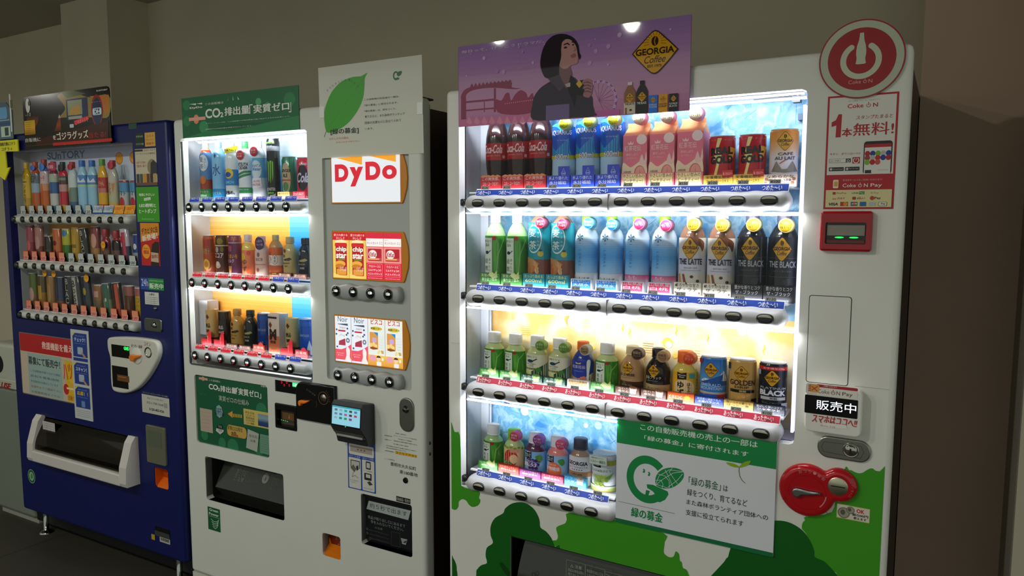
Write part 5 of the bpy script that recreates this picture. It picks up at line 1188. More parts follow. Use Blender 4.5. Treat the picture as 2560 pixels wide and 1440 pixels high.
p, q = l4(1425, 1085), l4(1720, 1110); zc_ = l4(1570, 1097)[1]+.001; pr.T('豊明市大久伝町', (p[0], zc_-.0062), (q[0], zc_+.0062), '24261e', -.005); p, q = l4(1530, 1165), l4(1740, 1190); zc_ = l4(1640, 1178)[1]; pr.T('東180番地', (p[0], zc_-.0062), (q[0], zc_+.0062), '24261e', -.005)
p2('contact_text', pr.g)
LIFT = 2.0
# ---- green carbon banner and leaf notice taped on top
z = A.zoom(430, 190, 4.113, -.003)
x0, x1 = (z(105, 400)[0]+z(112, 600)[0])/2, z(1305, 300)[0]; zt_ = (z(105, 235)[1]+z(1305, 88)[1])/2; zb_ = (z(110, 640)[1]+z(1303, 555)[1])/2
g = Geo(); g.prism(rrect(x0, zb_, x1, zt_, .002), -.0035, -.001, '0d4a2c', 'satin'); cb = build('carbon_banner', g, frame=M2, origin=((x0+x1)/2, -.003, zb_), label='dark green banner with large white lettering on top of the middle machine', cat='banner')
pr = Print(-.0036); w_, h_ = x1-x0, zt_-zb_; fx = lambda f: x0+w_*f; fz = lambda f: zb_+h_*f
for a_, b_, r_, c_ in ((.045, .82, .02, '1c6038'), (.68, .72, .014, '3c7c54'), (.755, .64, .009, '2c6c48'), (.045, .42, .02, '1c6038'), (.2, .24, .024, '266b42'), (.93, .7, .026, '1c6038')): pr.E((fx(a_), fz(b_)), r_, r_*.9, c_)
pr.P([(fx(.0), fz(0)), (fx(.25), fz(.15)), (fx(.45), fz(.08)), (fx(.6), fz(.16)), (fx(1), fz(.32)), (fx(1), fz(0))], '1c6038'); pr.P(ell(fx(.52), fz(.24), w_*.2, h_*.08, 20, 180, 360), '0f3f2a')
for a_ in (-1, 0, 1): pr.P([(fx(.465+a_*.045), fz(.82)), (fx(.472+a_*.05), fz(.82)), (fx(.468+a_*.038), fz(.93-.03*abs(a_)))], '9ab8a0')
pr.T('DyDo', z(185, 345), z(315, 308), 'd8dcd0', .04); pr.P([z(180, 290), z(250, 282), z(248, 300)], 'd8dcd0'); pr.P([z(255, 285), z(312, 275), z(312, 292)], 'd8dcd0'); pr.E(z(252, 445), .0145, .0165, 'c07850'); pr.R(z(178, 465), (z(330, 0)[0], z(178, 432)[1]), 'd89888')
W = 'e4e8e0'
pr.T('この自販機は', z(345, 303), z(530, 258), W, .01); pr.T('CO', z(348, 438), (z(485, 0)[0], z(485, 328)[1]), W, .03); pr.T('2', z(500, 425), z(530, 370), W, .03); pr.T('排出量', z(545, 410), z(795, 300), W, .03); pr.T('「', z(800, 390), z(832, 290), W, .0); pr.T('実質ゼロ', z(843, 385), z(1205, 262), W, .03); pr.T('」', z(1205, 375), z(1228, 270), W, .0)
pr.T('ダイドードリンコは、この自販機の年間消費電力量に相当する非化石証書により、', z(348, 495), z(1220, 408), 'c0ccc0'); pr.T('稼働時のCO2排出量を実質ゼロとしています。', z(348, 555), z(830, 505), 'c0ccc0')
build('banner_print', pr.g, cb, origin=((x0+x1)/2, -.003, zb_))
z = A.zoom(780, 130, 5.76, -.02)
x0, x1 = z(48, 700)[0], z(1555, 600)[0]; zt_ = (z(50, 225)[1]+z(1562, 18)[1])/2; zb_ = (A.at(797, 394)[1]+A.at(1047, 386)[1])/2
x1 = A.at(1049, 260, -.02)[0]; x0 = A.at(790, 260, -.02)[0]
lean = .005/(zt_-zb_); g = Geo(); vs = [(x0, -.0018, zb_), (x1, -.0018, zb_), (x1, -.0068, zt_), (x0, -.0068, zt_)]; fs = [(0, 1, 2, 3)]
g.add(vs, fs, 'cfd1c4', 'sheet', True); ln = build('leaf_notice', g, frame=M2, origin=((x0+x1)/2, -.004, zb_), label='laminated white notice with a green leaf taped above the snack panel', cat='notice')
pr = Print(-.0020, eps=.00002, mat='satin', tf=lambda x, y, zz_: (x, y-(zz_-zb_)*lean, zz_))
z = A.zoom(780, 130, 5.76, -.004)
pr.P(bez(zp(z, [(205, 1145), (178, 1000), (180, 860), (220, 720), (300, 560), (430, 430), (580, 365), (700, 352), (740, 335), (803, 303), (768, 380), (762, 480), (745, 640), (690, 790), (600, 930), (500, 1040), (380, 1120), (280, 1160)])), '2c7a1c'); pr.L(zp(z, [(205, 1140), (185, 1190), (175, 1225)]), .0022, '1c3a14')
pr.L(zp(z, [(205, 1140), (400, 850), (620, 560), (770, 350)]), .0012, '256a18')
for q, t_ in enumerate('ホッとひといき森づくり'):
    a_ = z(*[(228, 555), (268, 518), (308, 485), (350, 457), (396, 432), (440, 415), (487, 408), (545, 400), (575, 420), (620, 455), (665, 500)][q]); pr.T(t_, (a_[0]-.0032, a_[1]-.0035), (a_[0]+.0032, a_[1]+.0035), '1c2418', .01, rot=math.radians(52-10*q))
pr.T('[緑の募金]', z(270, 1200), z(668, 1080), '12241c', .03); pr.T('わたしたちの森は、', z(248, 1268), z(535, 1215), 'a04838'); pr.T('わたしたちで守りたい。', z(345, 1312), z(695, 1268), 'a04838')
for q, (t_, a_, b_) in enumerate((('この自販機の収益金の一部は、', (755, 702), (1262, 625)), ('「緑の募金」に寄付されます。', (757, 785), (1240, 712)), ('「緑の募金」は、緑をつくり、', (757, 868), (1215, 800)), ('育てるなど、また森林ボランティア', (762, 950), (1338, 868)), ('団体の支援などに役立てられて', (762, 1040), (1285, 962)), ('います。', (765, 1122), (885, 1085)))): pr.T(t_, z(*a_), z(*b_), '1c2018', .01)
c = z(1215, 343); pr.ring(c, .0105, .0068, '0c4a30', 30, 40, 330, sz=1.25); pr.P(bez(zp(z, [(1230, 330), (1250, 290), (1298, 275), (1290, 320), (1255, 350)])), '0c4a30'); pr.P([z(1205, 375), z(1265, 375), z(1250, 400), z(1215, 395)], '0c4a30')
build('notice_print', pr.g, ln, origin=((x0+x1)/2, -.004, zb_))
for xx, zz_ in ((x0+.008, .45), (x1-.012, .40)):
    g = Geo(); g.box(xx-.008, -.0058, zb_+(zt_-zb_)*zz_, xx+.012, -.0030, zb_+(zt_-zb_)*zz_+.035, 'c4c6c0', 'satin'); build('tape', g, ln, origin=((x0+x1)/2, -.004, zb_))

LIFT = 1.0
# ================================================================ left machine (navy blue)
A = M1
UL, UR, TOP = -3.650, -2.503, 1.830
O1 = ((UL+UR)/2, 0, 0)
m1 = root('vending_machine', M1, O1, 'navy blue vending machine with unlit display and white coin unit, at the left', 'vending machine')
def p1(name, g, parent=None, label=None, kind=None): return build(name, g, parent or m1, origin=O1, label=label, kind=kind)
B1 = [1.475-.0167, 1.475-.2189, 1.475-.441]
U1 = [-3.5473+.0694*k for k in range(12)]
a = A.zoom(0, 180, 3.789); b = A.zoom(0, 540, 3.789); c = A.zoom(0, 800, 3.6); d = A.zoom(0, 1060, 3.79); e5 = A.zoom(200, 340, 6.545)
NAVY = '0a1656'
hl, hr = a(70, 1000)[0], (a(1258, 690)[0]+b(1335, 1050)[0])/2; ht = a(1255, 684)[1]+.010; hb = b(700, 1040)[1]
hb = (b(175, 975)[1]+b(1335, 1110)[1])/2
ad = (c(190, 400)[0], c(430, 705)[1], c(670, 400)[0]+.03, c(430, 140)[1])
sl, sr = c(330, 900)[0]+.02, c(1185, 1100)[0]; stp = c(760, 930)[1]; sbt = d(700, 440)[1]
g = Geo(); ct = (c(1392, 1400)[0], d(1530, 610)[1], d(1592, 500)[0], c(1450, 1335)[1])
g.plate(rrect(UL, .115, UR, TOP, .014, 3), [rrect(hl, hb, hr, ht, .008), rrect(sl+.012, sbt+.01, sr-.02, stp-.01, .004), rrect(*ct, .012)], 0, .04, NAVY, 'panel', bev=.012, rim=.03)
d1 = p1('door', g)
p1('cabinet', shell(UL+.01, UR-.008, .04, .74, .10, 1.81, '0a0c18'), label='near-black cabinet body')
g = Geo(); g.box(UL+.02, .05, .045, UR-.02, .07, .115, '0a0a10'); p1('kick_plate', g)
for x in (UL+.10, UR-.10):
    g = Geo(); g.lathe([(.0005, 0), (.032, 0), (.034, .004), (.02, .012), (.011, .016), (.011, .11)], x, .045, 0, 'a8aca8', 'chrome', 18); p1('levelling_foot', g)
g = Geo(); g.box(ct[0], .036, ct[1], ct[2], .04, ct[3], 'c04c10', 'gloss'); g.add([(ct[0], .003, ct[1]), (ct[2], .003, ct[1]), (ct[2], .036, ct[1]+.03), (ct[0], .036, ct[1]+.03)], [(0, 1, 2, 3)], 'f0701c', 'gloss'); g.box(ct[0], .003, ct[1], ct[0]+.003, .036, ct[3], 'e8641a', 'gloss')
pr = Print(.0355); pr.T('おつり返却', (ct[0]+.03, (ct[1]+ct[3])/2+.006), (ct[2]-.004, (ct[1]+ct[3])/2+.018), 'e8b8a0'); pr.ring(((ct[0]+ct[2])/2+.01, (ct[1]+ct[3])/2-.010), .009, .006, 'e0a080', 18)
p1('change_tray', g, label='orange change tray'); p1('tray_marking', pr.g)
BW = .10
g = Geo(); g.box(hl-.01, .03, hb, hl, BW, ht, 'c8ccc8'); g.box(hr, .03, hb, hr+.01, BW, ht, 'c4c8c8'); g.box(hl, .03, ht, hr, BW, ht+.01, 'c4c8c8'); g.box(hl, .03, hb-.01, hr, BW, hb, 'a8aca8'); p1('case_lining', g)
rows1 = [(B1[0]-.02, ht), (B1[1]-.02, B1[0]-.02), (B1[2]-.02, B1[1]-.02)]
za = A.zoom(30, 360, 7.2, BW); ze = A.zoom(200, 340, 6.545, BW)
for i, (z0, z1) in enumerate(rows1):
    pr = Print(BW)
    if i == 0:
        pr.grad((hl, z0), (hr, z1), ['c4c0d8', 'd4dcec', 'c8dcec', 'a8d0e4', '88c4e0', 'c8dce4'], 'v')
        pr.T('SUnTORY', za(640, 285), za(1315, 105), '2c7c9c', .02)
        for x_, t_ in ((8.65, 'おすすめ'), (10.0, '新発売')): pr.E((U1[0]+.0694*x_, z1-.048), .025, .025, 'c03818'); pr.E((U1[0]+.0694*x_, z1-.048), .0225, .0225, 'f0a818'); pr.T(t_, (U1[0]+.0694*x_-.017, z1-.054), (U1[0]+.0694*x_+.017, z1-.041), '8c2c18', .01)
        pr.RR((hr-.135, z0+.165), (hr-.004, z1-.012), .014, 'c8ccc0'); pr.RR((hr-.125, z0+.18), (hr-.083, z1-.045), .018, '3c5c8c'); pr.E((hr-.104, (z0+z1)/2+.075), .013, .022, 'a8b8b8'); pr.T('水と生きる', (hr-.12, z1-.034), (hr-.02, z1-.024), '8c98a0')
    elif i == 1:
        pr.R((hl, z0), (hr, z1), 'c8ccd0'); pr.grad((U1[1], z0+.05), (U1[6], z1-.002), ['e8a020', 'f0b040', 'd8c0a0'], 'v')
    else: pr.R((hl, z0), (hr, z1), 'b4b4bc'); pr.grad((U1[1], z1-.05), (hr-.05, z1-.006), ['8c90b0', 'a8a8c0'], 'v'); pr.T('あったか～い商品です', (U1[7], z1-.062), (U1[9]+.03, z1-.045), 'd8d8d0', .02)
    p1('back_panel', pr.g, label='pale back panel')
p1('glass_pane', pane(hl, hr, hb, ht, .031))
g = Geo(); g.box(hl+.008, .02, hb-.001, hr-.004, .03, B1[2]-.02, '5a6058', 'satin'); p1('lower_gutter', g)
gb = None
for i, bz in enumerate(B1):
    g = sculpt_bar(U1[0]-.032, U1[11]+.042, bz, .038, -.012, .03, 'cccec6', .0694, U1[0], .0012); bar = p1('button_bar', g)
    for u in U1:
        if gb is None:
            g = Geo(); g.lathe([(.0005, -.0075), (.006, -.0070), (.0105, -.0050), (.013, -.002), (.014, .002)], 0, -.013, 0, '2c3028', 'gloss', 22, axis='y', cf=None); gb = build('button', g, bar); bb = gb
        else: bb = gb.copy(); COL.objects.link(bb); bb.parent = bar
        bb.location = (u-O1[0], 0, bz)
    g = Geo(); g.box(hl+.012, .024, bz+.018, hr-.012, BW, bz+.022, 'd4d6d6'); p1('shelf', g)
    # price cards, hung in a row under the goods
    for k_, u in enumerate(U1):
        z0, z1 = bz+.0225, bz+.062; pr = Print(.022, tf=slanted(.022, z0, .25)); lean = .010
        if i == 0 and k_ >= 8:
            col, tx, tc = ('b8c8d0', '110', '2c4c7c') if k_ < 10 else ('f0a818', '100', 'c03c14')
            pr.R((u-.032, z0+.002), (u+.032, z1-.004), col); pr.T(tx+'円', (u-.027, z0+.014), (u+.027, z1-.009), tc, .02)
            if k_ < 10: pr.R((u-.032, z0+.002), (u+.032, z0+.008), '2c5c9c')
            else: pr.T('つめた～い', (u-.024, z0+.005), (u+.024, z0+.012), '7c3c10', .02)
        else:
            red = (i == 1 and k_ < 5) or i == 2
            pts = [(u-.022+lean, z0), (u+.028+lean*.3, z0), (u+.022-lean, z1), (u-.028, z1)]
            pr.P(pts, 'b83c28' if red else '3c4c50'); q = offset_poly(pts, .0018); pr.P(q, 'e08860' if red else 'b4bcb8')
            pr.P([(pts[0][0]-.0016, z0+.018), (pts[1][0]-.006, z0+.018), (pts[1][0]-.004, z0+.002), (pts[0][0]+.002, z0+.002)], 'dca098' if red else 'c4ccc4')
            pr.T({0: '120', 1: '100', 2: '100'}[i], (u-.014, z0+.004), (u+.020, z0+.016), 'b02c20' if red else '24343c', .03)
        p1('price_card', pr.g)
# advert window lower left
g = Geo(); x0, z0, x1, z1 = ad
pr = Print(-.0012); pr.RR((x0, z0), (x1, z1), .008, '6c6c60'); pr.RR((x0+.004, z0+.004), (x1-.002, z1-.004), .006, 'c8b8a0')
pr.RR((x0+.004, z1-.085), (x1-.002, z1-.004), .006, 'b81c20'); pr.T('救援機能を備えた', (c(365, 0)[0], z1-.062), (x1-.006, z1-.030), 'f0d0c0', .03)
pr.P([(x0+.12, z1-.088), (x1-.002, z1-.10), (x1-.002, z0+.01), (x1-.09, z0+.006), (x1-.10, z1-.10)], 'e0b420'); pr.T('ハツン', (x1-.112, z1-.185), (x1-.01, z1-.11), 'c03018', .05, shear=-.15); pr.E((x1-.098, z1-.225), .02, .024, 'c02820')
pr.R((x1-.095, z0+.06), (x1-.004, z1-.215), 'e8dcb0'); pr.P([(x1-.08, z0+.1), (x1-.02, z0+.08), (x1-.012, z0+.13)], 'e8c030'); pr.T('!自販できる', (x1-.09, z0+.012), (x1-.006, z0+.035), 'b03420', .02)
px0, px1 = c(255, 400)[0], c(560, 500)[0]; pz1, pz0 = c(400, 315)[1], c(400, 700)[1]+.008
pr.R((px0, pz0), (px1, pz1), '9cb4ac'); pr.T('募集にて販売中！', (px0+.006, pz1-.052), (px1-.01, pz1-.016), '20282c', .03)
for q in range(5): pr.T(['この自動販売機では水分補給', '飲料を募集価格', '安全飲料をお届けしています', '営業所までご連絡下さい', 'お客様専用ダイヤル'][q], (px0+.016, pz1-.085-.024*q), (px1-.012-.01*(q % 3), pz1-.074-.024*q), '2c5c84' if q < 3 else '9c5c50')
p1('advert_panel', pr.g, label='red and yellow advert behind a pale notice')
# vertical strip of three blue cards
x0, x1 = (c(640, 85)[0]+c(685, 880)[0])/2, (c(800, 95)[0]+c(845, 912)[0])/2; z1 = (c(640, 82)[1]+c(800, 98)[1])/2; z0 = (c(683, 878)[1]+c(845, 912)[1])/2; H_ = z1-z0; w_ = x1-x0
g = Geo(); g.box(x0, -.0035, z0, x1, -.001, z1, 'c4c8c8'); pr = Print(-.0037)
for q, (a0, a1, t_, tc) in enumerate(((.70, .965, 'チェック！', 'd8e0ec'), (.395, .635, 'スキャン！', 'd8e0ec'), (.13, .365, '応募！！', 'd8b830'))):
    pr.R((x0+w_*.1, z0+H_*a0), (x1-w_*.1, z0+H_*a1), '1c3c8c'); pr.P([(x0+w_*.1, z0+H_*a1), (x0+w_*.26, z0+H_*a1), (x0+w_*.1, z0+H_*(a1-.04))], 'd8c030')
    pr.T(t_, (x0+w_*.2, z0+H_*(a1-.095)), (x1-w_*.2, z0+H_*(a1-.05)), tc, .04); pr.T('スマートフォンで', (x0+w_*.25, z0+H_*(a1-.04)), (x1-w_*.25, z0+H_*(a1-.025)), 'b8c8e0'); pr.L([(x0+w_*.2, z0+H_*(a1-.115)), (x1-w_*.2, z0+H_*(a1-.115))], .001, '8ca0c8')
    if q < 2: pr.RR((x0+w_*.35, z0+H_*(a0+.03)), (x0+w_*.65, z0+H_*(a0+.11)), .004, 'a8b8c8'); pr.P([(x0+w_*.62, z0+H_*(a0+.06)), (x0+w_*.85, z0+H_*(a0-.005)), (x0+w_*.7, z0+H_*(a0)), (x0+w_*.55, z0+H_*(a0+.045))], 'c08870')
    else: pr.RR((x0+w_*.42, z0+H_*(a0+.01)), (x0+w_*.62, z0+H_*(a0+.08)), .003, '6c8cb8')
pr.R((x0+w_*.1, z0+H_*.655), (x1-w_*.1, z0+H_*.69), '1c3c8c'); 
for q in range(4): pr.L([(x0+w_*.12, z0+H_*(.1-.022*q)), (x1-w_*.12, z0+H_*(.1-.022*q))], .0008, '6c7470')
for G2 in (pr.g,): b0 = len(g.v); g.v += G2.v; g.f += [tuple(b0+j for j in f) for f in G2.f]; g.c += G2.c; g.m += G2.m; g.s += G2.s
p1('blue_strip_sign', g, label='white strip with three blue cards')
# white shield-shaped coin unit
pts = bez(zp(c, [(1004, 200), (1010, 160), (1060, 148), (1230, 150), (1400, 172), (1450, 200), (1466, 270), (1450, 350), (1400, 450), (1340, 540), (1270, 610), (1180, 650), (1080, 640), (1045, 600), (1035, 500), (1030, 340), (1010, 260)]), 3)
xl = c(1004, 200)[0]
g = Geo(); g.prism(pts, -.020, .002, 'cfcfc2', 'satin', bev=.007); cu = p1('coin_unit', g, label='white coin unit with an orange lever')
pr = Print(-.0205); pr.R(c(1050, 318), (c(1195, 0)[0], c(1050, 210)[1]), '0a0d0a', 'gloss'); pr.T('GMD', c(1158, 262), c(1205, 238), '20e850', .04, m='glow')
pr.T('おつり・返却', c(1225, 236), (c(1310, 0)[0], c(1225, 208)[1]), '3c3c34', .02); pr.T('コイン', c(1340, 222), c(1398, 196), '9c6050', .02)
q0 = c(1060, 590); q1 = c(1190, 400); pr.R(q0, (q1[0], c(1060, 400)[1]), '0e0f0c', 'gloss'); pr.R(c(1100, 535), (c(1180, 0)[0], c(1100, 480)[1]), '6c4420'); pr.L([c(1110, 500), c(1178, 510)], .003, 'c07030'); p1('unit_marking', pr.g, cu)
k0 = c(1275, 315); g = Geo(); g.lathe([(.0005, -.024), (.030, -.024), (.033, -.022), (.034, -.019)], k0[0], 0, k0[1], 'd8d8cc', 'satin', 32, axis='y'); p1('dial', g, cu)
g = Geo(); g.prism(bez([(k0[0]-.030, k0[1]-.004), (k0[0]-.022, k0[1]-.020), (k0[0]-.004, k0[1]-.020), (k0[0]+.006, k0[1]-.010), (k0[0]+.030, k0[1]-.001), (k0[0]+.030, k0[1]+.007), (k0[0]+.004, k0[1]+.004), (k0[0]-.018, k0[1]+.005)]), -.036, -.023, 'e07a1c', 'satin', bev=.003); p1('return_lever', g, cu)
k1 = c(1375, 285); g = Geo(); g.lathe([(.0005, -.015), (.012, -.015), (.016, -.021), (.019, -.0225), (.0215, -.021), (.0215, -.018)], k1[0], 0, k1[1], '8a8c84', 'chrome', 28, axis='y'); g.box(k1[0]-.0015, -.0160, k1[1]-.009, k1[0]+.0015, -.0148, k1[1]+.009, '101010'); p1('coin_slot', g, cu)
# handle plate
x0, x1 = b(1378, 1030)[0], b(1540, 1040)[0]; z1 = b(1455, 966)[1]; z0 = b(1455, 1092)[1]
g = Geo(); g.prism(rrect(x0, z0, x1, z1, .012), -.006, .002, '7c827c', 'metal', bev=.003); g.lathe([(.0005, -.012), (.010, -.012), (.013, -.007)], b(1475, 1035)[0], 0, b(1475, 1035)[1], 'a0a49c', 'chrome', 22, axis='y'); p1('lock_plate', g)
g = Geo(); k1 = b(1475, 875); g.lathe([(.0005, -.008), (.007, -.007), (.009, -.002), (.009, .001)], k1[0], 0, k1[1], 'a0a0a4', 'chrome', 18, axis='y'); p1('key_lock', g)
# stickers down the right side
def sticker(name, zf, TL, BR, col, fn=None, y=-.0006, label=None):
    x0, x1 = zf(TL[0], (TL[1]+BR[1])/2)[0], zf(BR[0], (TL[1]+BR[1])/2)[0]; z1 = zf((TL[0]+BR[0])/2, TL[1])[1]; z0 = zf((TL[0]+BR[0])/2, BR[1])[1]
    pr = Print(y); pr.R((x0, z0), (x1, z1), col); w, h = x1-x0, z1-z0
    if fn: fn(pr, lambda f: x0+w*f, lambda f: z0+h*f, w, h)
    return p1(name, pr.g, label=label)
def s_led(pr, X, Z, w, h):
    for (t_, a0, b0, a1, b1, c_) in (('地球にやさしい', .12, .74, .82, .82, 'e8f4dc'), ('LED照明と', .12, .42, .86, .52, 'f0f8e8'), ('ヒートポンプ', .1, .25, .86, .37, 'f0f8e8'), ('suntory', .2, .06, .76, .10, '9cc890')): pr.T(t_, (X(a0), Z(b0)), (X(a1), Z(b1)), c_, .03)
    pr.P([(X(.34), Z(.6)), (X(.64), Z(.63)), (X(.64), Z(.71)), (X(.34), Z(.68))], 'd8e4cc'); pr.T('日本の', (X(.38), Z(.63)), (X(.6), Z(.67)), '4c8c2c')
sticker('green_sticker', a, (1297, 1088), (1508, 1420), '3c9c1c', s_led, label='green energy saving sticker')
def s_ad(pr, X, Z, w, h):
    pr.R((X(0), Z(.93)), (X(.38), Z(.985)), '24301c'); pr.T('2024.1.10より', (X(.42), Z(.93)), (X(.97), Z(.985)), '3c3c30'); pr.T('ワンランク上の珈琲を', (X(.04), Z(.84)), (X(.95), Z(.89)), '5c3c28', .02); pr.T('抽選で1万名様に', (X(.06), Z(.60)), (X(.5), Z(.66)), 'a05030'); pr.T('当たる！', (X(.06), Z(.5)), (X(.5), Z(.57)), 'a04824', .04)
    pr.E((X(.78), Z(.5)), w*.22, h*.21, '8c8460'); pr.P([(X(.7), Z(.3)), (X(.72), Z(.6)), (X(.85), Z(.68)), (X(1), Z(.6)), (X(1), Z(.3))], '2c3438')
    for q, c_ in enumerate(('3c4440', '4c5450', 'c89020', '6c3820', '34302c', 'b89860')): pr.RR((X(.03+.16*q), Z(.08)), (X(.17+.16*q), Z(.32)), .002, c_)
    pr.R((X(0), Z(0)), (X(1), Z(.08)), '6c5040')
sticker('coffee_sticker', a, (1285, 725), (1487, 1075), 'c8c0a4', s_ad)
def s_y(pr, X, Z, w, h):
    for q in range(3): pr.T(['コスト', 'キャンペーン', '実施中!'][q], (X(.12), Z(.66-.27*q)), (X(.88), Z(.84-.27*q)), '9c4818', .02)
sticker('yellow_sticker', a, (1373, 572), (1472, 705), 'd8a848', s_y)
def s_w(pr, X, Z, w, h): pr.T('のみもの', (X(.1), Z(.68)), (X(.9), Z(.84)), 'a8b4a0', .03); pr.T('ワクワク部', (X(.05), Z(.1)), (X(.95), Z(.25)), 'a8b4a0', .03)
sticker('dark_sticker', a, (1285, 580), (1362, 705), '14301c', s_w)
sticker('tape', a, (1220, 488), (1295, 540), '24503c')
def s_red(pr, X, Z, w, h):
    pr.P([(X(0), Z(.7)), (X(0), Z(1)), (X(1), Z(1)), (X(1), Z(.72)), (X(0), Z(.55))], 'e08c18'); pr.T('デカビタC缶', (X(.05), Z(.76)), (X(.94), Z(.90)), '2c1c14', .03, rot=.10, shear=.1); pr.T('新登場！', (X(.08), Z(.60)), (X(.9), Z(.74)), 'f0e8d8', .05, rot=.16)
    pr.E((X(.27), Z(.33)), w*.22, h*.17, 'f0a020'); pr.T('刺激的', (X(.12), Z(.38)), (X(.42), Z(.42)), '7c3c10'); pr.T('爆誕', (X(.12), Z(.27)), (X(.42), Z(.36)), 'c02818', .04)
    pr.P([(X(.5), Z(.0)), (X(.52), Z(.3)), (X(.6), Z(.5)), (X(.78), Z(.57)), (X(.98), Z(.56)), (X(.96), Z(.3)), (X(.94), Z(0))], '2c1814'); pr.P([(X(.51), Z(.1)), (X(.53), Z(.32)), (X(.92), Z(.30)), (X(.92), Z(.08))], 'c8b090'); pr.T('DEKAVITA C', (X(.55), Z(.18)), (X(.9), Z(.26)), '8c1818', .04, rot=.05)
sticker('red_sticker', b, (1337, 66), (1513, 470), 'c01c1c', s_red, label='red and yellow drink sticker')
def s_24(pr, X, Z, w, h): pr.R((X(.34), Z(0)), (X(1), Z(1)), '1c8c44'); pr.T('24h', (X(.03), Z(.3)), (X(.32), Z(.9)), 'd0d8f0', .0); pr.T('販売中', (X(.38), Z(.12)), (X(.97), Z(.58)), 'e0f0d8', .04); pr.T('自動販売機は24時間', (X(.38), Z(.72)), (X(.97), Z(.86)), 'a8d8a8')
sticker('open_sticker', b, (1335, 590), (1553, 700), '2c4ca0', s_24, label='blue and green on sale sticker')
def s_n(pr, X, Z, w, h):
    pr.T('△警告', (X(.3), Z(.74)), (X(.7), Z(.9)), '2c2c2c', .03)
    for q in range(4): pr.T('いたずら防止機能付き', (X(.08), Z(.54-.15*q)), (X(.92), Z(.62-.15*q)), '3c3c3c')
sticker('warning_sticker', b, (1374, 722), (1506, 840), 'd0d4cc', s_n)
def s_c(pr, X, Z, w, h):
    pr.R((X(0), Z(.84)), (X(1), Z(1)), '14204c'); pr.T('サントリービバレッジサービス(株)', (X(.05), Z(.88)), (X(.95), Z(.95)), 'b8c0d0'); pr.T('商品についてのお問い合わせ', (X(.2), Z(.66)), (X(.8), Z(.74)), '3c3c3c'); pr.T('02178168', (X(.18), Z(.44)), (X(.78), Z(.54)), '3c3c3c'); pr.R((X(.8), Z(.38)), (X(.93), Z(.6)), 'a0a09c'); pr.T('0120-403-026', (X(.26), Z(.14)), (X(.8), Z(.26)), '2c2c2c', .03)
sticker('contact_sticker', c, (1280, 655), (1525, 850), 'c4c4b8', s_c)
pr = Print(-.0006); c0 = d(300, 495); pr.E(c0, .030, .033, '8cbc8c'); pr.E(c0, .027, .030, '1c5c34'); pr.E(c0, .019, .021, '8cbc94'); pr.P(bez([(c0[0]-.006, c0[1]-.012), (c0[0]+.010, c0[1]-.006), (c0[0]+.008, c0[1]+.012), (c0[0]-.004, c0[1]+.010)], 3), '4c8c5c'); p1('round_sticker', pr.g, label='round green recycling sticker')
# label and slots low at the right
g = Geo(); 
x0, x1 = d(1475, 1050)[0], d(1610, 1050)[0]; g.box(x0, -.002, d(1540, 1040)[1], x1, .002, d(1540, 985)[1], '0a0a0a', 'gloss'); g.box(x0, -.003, d(1540, 1070)[1], x1, .002, d(1540, 1025)[1], '3c3e3a', 'satin'); p1('socket_cover', g)
sticker('barcode_label', d, (1515, 1078), (1612, 1128), 'b8b8b0', lambda pr, X, Z, w, h: [pr.R((X(.08+.055*q), Z(.3)), (X(.08+.055*q+.02+.012*(q % 3)), Z(.85)), '24241f') for q in range(15)])
sticker('hazard_label', d, (1436, 1045), (1468, 1095), 'b8a020')
# clouded plastic document pocket
x0, x1 = c(1330, 1100)[0], c(1500, 1100)[0]; z1, z0 = c(1400, 952)[1], c(1430, 1296)[1]
g = Geo(); g.prism(rrect(x0, z0, x1, z1, .008), -.008, .001, '6a6a58', 'gloss', bev=.003); g.box(x0+.012, -.009, z0+(z1-z0)*.45, x1-.02, -.0079, z1-.02, '5a6450', 'satin'); p1('document_pocket', g)
# the big delivery mouth: white bracket frame and clear flap
ZL = c(330, 900)
g = Geo()
xo0, xo1 = c(300, 1150)[0], d(1280, 590)[0]; zt_l = c(360, 845)[1]; zb0 = d(700, 500)[1]
zb_lo = (d(320, 365)[1]+d(1210, 618)[1])/2; zb_hi = (d(375, 280)[1]+d(1150, 485)[1])/2
DPT = -.062
xo1 = A.at(331, 1222, -.035)[0]; xo0 = A.at(84, 1150, -.035)[0]
zb_lo = (A.at(85, 1156, DPT)[1]+A.at(318, 1222, DPT)[1])/2; zb_hi = (A.at(99, 1133, DPT)[1]+A.at(303, 1188, DPT)[1])/2; ztp = (A.at(100, 1035)[1]+A.at(322, 1088)[1])/2
for side, xx in ((0, xo0), (1, xo1-.045)):
    y_ = [(.002, ztp), (-.012, ztp+.004), (-.030, ztp-.02), (-.058, zb_hi+.03), (DPT, zb_lo+.015), (DPT+.006, zb_lo), (.002, zb_lo)]
    vs = [(xx, y, zz_) for y, zz_ in y_]+[(xx+.045, y, zz_) for y, zz_ in y_]; n_ = len(y_)
    g.add(vs, [tuple(range(n_))[::-1], tuple(range(n_, 2*n_))]+[(j, (j+1) % n_, n_+(j+1) % n_, n_+j) for j in range(n_)], 'cfcbc4', 'satin')
g.prism(rrect(xo0+.04, zb_lo, xo1-.04, zb_hi, .006), DPT, .002, 'cfcbc4', 'satin', bev=.006)
fr = p1('mouth_frame', g, label='white bracket round the delivery mouth')
g = Geo(); g.box(xo0+.045, .10, sbt, xo1-.045, .104, stp+.02, '3a3a34'); g.box(xo0+.045, .002, sbt-.004, xo1-.045, .10, sbt, '1c1e1c'); p1('mouth_recess', g)
vs = []; fs = []
for j in range(9):
    t = j/8; y = -.050*math.sin(t*PI/2)**1.2; zz_ = ztp-.01-(ztp-.01-zb_hi-.005)*t; vs += [(xo0+.045, y, zz_), (xo1-.045, y, zz_)]
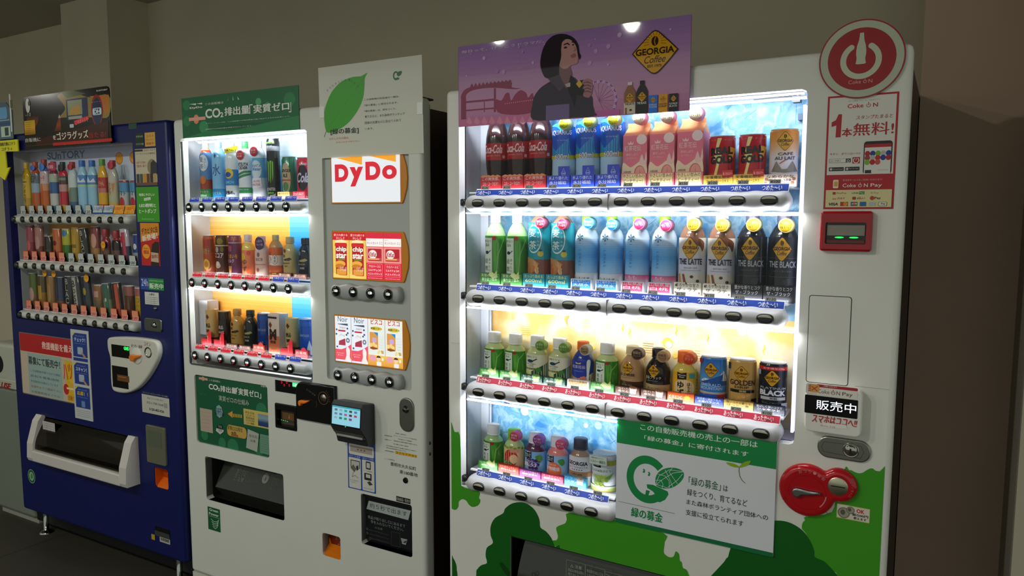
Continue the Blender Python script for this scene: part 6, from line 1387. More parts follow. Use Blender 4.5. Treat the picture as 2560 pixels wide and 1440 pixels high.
for j in range(8): fs.append((2*j+2, 2*j+3, 2*j+1, 2*j))
g = Geo(); g.add(vs, fs, '8c887c', 'clear', True); p1('mouth_flap', g, fr, label='smoky clear flap')
g = Geo(); g.box(xo0+.05, -.03, zb_hi-.002, xo1-.05, .09, zb_hi+.004, '24261f'); g.box(xo0+.05, .05, zb_hi, xo1-.05, .054, ztp-.07, '5c584c'); p1('mouth_floor', g, fr)
def s_m(pr, X, Z, w, h):
    for q in range(4): pr.T('手や物を入れないで', (X(.08), Z(.74-.22*q)), (X(.92), Z(.88-.22*q)), '3c3c38')
sticker('mouth_label', c, (432, 908), (540, 998), 'c4c0bc', s_m, y=-.022)
LIFT = 2.2
# ---------------------------------------------------------------- film poster on top
z = A.zoom(0, 180, 3.789, -.01)
x0, x1 = z(228, 450)[0], z(1048, 400)[0]; z1 = (z(235, 238)[1]+z(1045, 130)[1])/2; z0 = (z(245, 735)[1]+z(1045, 682)[1])/2
g = Geo(); g.prism(rrect(x0, z0, x1, z1, .018), -.012, -.008, '0c0b0a', 'gloss'); fp = build('film_poster', g, frame=M1, origin=((x0+x1)/2, -.01, z0), label='dark glossy film poster with orange glow on top of the blue machine', cat='poster')
pr = Print(-.0122, mat='gloss'); w_, h_ = x1-x0, z1-z0; X = lambda f: x0+w_*f; Z = lambda f: z0+h_*f
pr.grad((X(.04), Z(.3)), (X(.45), Z(.62)), ['2a1410', '5c2410', '6c2c12', '3c1810'], 'v'); pr.P(bez(zp(z, [(560, 210), (700, 195), (850, 240), (1035, 220), (1035, 420), (900, 430), (640, 430), (560, 430), (610, 330), (560, 280)]), 4), '6c5c28'); pr.P(zp(z, [(850, 230), (1035, 215), (1035, 380), (1000, 400), (960, 280)]), '8c5420'); pr.P(zp(z, [(580, 190), (700, 175), (820, 205), (640, 250)]), '3c4420')
pr.P(bez(zp(z, [(330, 300), (400, 230), (520, 220), (600, 300), (620, 360), (560, 440), (500, 600), (380, 640), (330, 560), (370, 440)]), 4), '0c0b0b')
pr.R(z(640, 460), (z(820, 0)[0], z(640, 262)[1]), '14203c'); pr.R(z(650, 415), (z(765, 0)[0], z(650, 275)[1]), '6c7058'); pr.P(bez(zp(z, [(660, 400), (700, 330), (760, 320), (760, 400)]), 3), '8c6c30'); pr.R(z(655, 452), (z(760, 0)[0], z(655, 425)[1]), '7c7c70')
pr.E(z(925, 365), .038, .062, '6c1418'); pr.E(z(925, 372), .031, .052, '141c38'); pr.RR(z(885, 412), z(965, 335), .008, '9cb0b8'); pr.RR(z(897, 402), z(953, 345), .005, '1c2c4c'); pr.T('DH', z(895, 398), z(955, 350), 'b8c4c4', .04); pr.T('スマホで', z(870, 292), z(960, 275), 'b89090', .02)
pr.P(zp(z, [(705, 465), (840, 415), (850, 450), (715, 505)]), 'a81c24'); pr.T('このボトルで', z(722, 490), z(838, 438), 'd88888', .02, rot=.12); pr.RR(z(668, 530), z(705, 492), .004, '8c94a0')
pr.P(zp(z, [(350, 640), (1035, 460), (1035, 660), (350, 700)]), '2c1010'); pr.T('ゴジラグッズ', z(545, 648), z(838, 548), 'a8a498', .03, shear=-.15); pr.T('を', z(510, 642), z(535, 600), 'a8a498', .03); pr.T('当たる!', z(850, 630), z(1010, 560), '6c1c18', .04)
pr.T('自販機に', z(250, 668), z(390, 618), '8c8880', .03); pr.R(z(510, 700), (z(1035, 0)[0], z(510, 672)[1]), '8c1c1c'); pr.T('オリジナル賞品プレゼント', z(610, 690), z(1000, 655), 'c07868', .0); pr.R(z(255, 705), z(510, 680), '3c3010')
pr.E(z(270, 320), .0165, .030, 'a0a094'); pr.E(z(282, 298), .008, .011, '121110'); pr.T('-10', z(250, 425), z(300, 385), '6c6c64', .03); pr.grad(z(245, 600), (z(310, 0)[0], z(245, 465)[1]), ['8c7c20', 'a87c20', '6c4c18'], 'v')
for q in range(6): pr.L([z(252, 480+20*q), z(300, 476+20*q)], .001, '2c2410')
pr.P(zp(z, [(560, 430), (570, 400), (585, 435), (565, 440)]), '8c8478'); pr.T('SUNTORY', z(920, 188), z(1028, 158), '9c9890', .03)
build('poster_print', pr.g, fp, origin=((x0+x1)/2, -.01, z0))
# yellow arrow sign and blue cut-out at the far left
z = A.zoom(0, 180, 3.789, -.015)
x1 = z(172, 690)[0]; x0 = x1-.23; z1 = z(90, 645)[1]; z0 = z(90, 762)[1]; zs = z(60, 930)[1]; za_ = z(35, 1025)[1]
ax = z(40, 900)[0]
pts = [(x0, z0), (ax-.052, z0), (ax-.052, zs+.0), (ax-.09, zs), (ax, za_-.0), (ax+.048, zs+.012), (ax+.022, zs+.008), (ax+.018, z0+.005), (x1, z0+.002), (x1, z1), (x0, z1)]
g = Geo(); g.prism(pts, -.017, -.012, 'b8b414', 'satin'); ar = build('arrow_sign', g, frame=M1, origin=(x0+.1, -.014, z0), label='yellow downward arrow sign hooked on the left edge of the blue machine', cat='sign')
pr = Print(-.0173); pr.T('自動販売機はコチラ', (x0+.08, z0+(z1-z0)*.55), (x1-.02, z0+(z1-z0)*.85), '2c2c0c', .03); pr.T('コチラ→', (x1-.13, z0+(z1-z0)*.15), (x1-.045, z0+(z1-z0)*.42), '2c2c0c', .03); build('marking', pr.g, ar, origin=(x0+.1, -.014, z0))
x1 = z(110, 500)[0]; xm = z(60, 400)[0]; z0 = A.at(20, 347, -.015)[1]; z1 = z(40, 285)[1]
g = Geo(); g.prism([(xm-.14, z0), (x1-.004, z0), (x1, z(100, 360)[1]), (xm+.022, z(75, 360)[1]+.004), (xm+.012, z(60, 300)[1]-.01), (xm-.01, z1), (xm-.05, z1+.003), (xm-.10, z1-.03), (xm-.14, z1-.08)], -.010, -.006, '3c4c58', 'satin'); co = build('promo_board', g, frame=M1, origin=(xm-.05, -.008, z0), label='small bluish cut-out board of bottles standing behind the yellow arrow', cat='board')
pr = Print(-.0102); pr.RR((xm-.13, z1-.07), (xm-.004, z1-.02), .012, '4c7c9c'); pr.RR((xm-.13, z0+.08), (xm+.012, z1-.075), .006, '7ca0ac'); pr.R((xm-.13, z0+.06), (xm+.015, z0+.075), '1c3c5c'); pr.R((xm+.02, z0+.03), (x1-.006, z0+.19), 'a8aca0'); pr.R((xm+.026, z0+.13), (xm+.046, z0+.165), '3c4430'); pr.R((xm-.06, z0+.01), (xm+.015, z0+.055), '8ca090'); pr.R((xm-.03, z0+.015), (xm, z0+.05), '24302c'); pr.R((xm+.03, z0+.002), (x1-.004, z0+.028), 'a06848')
build('marking', pr.g, co, origin=(xm-.05, -.008, z0))
LIFT = 1.0
# ---------------------------------------------------------------- recycling bin at the far left
bx1, bx0 = UL-.022, UL-.36; zt_ = .868
g = Geo(); g.prism(rrect(bx0, .03, bx1, .655, .02), .06, .46, '7c8478', 'satin', bev=.02)
bn = root('recycling_bin', M1, ((bx0+bx1)/2, .26, 0), 'pale recycling bin with domed lid and dark round hole beside the blue machine', 'bin')
OB = ((bx0+bx1)/2, .26, 0)
build('bin_body', g, bn, origin=OB)
g = Geo(); g.box(bx0+.01, .08, 0, bx1-.004, .44, .04, '9c9c90'); build('bin_base', g, bn, origin=OB)
pts = [(bx0-.01, .655)]+[(bx1+.012, .655), (bx1+.012, .69), (bx1+.004, .70), (bx1-.006, .80)]+[(bx1-.02-.15*math.sin(t), .80+.085*(1-math.cos(t))*.0+.072*math.sin(t)) for t in [PI/2*q/6 for q in range(1, 7)]]+[(bx0+.02+.13*math.cos(t), .80+.072*math.sin(t)) for t in [PI/2+PI/2*q/6 for q in range(7)]]
pts = rrect(bx0-.01, .655, bx1+.012, .70, .006)
g = Geo(); g.prism(pts, .045, .475, 'b4b8a8', 'satin', bev=.006); g.prism([(bx0+.005, .69), (bx1+.002, .69), (bx1-.006, .80), (bx1-.03, .845), (bx1-.09, .87), (bx0+.09, .87), (bx0+.03, .845), (bx0+.01, .80)], .055, .46, 'b4b8a8', 'satin', bev=.02); ld = build('bin_lid', g, bn, origin=OB)
g = Geo(); hx = A.at(-2, 905, .05)[0]; hz = A.at(5, 911, .05)[1]; g.prism(ell(hx-.03, hz, .055, .048), .052, .06, '0c0c0a', 'matte'); build('hole', g, ld, origin=OB)
pr = Print(.0440); q = A.zoom(0, 860, 9.6, .044); pr.T('PLEASE USE', (q(270, 980)[0]-.26, q(100, 1060)[1]), (q(265, 980)[0], q(100, 920)[1]), 'a81c24', .04, shear=.3); build('lid_lettering', pr.g, ld, origin=OB)
# ================================================================ the goods in the display cases
ASH = .12
PROF = {
 'pet':   [(.90, 0), (.98, .012), (1, .03), (1, .60), (.99, .66), (.90, .74), (.70, .81), (.46, .865), (.42, .885), (.42, .90)],
 'tall':  [(.90, 0), (.98, .012), (1, .03), (1, .70), (.96, .75), (.80, .81), (.55, .855), (.40, .88), (.38, .90)],
 'cola':  [(.80, 0), (.90, .02), (.84, .10), (.86, .18), (.95, .27), (1, .36), (1, .56), (.97, .64), (.86, .73), (.66, .81), (.42, .88), (.38, .92)],
 'short': [(.90, 0), (.98, .015), (1, .04), (.985, .30), (1, .60), (.97, .66), (.86, .73), (.66, .79), (.56, .81), (.56, .83)],
 'small': [(.88, 0), (.96, .02), (1, .06), (.97, .20), (.98, .52), (.97, .60), (.86, .67), (.64, .73), (.56, .755), (.56, .79)],
 'can':   [(.86, 0), (.93, .008), (1, .03), (1, .955), (.93, .975), (.93, .985)],
 'can2':  [(.86, 0), (.93, .008), (1, .03), (1, .925), (.88, .97), (.88, .985)],
 'alu':   [(.88, 0), (.96, .012), (1, .03), (1, .60), (.97, .66), (.80, .74), (.60, .80), (.52, .82), (.52, .86)],
 'latte': [(.84, 0), (.93, .015), (1, .05), (.99, .30), (.96, .36), (.99, .42), (1, .52), (.96, .60), (.78, .70), (.56, .77), (.48, .80), (.48, .83)],
}
CAPZ = {'pet': (.885, .46), 'tall': (.885, .44), 'cola': (.91, .44), 'short': (.82, .60), 'small': (.775, .62), 'alu': (.85, .56), 'latte': (.82, .54), 'can': (None, 0), 'can2': (None, 0)}
def bands_prof(prof, cuts):
    out = []
    for (r0, z0), (r1, z1) in zip(prof, prof[1:]):
        out.append((r0, z0))
        for c in sorted(cuts):
            if z0 < c-1e-6 and c+1e-6 < z1: t = (c-z0)/(z1-z0); out += [(r0+(r1-r0)*t, c)]
    out.append(prof[-1]); return out
def drink(fr, name, cat, u, w, zb, zt, R, shape, bands, label, group=None, cap=None, capm='satin', art=None, tagd=None, card=None, m='gloss', k=.8, lean=0, detail=True, frame_over=None, rimcol='e6e8ea'):
    """bands: [(upper fraction, colour)...] from the base up"""
    H = zt-zb
    rt = root(name, fr, (u, w, zb), label, cat, group)
    if lean: rt.matrix_world = rt.matrix_world @ Matrix.Rotation(lean, 4, 'Y')
    def cf(z):
        f = z/H
        for top, c in bands:
            if f <= top: return c
        return bands[-1][1]
    if shape == 'carton':
        g = Geo(); D = R*.85
        g.box(-R, -D, 0, R, D, H*.80, '000000', m); g.c = [lin(bands[0][1])]*len(g.c)
        g.add([(-R, -D, H*.80), (R, -D, H*.80), (R, D, H*.80), (-R, D, H*.80), (-R*.95, 0, H*.93), (R*.95, 0, H*.93), (-R*.95, 0, H), (R*.95, 0, H)], [(0, 1, 5, 4), (2, 3, 4, 5), (1, 2, 5), (3, 0, 4), (4, 5, 7, 6)], bands[-1][1], m)
        build('carton_body', g, rt)
        P_ = Print(-D-.0003, eps=.00008)
    elif shape == 'box':
        g = Geo(); D = R*.8; g.prism(rrect(-R, 0, R, H, .003), -D, D, bands[0][1], m, bev=.002); build('box_body', g, rt); P_ = Print(-D-.0003, eps=.00008)
    else:
        pf = bands_prof(PROF[shape], [b[0] for b in bands])
        pr_ = [(r*R, z*H) for r, z in pf]
        g = Geo()
        if shape in ('can', 'can2'):
            g.lathe([(.0005, 0)]+pr_, 0, 0, 0, '000000', m, 28, k, cf)
            g.lathe([(.93*R, .985*H), (.955*R, .992*H), (.95*R, H), (.90*R, H), (.87*R, .985*H), (.0005, .985*H)], 0, 0, 0, rimcol, 'satin', 28, k)
        else: g.lathe([(.0005, 0)]+pr_+[(.0005, pr_[-1][1])], 0, 0, 0, '000000', m, 28, k, cf)
        build('can_body' if shape in ('can', 'can2') else 'bottle_body', g, rt)
        cz, cr = CAPZ[shape]
        if cz and cap:
            g = Geo(); g.lathe([(cr*R*.98, cz*H), (cr*R, cz*H+.001), (cr*R, H-.002), (cr*R*.93, H), (.0005, H)], 0, 0, 0, cap, capm, 22, max(k, .9))
            g.lathe([(cr*R*1.03, cz*H-.0005), (cr*R*1.03, cz*H+.0025), (cr*R, cz*H+.003)], 0, 0, 0, cap, capm, 22, max(k, .9)); build('cap', g, rt)
        P_ = Print(0, eps=.00012, cyl=(0, 0, R, k))
    if art:
        X = lambda f: f*R*1.25+(ASH*R if shape not in ('carton', 'box') else 0); Z = lambda f: f*H
        P_.mat = m; art(P_, X, Z, R, H)
        if P_.g.v: build('printed_label', P_.g, rt)
    if tagd:
        du, dz, r, cf_, cs_, t_, tc_ = tagd[:7]; td = .024 if du > 10 else .005; yf = -R*k-(.016 if du > 10 else .004)
        if du > 10: q_ = fr.at(du, dz, w+yf); du, dz = q_[0]-u, q_[1]-zb
        g = Geo(); g.lathe([(.0005, 0), (r, 0), (r*1.02, .002), (r*1.04, td), (.0005, td)], du, yf, dz, '000000', 'satin', 24, 1, lambda z: cf_ if z < .0008 else cs_, axis='y')
        pr = Print(yf-.0003); ls = t_.split('\n')
        pr.ring((du, dz), r*.97, r*.9, cs_, 24)
        for q, s_ in enumerate(ls):
            hh = r*(.42 if len(ls) > 1 else .55); zc = dz+(len(ls)-1)*hh*.62-q*hh*1.24
            pr.T(s_, (du-r*.72, zc-hh/2), (du+r*.72, zc+hh/2), tc_, .02)
        b0 = len(g.v); g.v += pr.g.v; g.f += [tuple(b0+j for j in f) for f in pr.g.f]; g.c += pr.g.c; g.m += pr.g.m; g.s += pr.g.s
        build('round_tag', g, rt)
    if card:
        hc, wc, cc, ls, tc = card[:5]; extra = card[5] if len(card) > 5 else None; yc = -R*k-.008
        g = Geo(); g.prism(rrect(-wc/2, -.001, wc/2, hc, .0015), yc, yc+.012, cc, 'satin')
        pr = Print(yc-.0003)
        if extra: extra(pr, wc, hc)
        n = len(ls); mg = min(.016, hc*.4); hh = min((hc-mg)/max(n, 1)*.82, .0095)
        for q, s_ in enumerate(ls):
            zc = hc-.001-(q+.5)*(hc-mg)/n; pr.T(s_, (-wc*.42+wc*.03*q, zc-hh/2), (wc*.42-wc*.06*q, zc+hh/2), tc, .015)
        b0 = len(g.v); g.v += pr.g.v; g.f += [tuple(b0+j for j in f) for f in pr.g.f]; g.c += pr.g.c; g.m += pr.g.m; g.s += pr.g.s
        build('base_card', g, rt)
    return rt
def cup(pr, x, z, r, body, top):
    pr.P([(x-r*.7, z-r), (x+r*.7, z-r), (x+r, z+r*.6), (x-r, z+r*.6)], body); pr.E((x, z+r*.6), r, r*.35, top, 14)
# ---- label artwork
def a_cola(P, X, Z, R, H):
    P.R((X(-1.2), Z(.375)), (X(1.2), Z(.575)), 'b01420'); P.T('Coca-Cola', (X(-.86), Z(.455)), (X(.62), Z(.555)), 'f0d8d8', .02, shear=.35)
    P.T('ORIGINAL TASTE', (X(-.6), Z(.42)), (X(.45), Z(.435)), 'e0a0a0'); P.RR((X(.62), Z(.395)), (X(.82), Z(.43)), .002, 'd8b8c0')
    P.E((X(.15), Z(.11)), R*.62, R*.5, '128050', 20); P.T('100%リサイクル', (X(-.15), Z(.135)), (X(.5), Z(.155)), 'a8dcc0'); P.T('ペットボトル', (X(-.1), Z(.09)), (X(.45), Z(.115)), 'a8dcc0')
def e_zig(col):
    def f(pr, w, h):
        n = 9; pr.P([(-w/2, h-.003)]+[(-w/2+w*(q+.5)/n, h+(.0035 if q % 2 else .001)) for q in range(n)]+[(w/2, h-.003)], col)
    return f
def a_aqua(P, X, Z, R, H):
    P.R((X(-1.1), Z(.42)), (X(1.1), Z(.80)), '1858c0'); P.P([(X(-1.1), Z(.62)), (X(-.4), Z(.5)), (X(.5), Z(.66)), (X(.6), Z(.5)), (X(.9), Z(.42)), (X(-1.1), Z(.42))], '2c9cd0'); P.P(bez([(X(-.9), Z(.82)), (X(-.3), Z(.80)), (X(.2), Z(.72)), (X(.9), Z(.82)), (X(.4), Z(.86))], 3), '3cb0d8')
    P.T('AQUARIUS', (X(-.92), Z(.69)), (X(.70), Z(.76)), 'e4f0fa', .02); P.T('For Your Body', (X(-.3), Z(.62)), (X(.4), Z(.64)), 'b8d8f0', shear=.2); P.R((X(-1.1), Z(.40)), (X(1.1), Z(.445)), 'c8c020')
    P.T('600ml', (X(-.42), Z(.395)), (X(.5), Z(.46)), '14288c', .06); P.T('600ml', (X(-.42), Z(.395)), (X(.5), Z(.46)), 'f0f4fa', .01)
def e_drop(pr, w, h):
    pr.R((0, h), (w/2, h+.024), '1838c4'); pr.L([(.010, h+.006), (.016, h+.019), (.022, h+.006)], .0008, 'a8c8f4'); pr.ring((.016, h+.005), .0066, .0058, 'a8c8f4', 20); pr.T('水分BEST', (.010, h+.002), (.023, h+.008), 'd8e4fa', .02)
def a_peach(P, X, Z, R, H):
    x0, x1 = -R*.98, R*.98; P.R((x0, Z(.01)), (x1, Z(.79)), 'e8748c'); P.P(bez([(x0, Z(.40)), (-R*.4, Z(.33)), (0, Z(.36)), (R*.5, Z(.42)), (x1, Z(.38)), (x1, Z(.10)), (R*.1, Z(.10)), (x0, Z(.16))], 3), 'f4e4c4'); P.R((x0, Z(.01)), (x1, Z(.08)), 'e8748c')
    P.E((R*.42, Z(.24)), R*.45, H*.115, 'd87070', 24); P.E((R*.45, Z(.24)), R*.38, H*.10, 'f0a89c', 24); P.P([(R*.45, Z(.34)), (R*.5, Z(.14)), (R*.4, Z(.14))], 'd87070')
    P.E((R*.55, Z(.74)), R*.42, H*.075, 'f8e8e4', 20); P.P(bez([(R*.4, Z(.38)), (R*.6, Z(.52)), (R*.8, Z(.42)), (R*.95, Z(.56)), (R*.98, Z(.38))], 3), 'f4d0cc')
    P.P([(-R*.55, Z(.665)), (-R*.15, Z(.665)), (-R*.1, Z(.71)), (-R*.25, Z(.685)), (-R*.35, Z(.72)), (-R*.45, Z(.685)), (-R*.6, Z(.71))], 'f8d8d0'); P.T('紅茶花伝', (-R*.86, Z(.57)), (R*.5, Z(.65)), 'f8e8e0', 0); P.T('素材しぼり', (-R*.72, Z(.50)), (R*.25, Z(.54)), 'f8dcd8'); P.T('ピーチティー', (-R*.66, Z(.45)), (R*.15, Z(.48)), 'f8dcd8'); P.T('山梨白桃', (-R*.9, Z(.245)), (-R*.3, Z(.275)), '6c5838', .02)
def e_frame(c1, c2):
    def f(pr, w, h): pr.R((-w*.45, .006), (w*.45, h-.0015), c1); pr.L([(-w*.45, .006), (w*.45, .006), (w*.45, h-.0015), (-w*.45, h-.0015)], .0012, c2, closed=True)
    return f
def a_gold(P, X, Z, R, H):
    P.R((X(-1.2), Z(.03)), (X(1.2), Z(.20)), 'e8c040'); P.grad((X(-1.2), Z(.10)), (X(1.2), Z(.30)), ['c41424', 'd8682c', 'e8c040'], 'v')
    P.P([(X(-.1), Z(.95)), (X(-.42), Z(.63)), (X(-.1), Z(.63)), (X(-.52), Z(.02)), (X(-.72), Z(.02)), (X(-.35), Z(.5)), (X(-.62), Z(.5)), (X(-.35), Z(.95))], 'f4e890'); P.P([(X(.35), Z(.78)), (X(.95), Z(.75)), (X(.6), Z(.55)), (X(.3), Z(.55))], 'f0b83c')
    P.T('REAL', (X(-.82), Z(.63)), (X(.62), Z(.78)), '141414', .06, rot=.06); P.T('GOLD', (X(-.82), Z(.46)), (X(.62), Z(.61)), '141414', .06, rot=.06); P.T('エナジードリンク', (X(-.8), Z(.9)), (X(.8), Z(.925)), 'e8a040')
def a_aulait(P, X, Z, R, H):
    P.grad((X(-1.2), Z(.5)), (X(1.2), Z(.955)), ['e08c28', 'e8a048', 'e8c090', 'eceaf0'], 'v'); badge(P, (X(-.05), Z(.78)), R*.62, full=False, sz=1.1); P.T('CAFÉ', (X(-.42), Z(.54)), (X(.42), Z(.60)), '3c3450', .02); P.T('AU LAIT', (X(-.6), Z(.46)), (X(.55), Z(.52)), '3c3450', .02)
    P.P([(X(-.8), Z(.26)), (X(-.5), Z(.44)), (X(-.2), Z(.30)), (X(.1), Z(.30)), (X(.4), Z(.44)), (X(.8), Z(.26)), (X(0), Z(.24))], '8c8478'); P.L([(X(-.3), Z(.40)), (X(0), Z(.46))], .002, 'c84030'); P.RR((X(-.5), Z(.165)), (X(.3), Z(.215)), .002, '3c3c48'); P.T('国産牛乳使用', (X(-.42), Z(.18)), (X(.22), Z(.205)), 'd8d8d8'); P.T('コーヒー飲料', (X(-.5), Z(.07)), (X(.35), Z(.11)), '4c4858')
def a_green(P, X, Z, R, H, s=1.0):
    P.R((X(-1.15), Z(.02)), (X(1.15), Z(.70 if s == 1 else .63)), '3c8c2c'); t = .70 if s == 1 else .63
    P.P(bez([(X(.1), Z(t-.02)), (X(.5), Z(t-.12)), (X(.35), Z(.25)), (X(.6), Z(.1)), (X(.25), Z(.12)), (X(.1), Z(.4))], 3), '5ca83c'); P.L([(X(.9), Z(t-.05)), (X(.45), Z(.45)), (X(.3), Z(.1))], .0022, '8cc860'); P.L([(X(-.8), Z(.14)), (X(-.2), Z(.20)), (X(.3), Z(.08))], .003, '7cbc50')
    P.R((X(-.80), Z(.18)), (X(-.02), Z(t-.03)), 'e4ecdc'); P.V('綾鷹', (X(-.72), Z(.19)), (X(-.36), Z(.19+(t-.2)*.42)), '1c2c20', 0); P.V('あやたか', (X(-.30), Z(.19)), (X(-.12), Z(.19+(t-.2)*.40)), '1c2c20', 0)
    zc = .19+(t-.2)*.55; P.E((X(-.46), Z(zc)), R*.22, H*.024, '1c3454', 18); P.L([(X(-.3), Z(zc)), (X(-.12), Z(zc+.03))], .0022, '1c3454'); P.T('香り立つ', (X(-.74), Z(t-.09)), (X(-.1), Z(t-.055)), '1c2c20'); P.T('旨み', (X(-.58), Z(t-.15)), (X(-.22), Z(t-.105)), '1c2c20')
    P.RR((X(.02), Z(t-.06)), (X(.28), Z(t-.005)), .0015, 'b02020')
def e_tea(pr, w, h):
    pr.P([(-.004, h-.004), (.006, h+.006), (.016, h-.001), (.024, h+.008), (.026, h-.012), (.010, h-.016)], 'd8e090'); pr.E((.006, h-.004), .009, .006, 'e8eca0', 14)
def a_barley(P, X, Z, R, H):
    P.R((X(-1.15), Z(.02)), (X(1.15), Z(.80)), '1a98a8'); P.R((X(-1.15), Z(.02)), (X(1.15), Z(.35)), '8c4c38'); P.ring((X(-.22), Z(.60)), 1, .90, 'e0f0ee', 36, sx=R*.72, sz=H*.175)
    P.V('麦茶', (X(-.58), Z(.45)), (X(-.02), Z(.75)), 'f0f8f4', .02); P.V('やかんの', (X(.05), Z(.5)), (X(.2), Z(.70)), 'e0f0ee'); P.E((X(.28), Z(.42)), R*.26, R*.24, 'd8c040', 16); P.E((X(.28), Z(.46)), R*.14, R*.08, '3c3c28', 12)
    P.P([(X(-1.0), Z(.38)), (X(-.3), Z(.36)), (X(.2), Z(.30)), (X(-.8), Z(.05))], 'c89058')
    rnd = random.Random(2)
    for q in range(9): x = rnd.uniform(-.9, -.1); P.P([(X(x), Z(.15+.2*rnd.random())), (X(x+.3), Z(.2+.12*rnd.random())), (X(x+.25), Z(.12+.1*rnd.random()))], rnd.choice(['e8d8b0', 'f4e8d0', 'a83c1c', 'e8a050', 'd86830']))
    P.T('カフェインゼロ', (X(-.9), Z(.77)), (X(.3), Z(.79)), 'd0e878'); P.T('600ml', (X(-.1), Z(.055)), (X(.4), Z(.08)), 'd8b8a0')
def a_water(pink):
    def f(P, X, Z, R, H):
        P.grad((X(-1.1), Z(.24)), (X(1.1), Z(.70)), ['c8e0f4', '6cb4e8', '4ca0e0', '7cbcec', 'a8d0f0'], 'v')
        if pink: P.grad((X(-1.1), Z(.14)), (X(1.1), Z(.245)), ['d84880', 'e08cb0', 'e8e4ec'], 'v'); P.T('もも', (X(-.5), Z(.185)), (X(.1), Z(.235)), 'f8d8e4', .02)
        else: P.R((X(-1.1), Z(.03)), (X(1.1), Z(.22)), 'e4e8ee')
        P.R((X(-1.1), Z(.03)), (X(1.1), Z(.14)), 'e4e8ee')
        P.T('いろはす', (X(-.75), Z(.105 if pink else .14)), (X(.4), Z(.135 if pink else .185)), '2c3438', .02); P.P([(X(-.95), Z(.06)), (X(-.75), Z(.2)), (X(-.62), Z(.08))], '3c9840')
        for a_ in range(6):
            t = math.radians(60*a_+20); P.P([(X(-.3), Z(.72)), (X(-.3)+R*.34*math.cos(t), Z(.72)+R*.34*math.sin(t)), (X(-.3)+R*.3*math.cos(t+.45), Z(.72)+R*.3*math.sin(t+.45))], '5888a8' if a_ % 2 else '3c6888')
        for q, ch in enumerate('I LOHAS'):
            if ch != ' ': P.T(ch, (X(-.42), Z(.62-.048*q)), (X(-.17), Z(.655-.048*q)), '3878a8', 0, keep=True, rot=-PI/2)
    return f
def a_latte(P, X, Z, R, H):
    P.R((X(-1.15), Z(.03)), (X(1.15), Z(.70)), 'e0dcd0'); P.R((X(-1.15), Z(.28)), (X(1.15), Z(.49)), 'd8d8e8'); P.P(bez([(X(-.2), Z(.70)), (X(.3), Z(.70)), (X(.75), Z(.64)), (X(.6), Z(.54)), (X(.4), Z(.60)), (X(.1), Z(.62))], 3), '7c4830'); P.P([(X(-.9), Z(.03)), (X(-.6), Z(.03)), (X(-.8), Z(.27)), (X(-1.0), Z(.27))], 'c89850'); P.P([(X(-.4), Z(.03)), (X(-.25), Z(.08)), (X(-.5), Z(.27)), (X(-.65), Z(.27))], '8c5030')
    for a_, b_ in ((-.05, .24), (.3, .19), (-.05, .12)): P.E((X(a_), Z(b_)), R*.13, R*.11, '402820', 12)
    badge(P, (X(-.18), Z(.575)), R*.66, full=False, sz=1.25); P.T('THE LATTE', (X(-.86), Z(.385)), (X(.55), Z(.455)), '24222c', .03); P.T('贅沢な香り 監修', (X(-.5), Z(.335)), (X(.25), Z(.355)), '5c5868'); P.L([(X(-.7), Z(.315)), (X(.5), Z(.315))], .0006, '5c5868'); P.R((X(-1.15), Z(.03)), (X(1.15), Z(.045)), 'b08c50')
def a_black(P, X, Z, R, H):
    P.R((X(-1.15), Z(.045)), (X(1.15), Z(.72)), '181c24'); P.R((X(-1.15), Z(.03)), (X(1.15), Z(.045)), 'a8acac'); P.L([(X(-.9), Z(.49)), (X(.95), Z(.49))], .0006, '5c6068'); P.L([(X(-.9), Z(.28)), (X(.95), Z(.28))], .0006, '5c6068')
    badge(P, (X(-.18), Z(.585)), R*.66, full=False, sz=1.25); P.T('THE BLACK', (X(-.86), Z(.385)), (X(.6), Z(.455)), 'b8bcc4', .02); P.T('ほのかな香り 監修', (X(-.6), Z(.335)), (X(.3), Z(.355)), '6c7078'); P.P(bez([(X(-.3), Z(.08)), (X(.1), Z(.15)), (X(-.1), Z(.24)), (X(.3), Z(.26)), (X(.1), Z(.12))], 3), '2c3038'); P.T('無糖ブラックコーヒー', (X(-.6), Z(.06)), (X(.3), Z(.08)), '8c9098'); P.RR((X(-.9), Z(.07)), (X(-.75), Z(.13)), .001, 'a8acb4')
def e_beans(pr, w, h):
    for a_, b_ in ((-.42, .8), (-.44, .3), (.44, .3), (-.05, .95), (.1, .12)): pr.E((w*a_, h*b_), .0022, .0028, '5c3828', 10)
def a_kyoto(P, X, Z, R, H):
    P.R((X(-1.15), Z(.03)), (X(1.15), Z(.60)), 'e8e4cc'); P.P([(X(1.15), Z(.44)), (X(.5), Z(.36)), (X(-.2), Z(.24)), (X(-1.15), Z(.14)), (X(-1.15), Z(.03)), (X(1.15), Z(.03))], '2c5c44'); P.E((X(.3), Z(.28)), R*.26, R*.2, '4c8c3c', 14)
    P.T('京風カフェ', (X(-.76), Z(.53)), (X(.2), Z(.575)), '24302c', .01); P.E((X(-.34), Z(.46)), R*.34, H*.035, '1c3c54', 20); P.L([(X(-.1), Z(.47)), (X(.18), Z(.51))], .003, '1c3c54'); P.T('HATABA', (X(-.66), Z(.385)), (X(.1), Z(.415)), '34403c'); P.T('CAFE', (X(-.5), Z(.34)), (X(-.05), Z(.37)), '34403c'); P.R((X(-.85), Z(.275)), (X(.1), Z(.315)), '6c6c1c'); P.T('抹茶ラテ', (X(-.7), Z(.28)), (X(0), Z(.31)), 'e0e0b8'); P.RR((X(-.6), Z(.12)), (X(-.2), Z(.24)), .002, 'e0d890')
def e_cup(cc, ct):
    def f(pr, w, h): cup(pr, w*.22, h*.72, .0115, cc, ct)
    return f
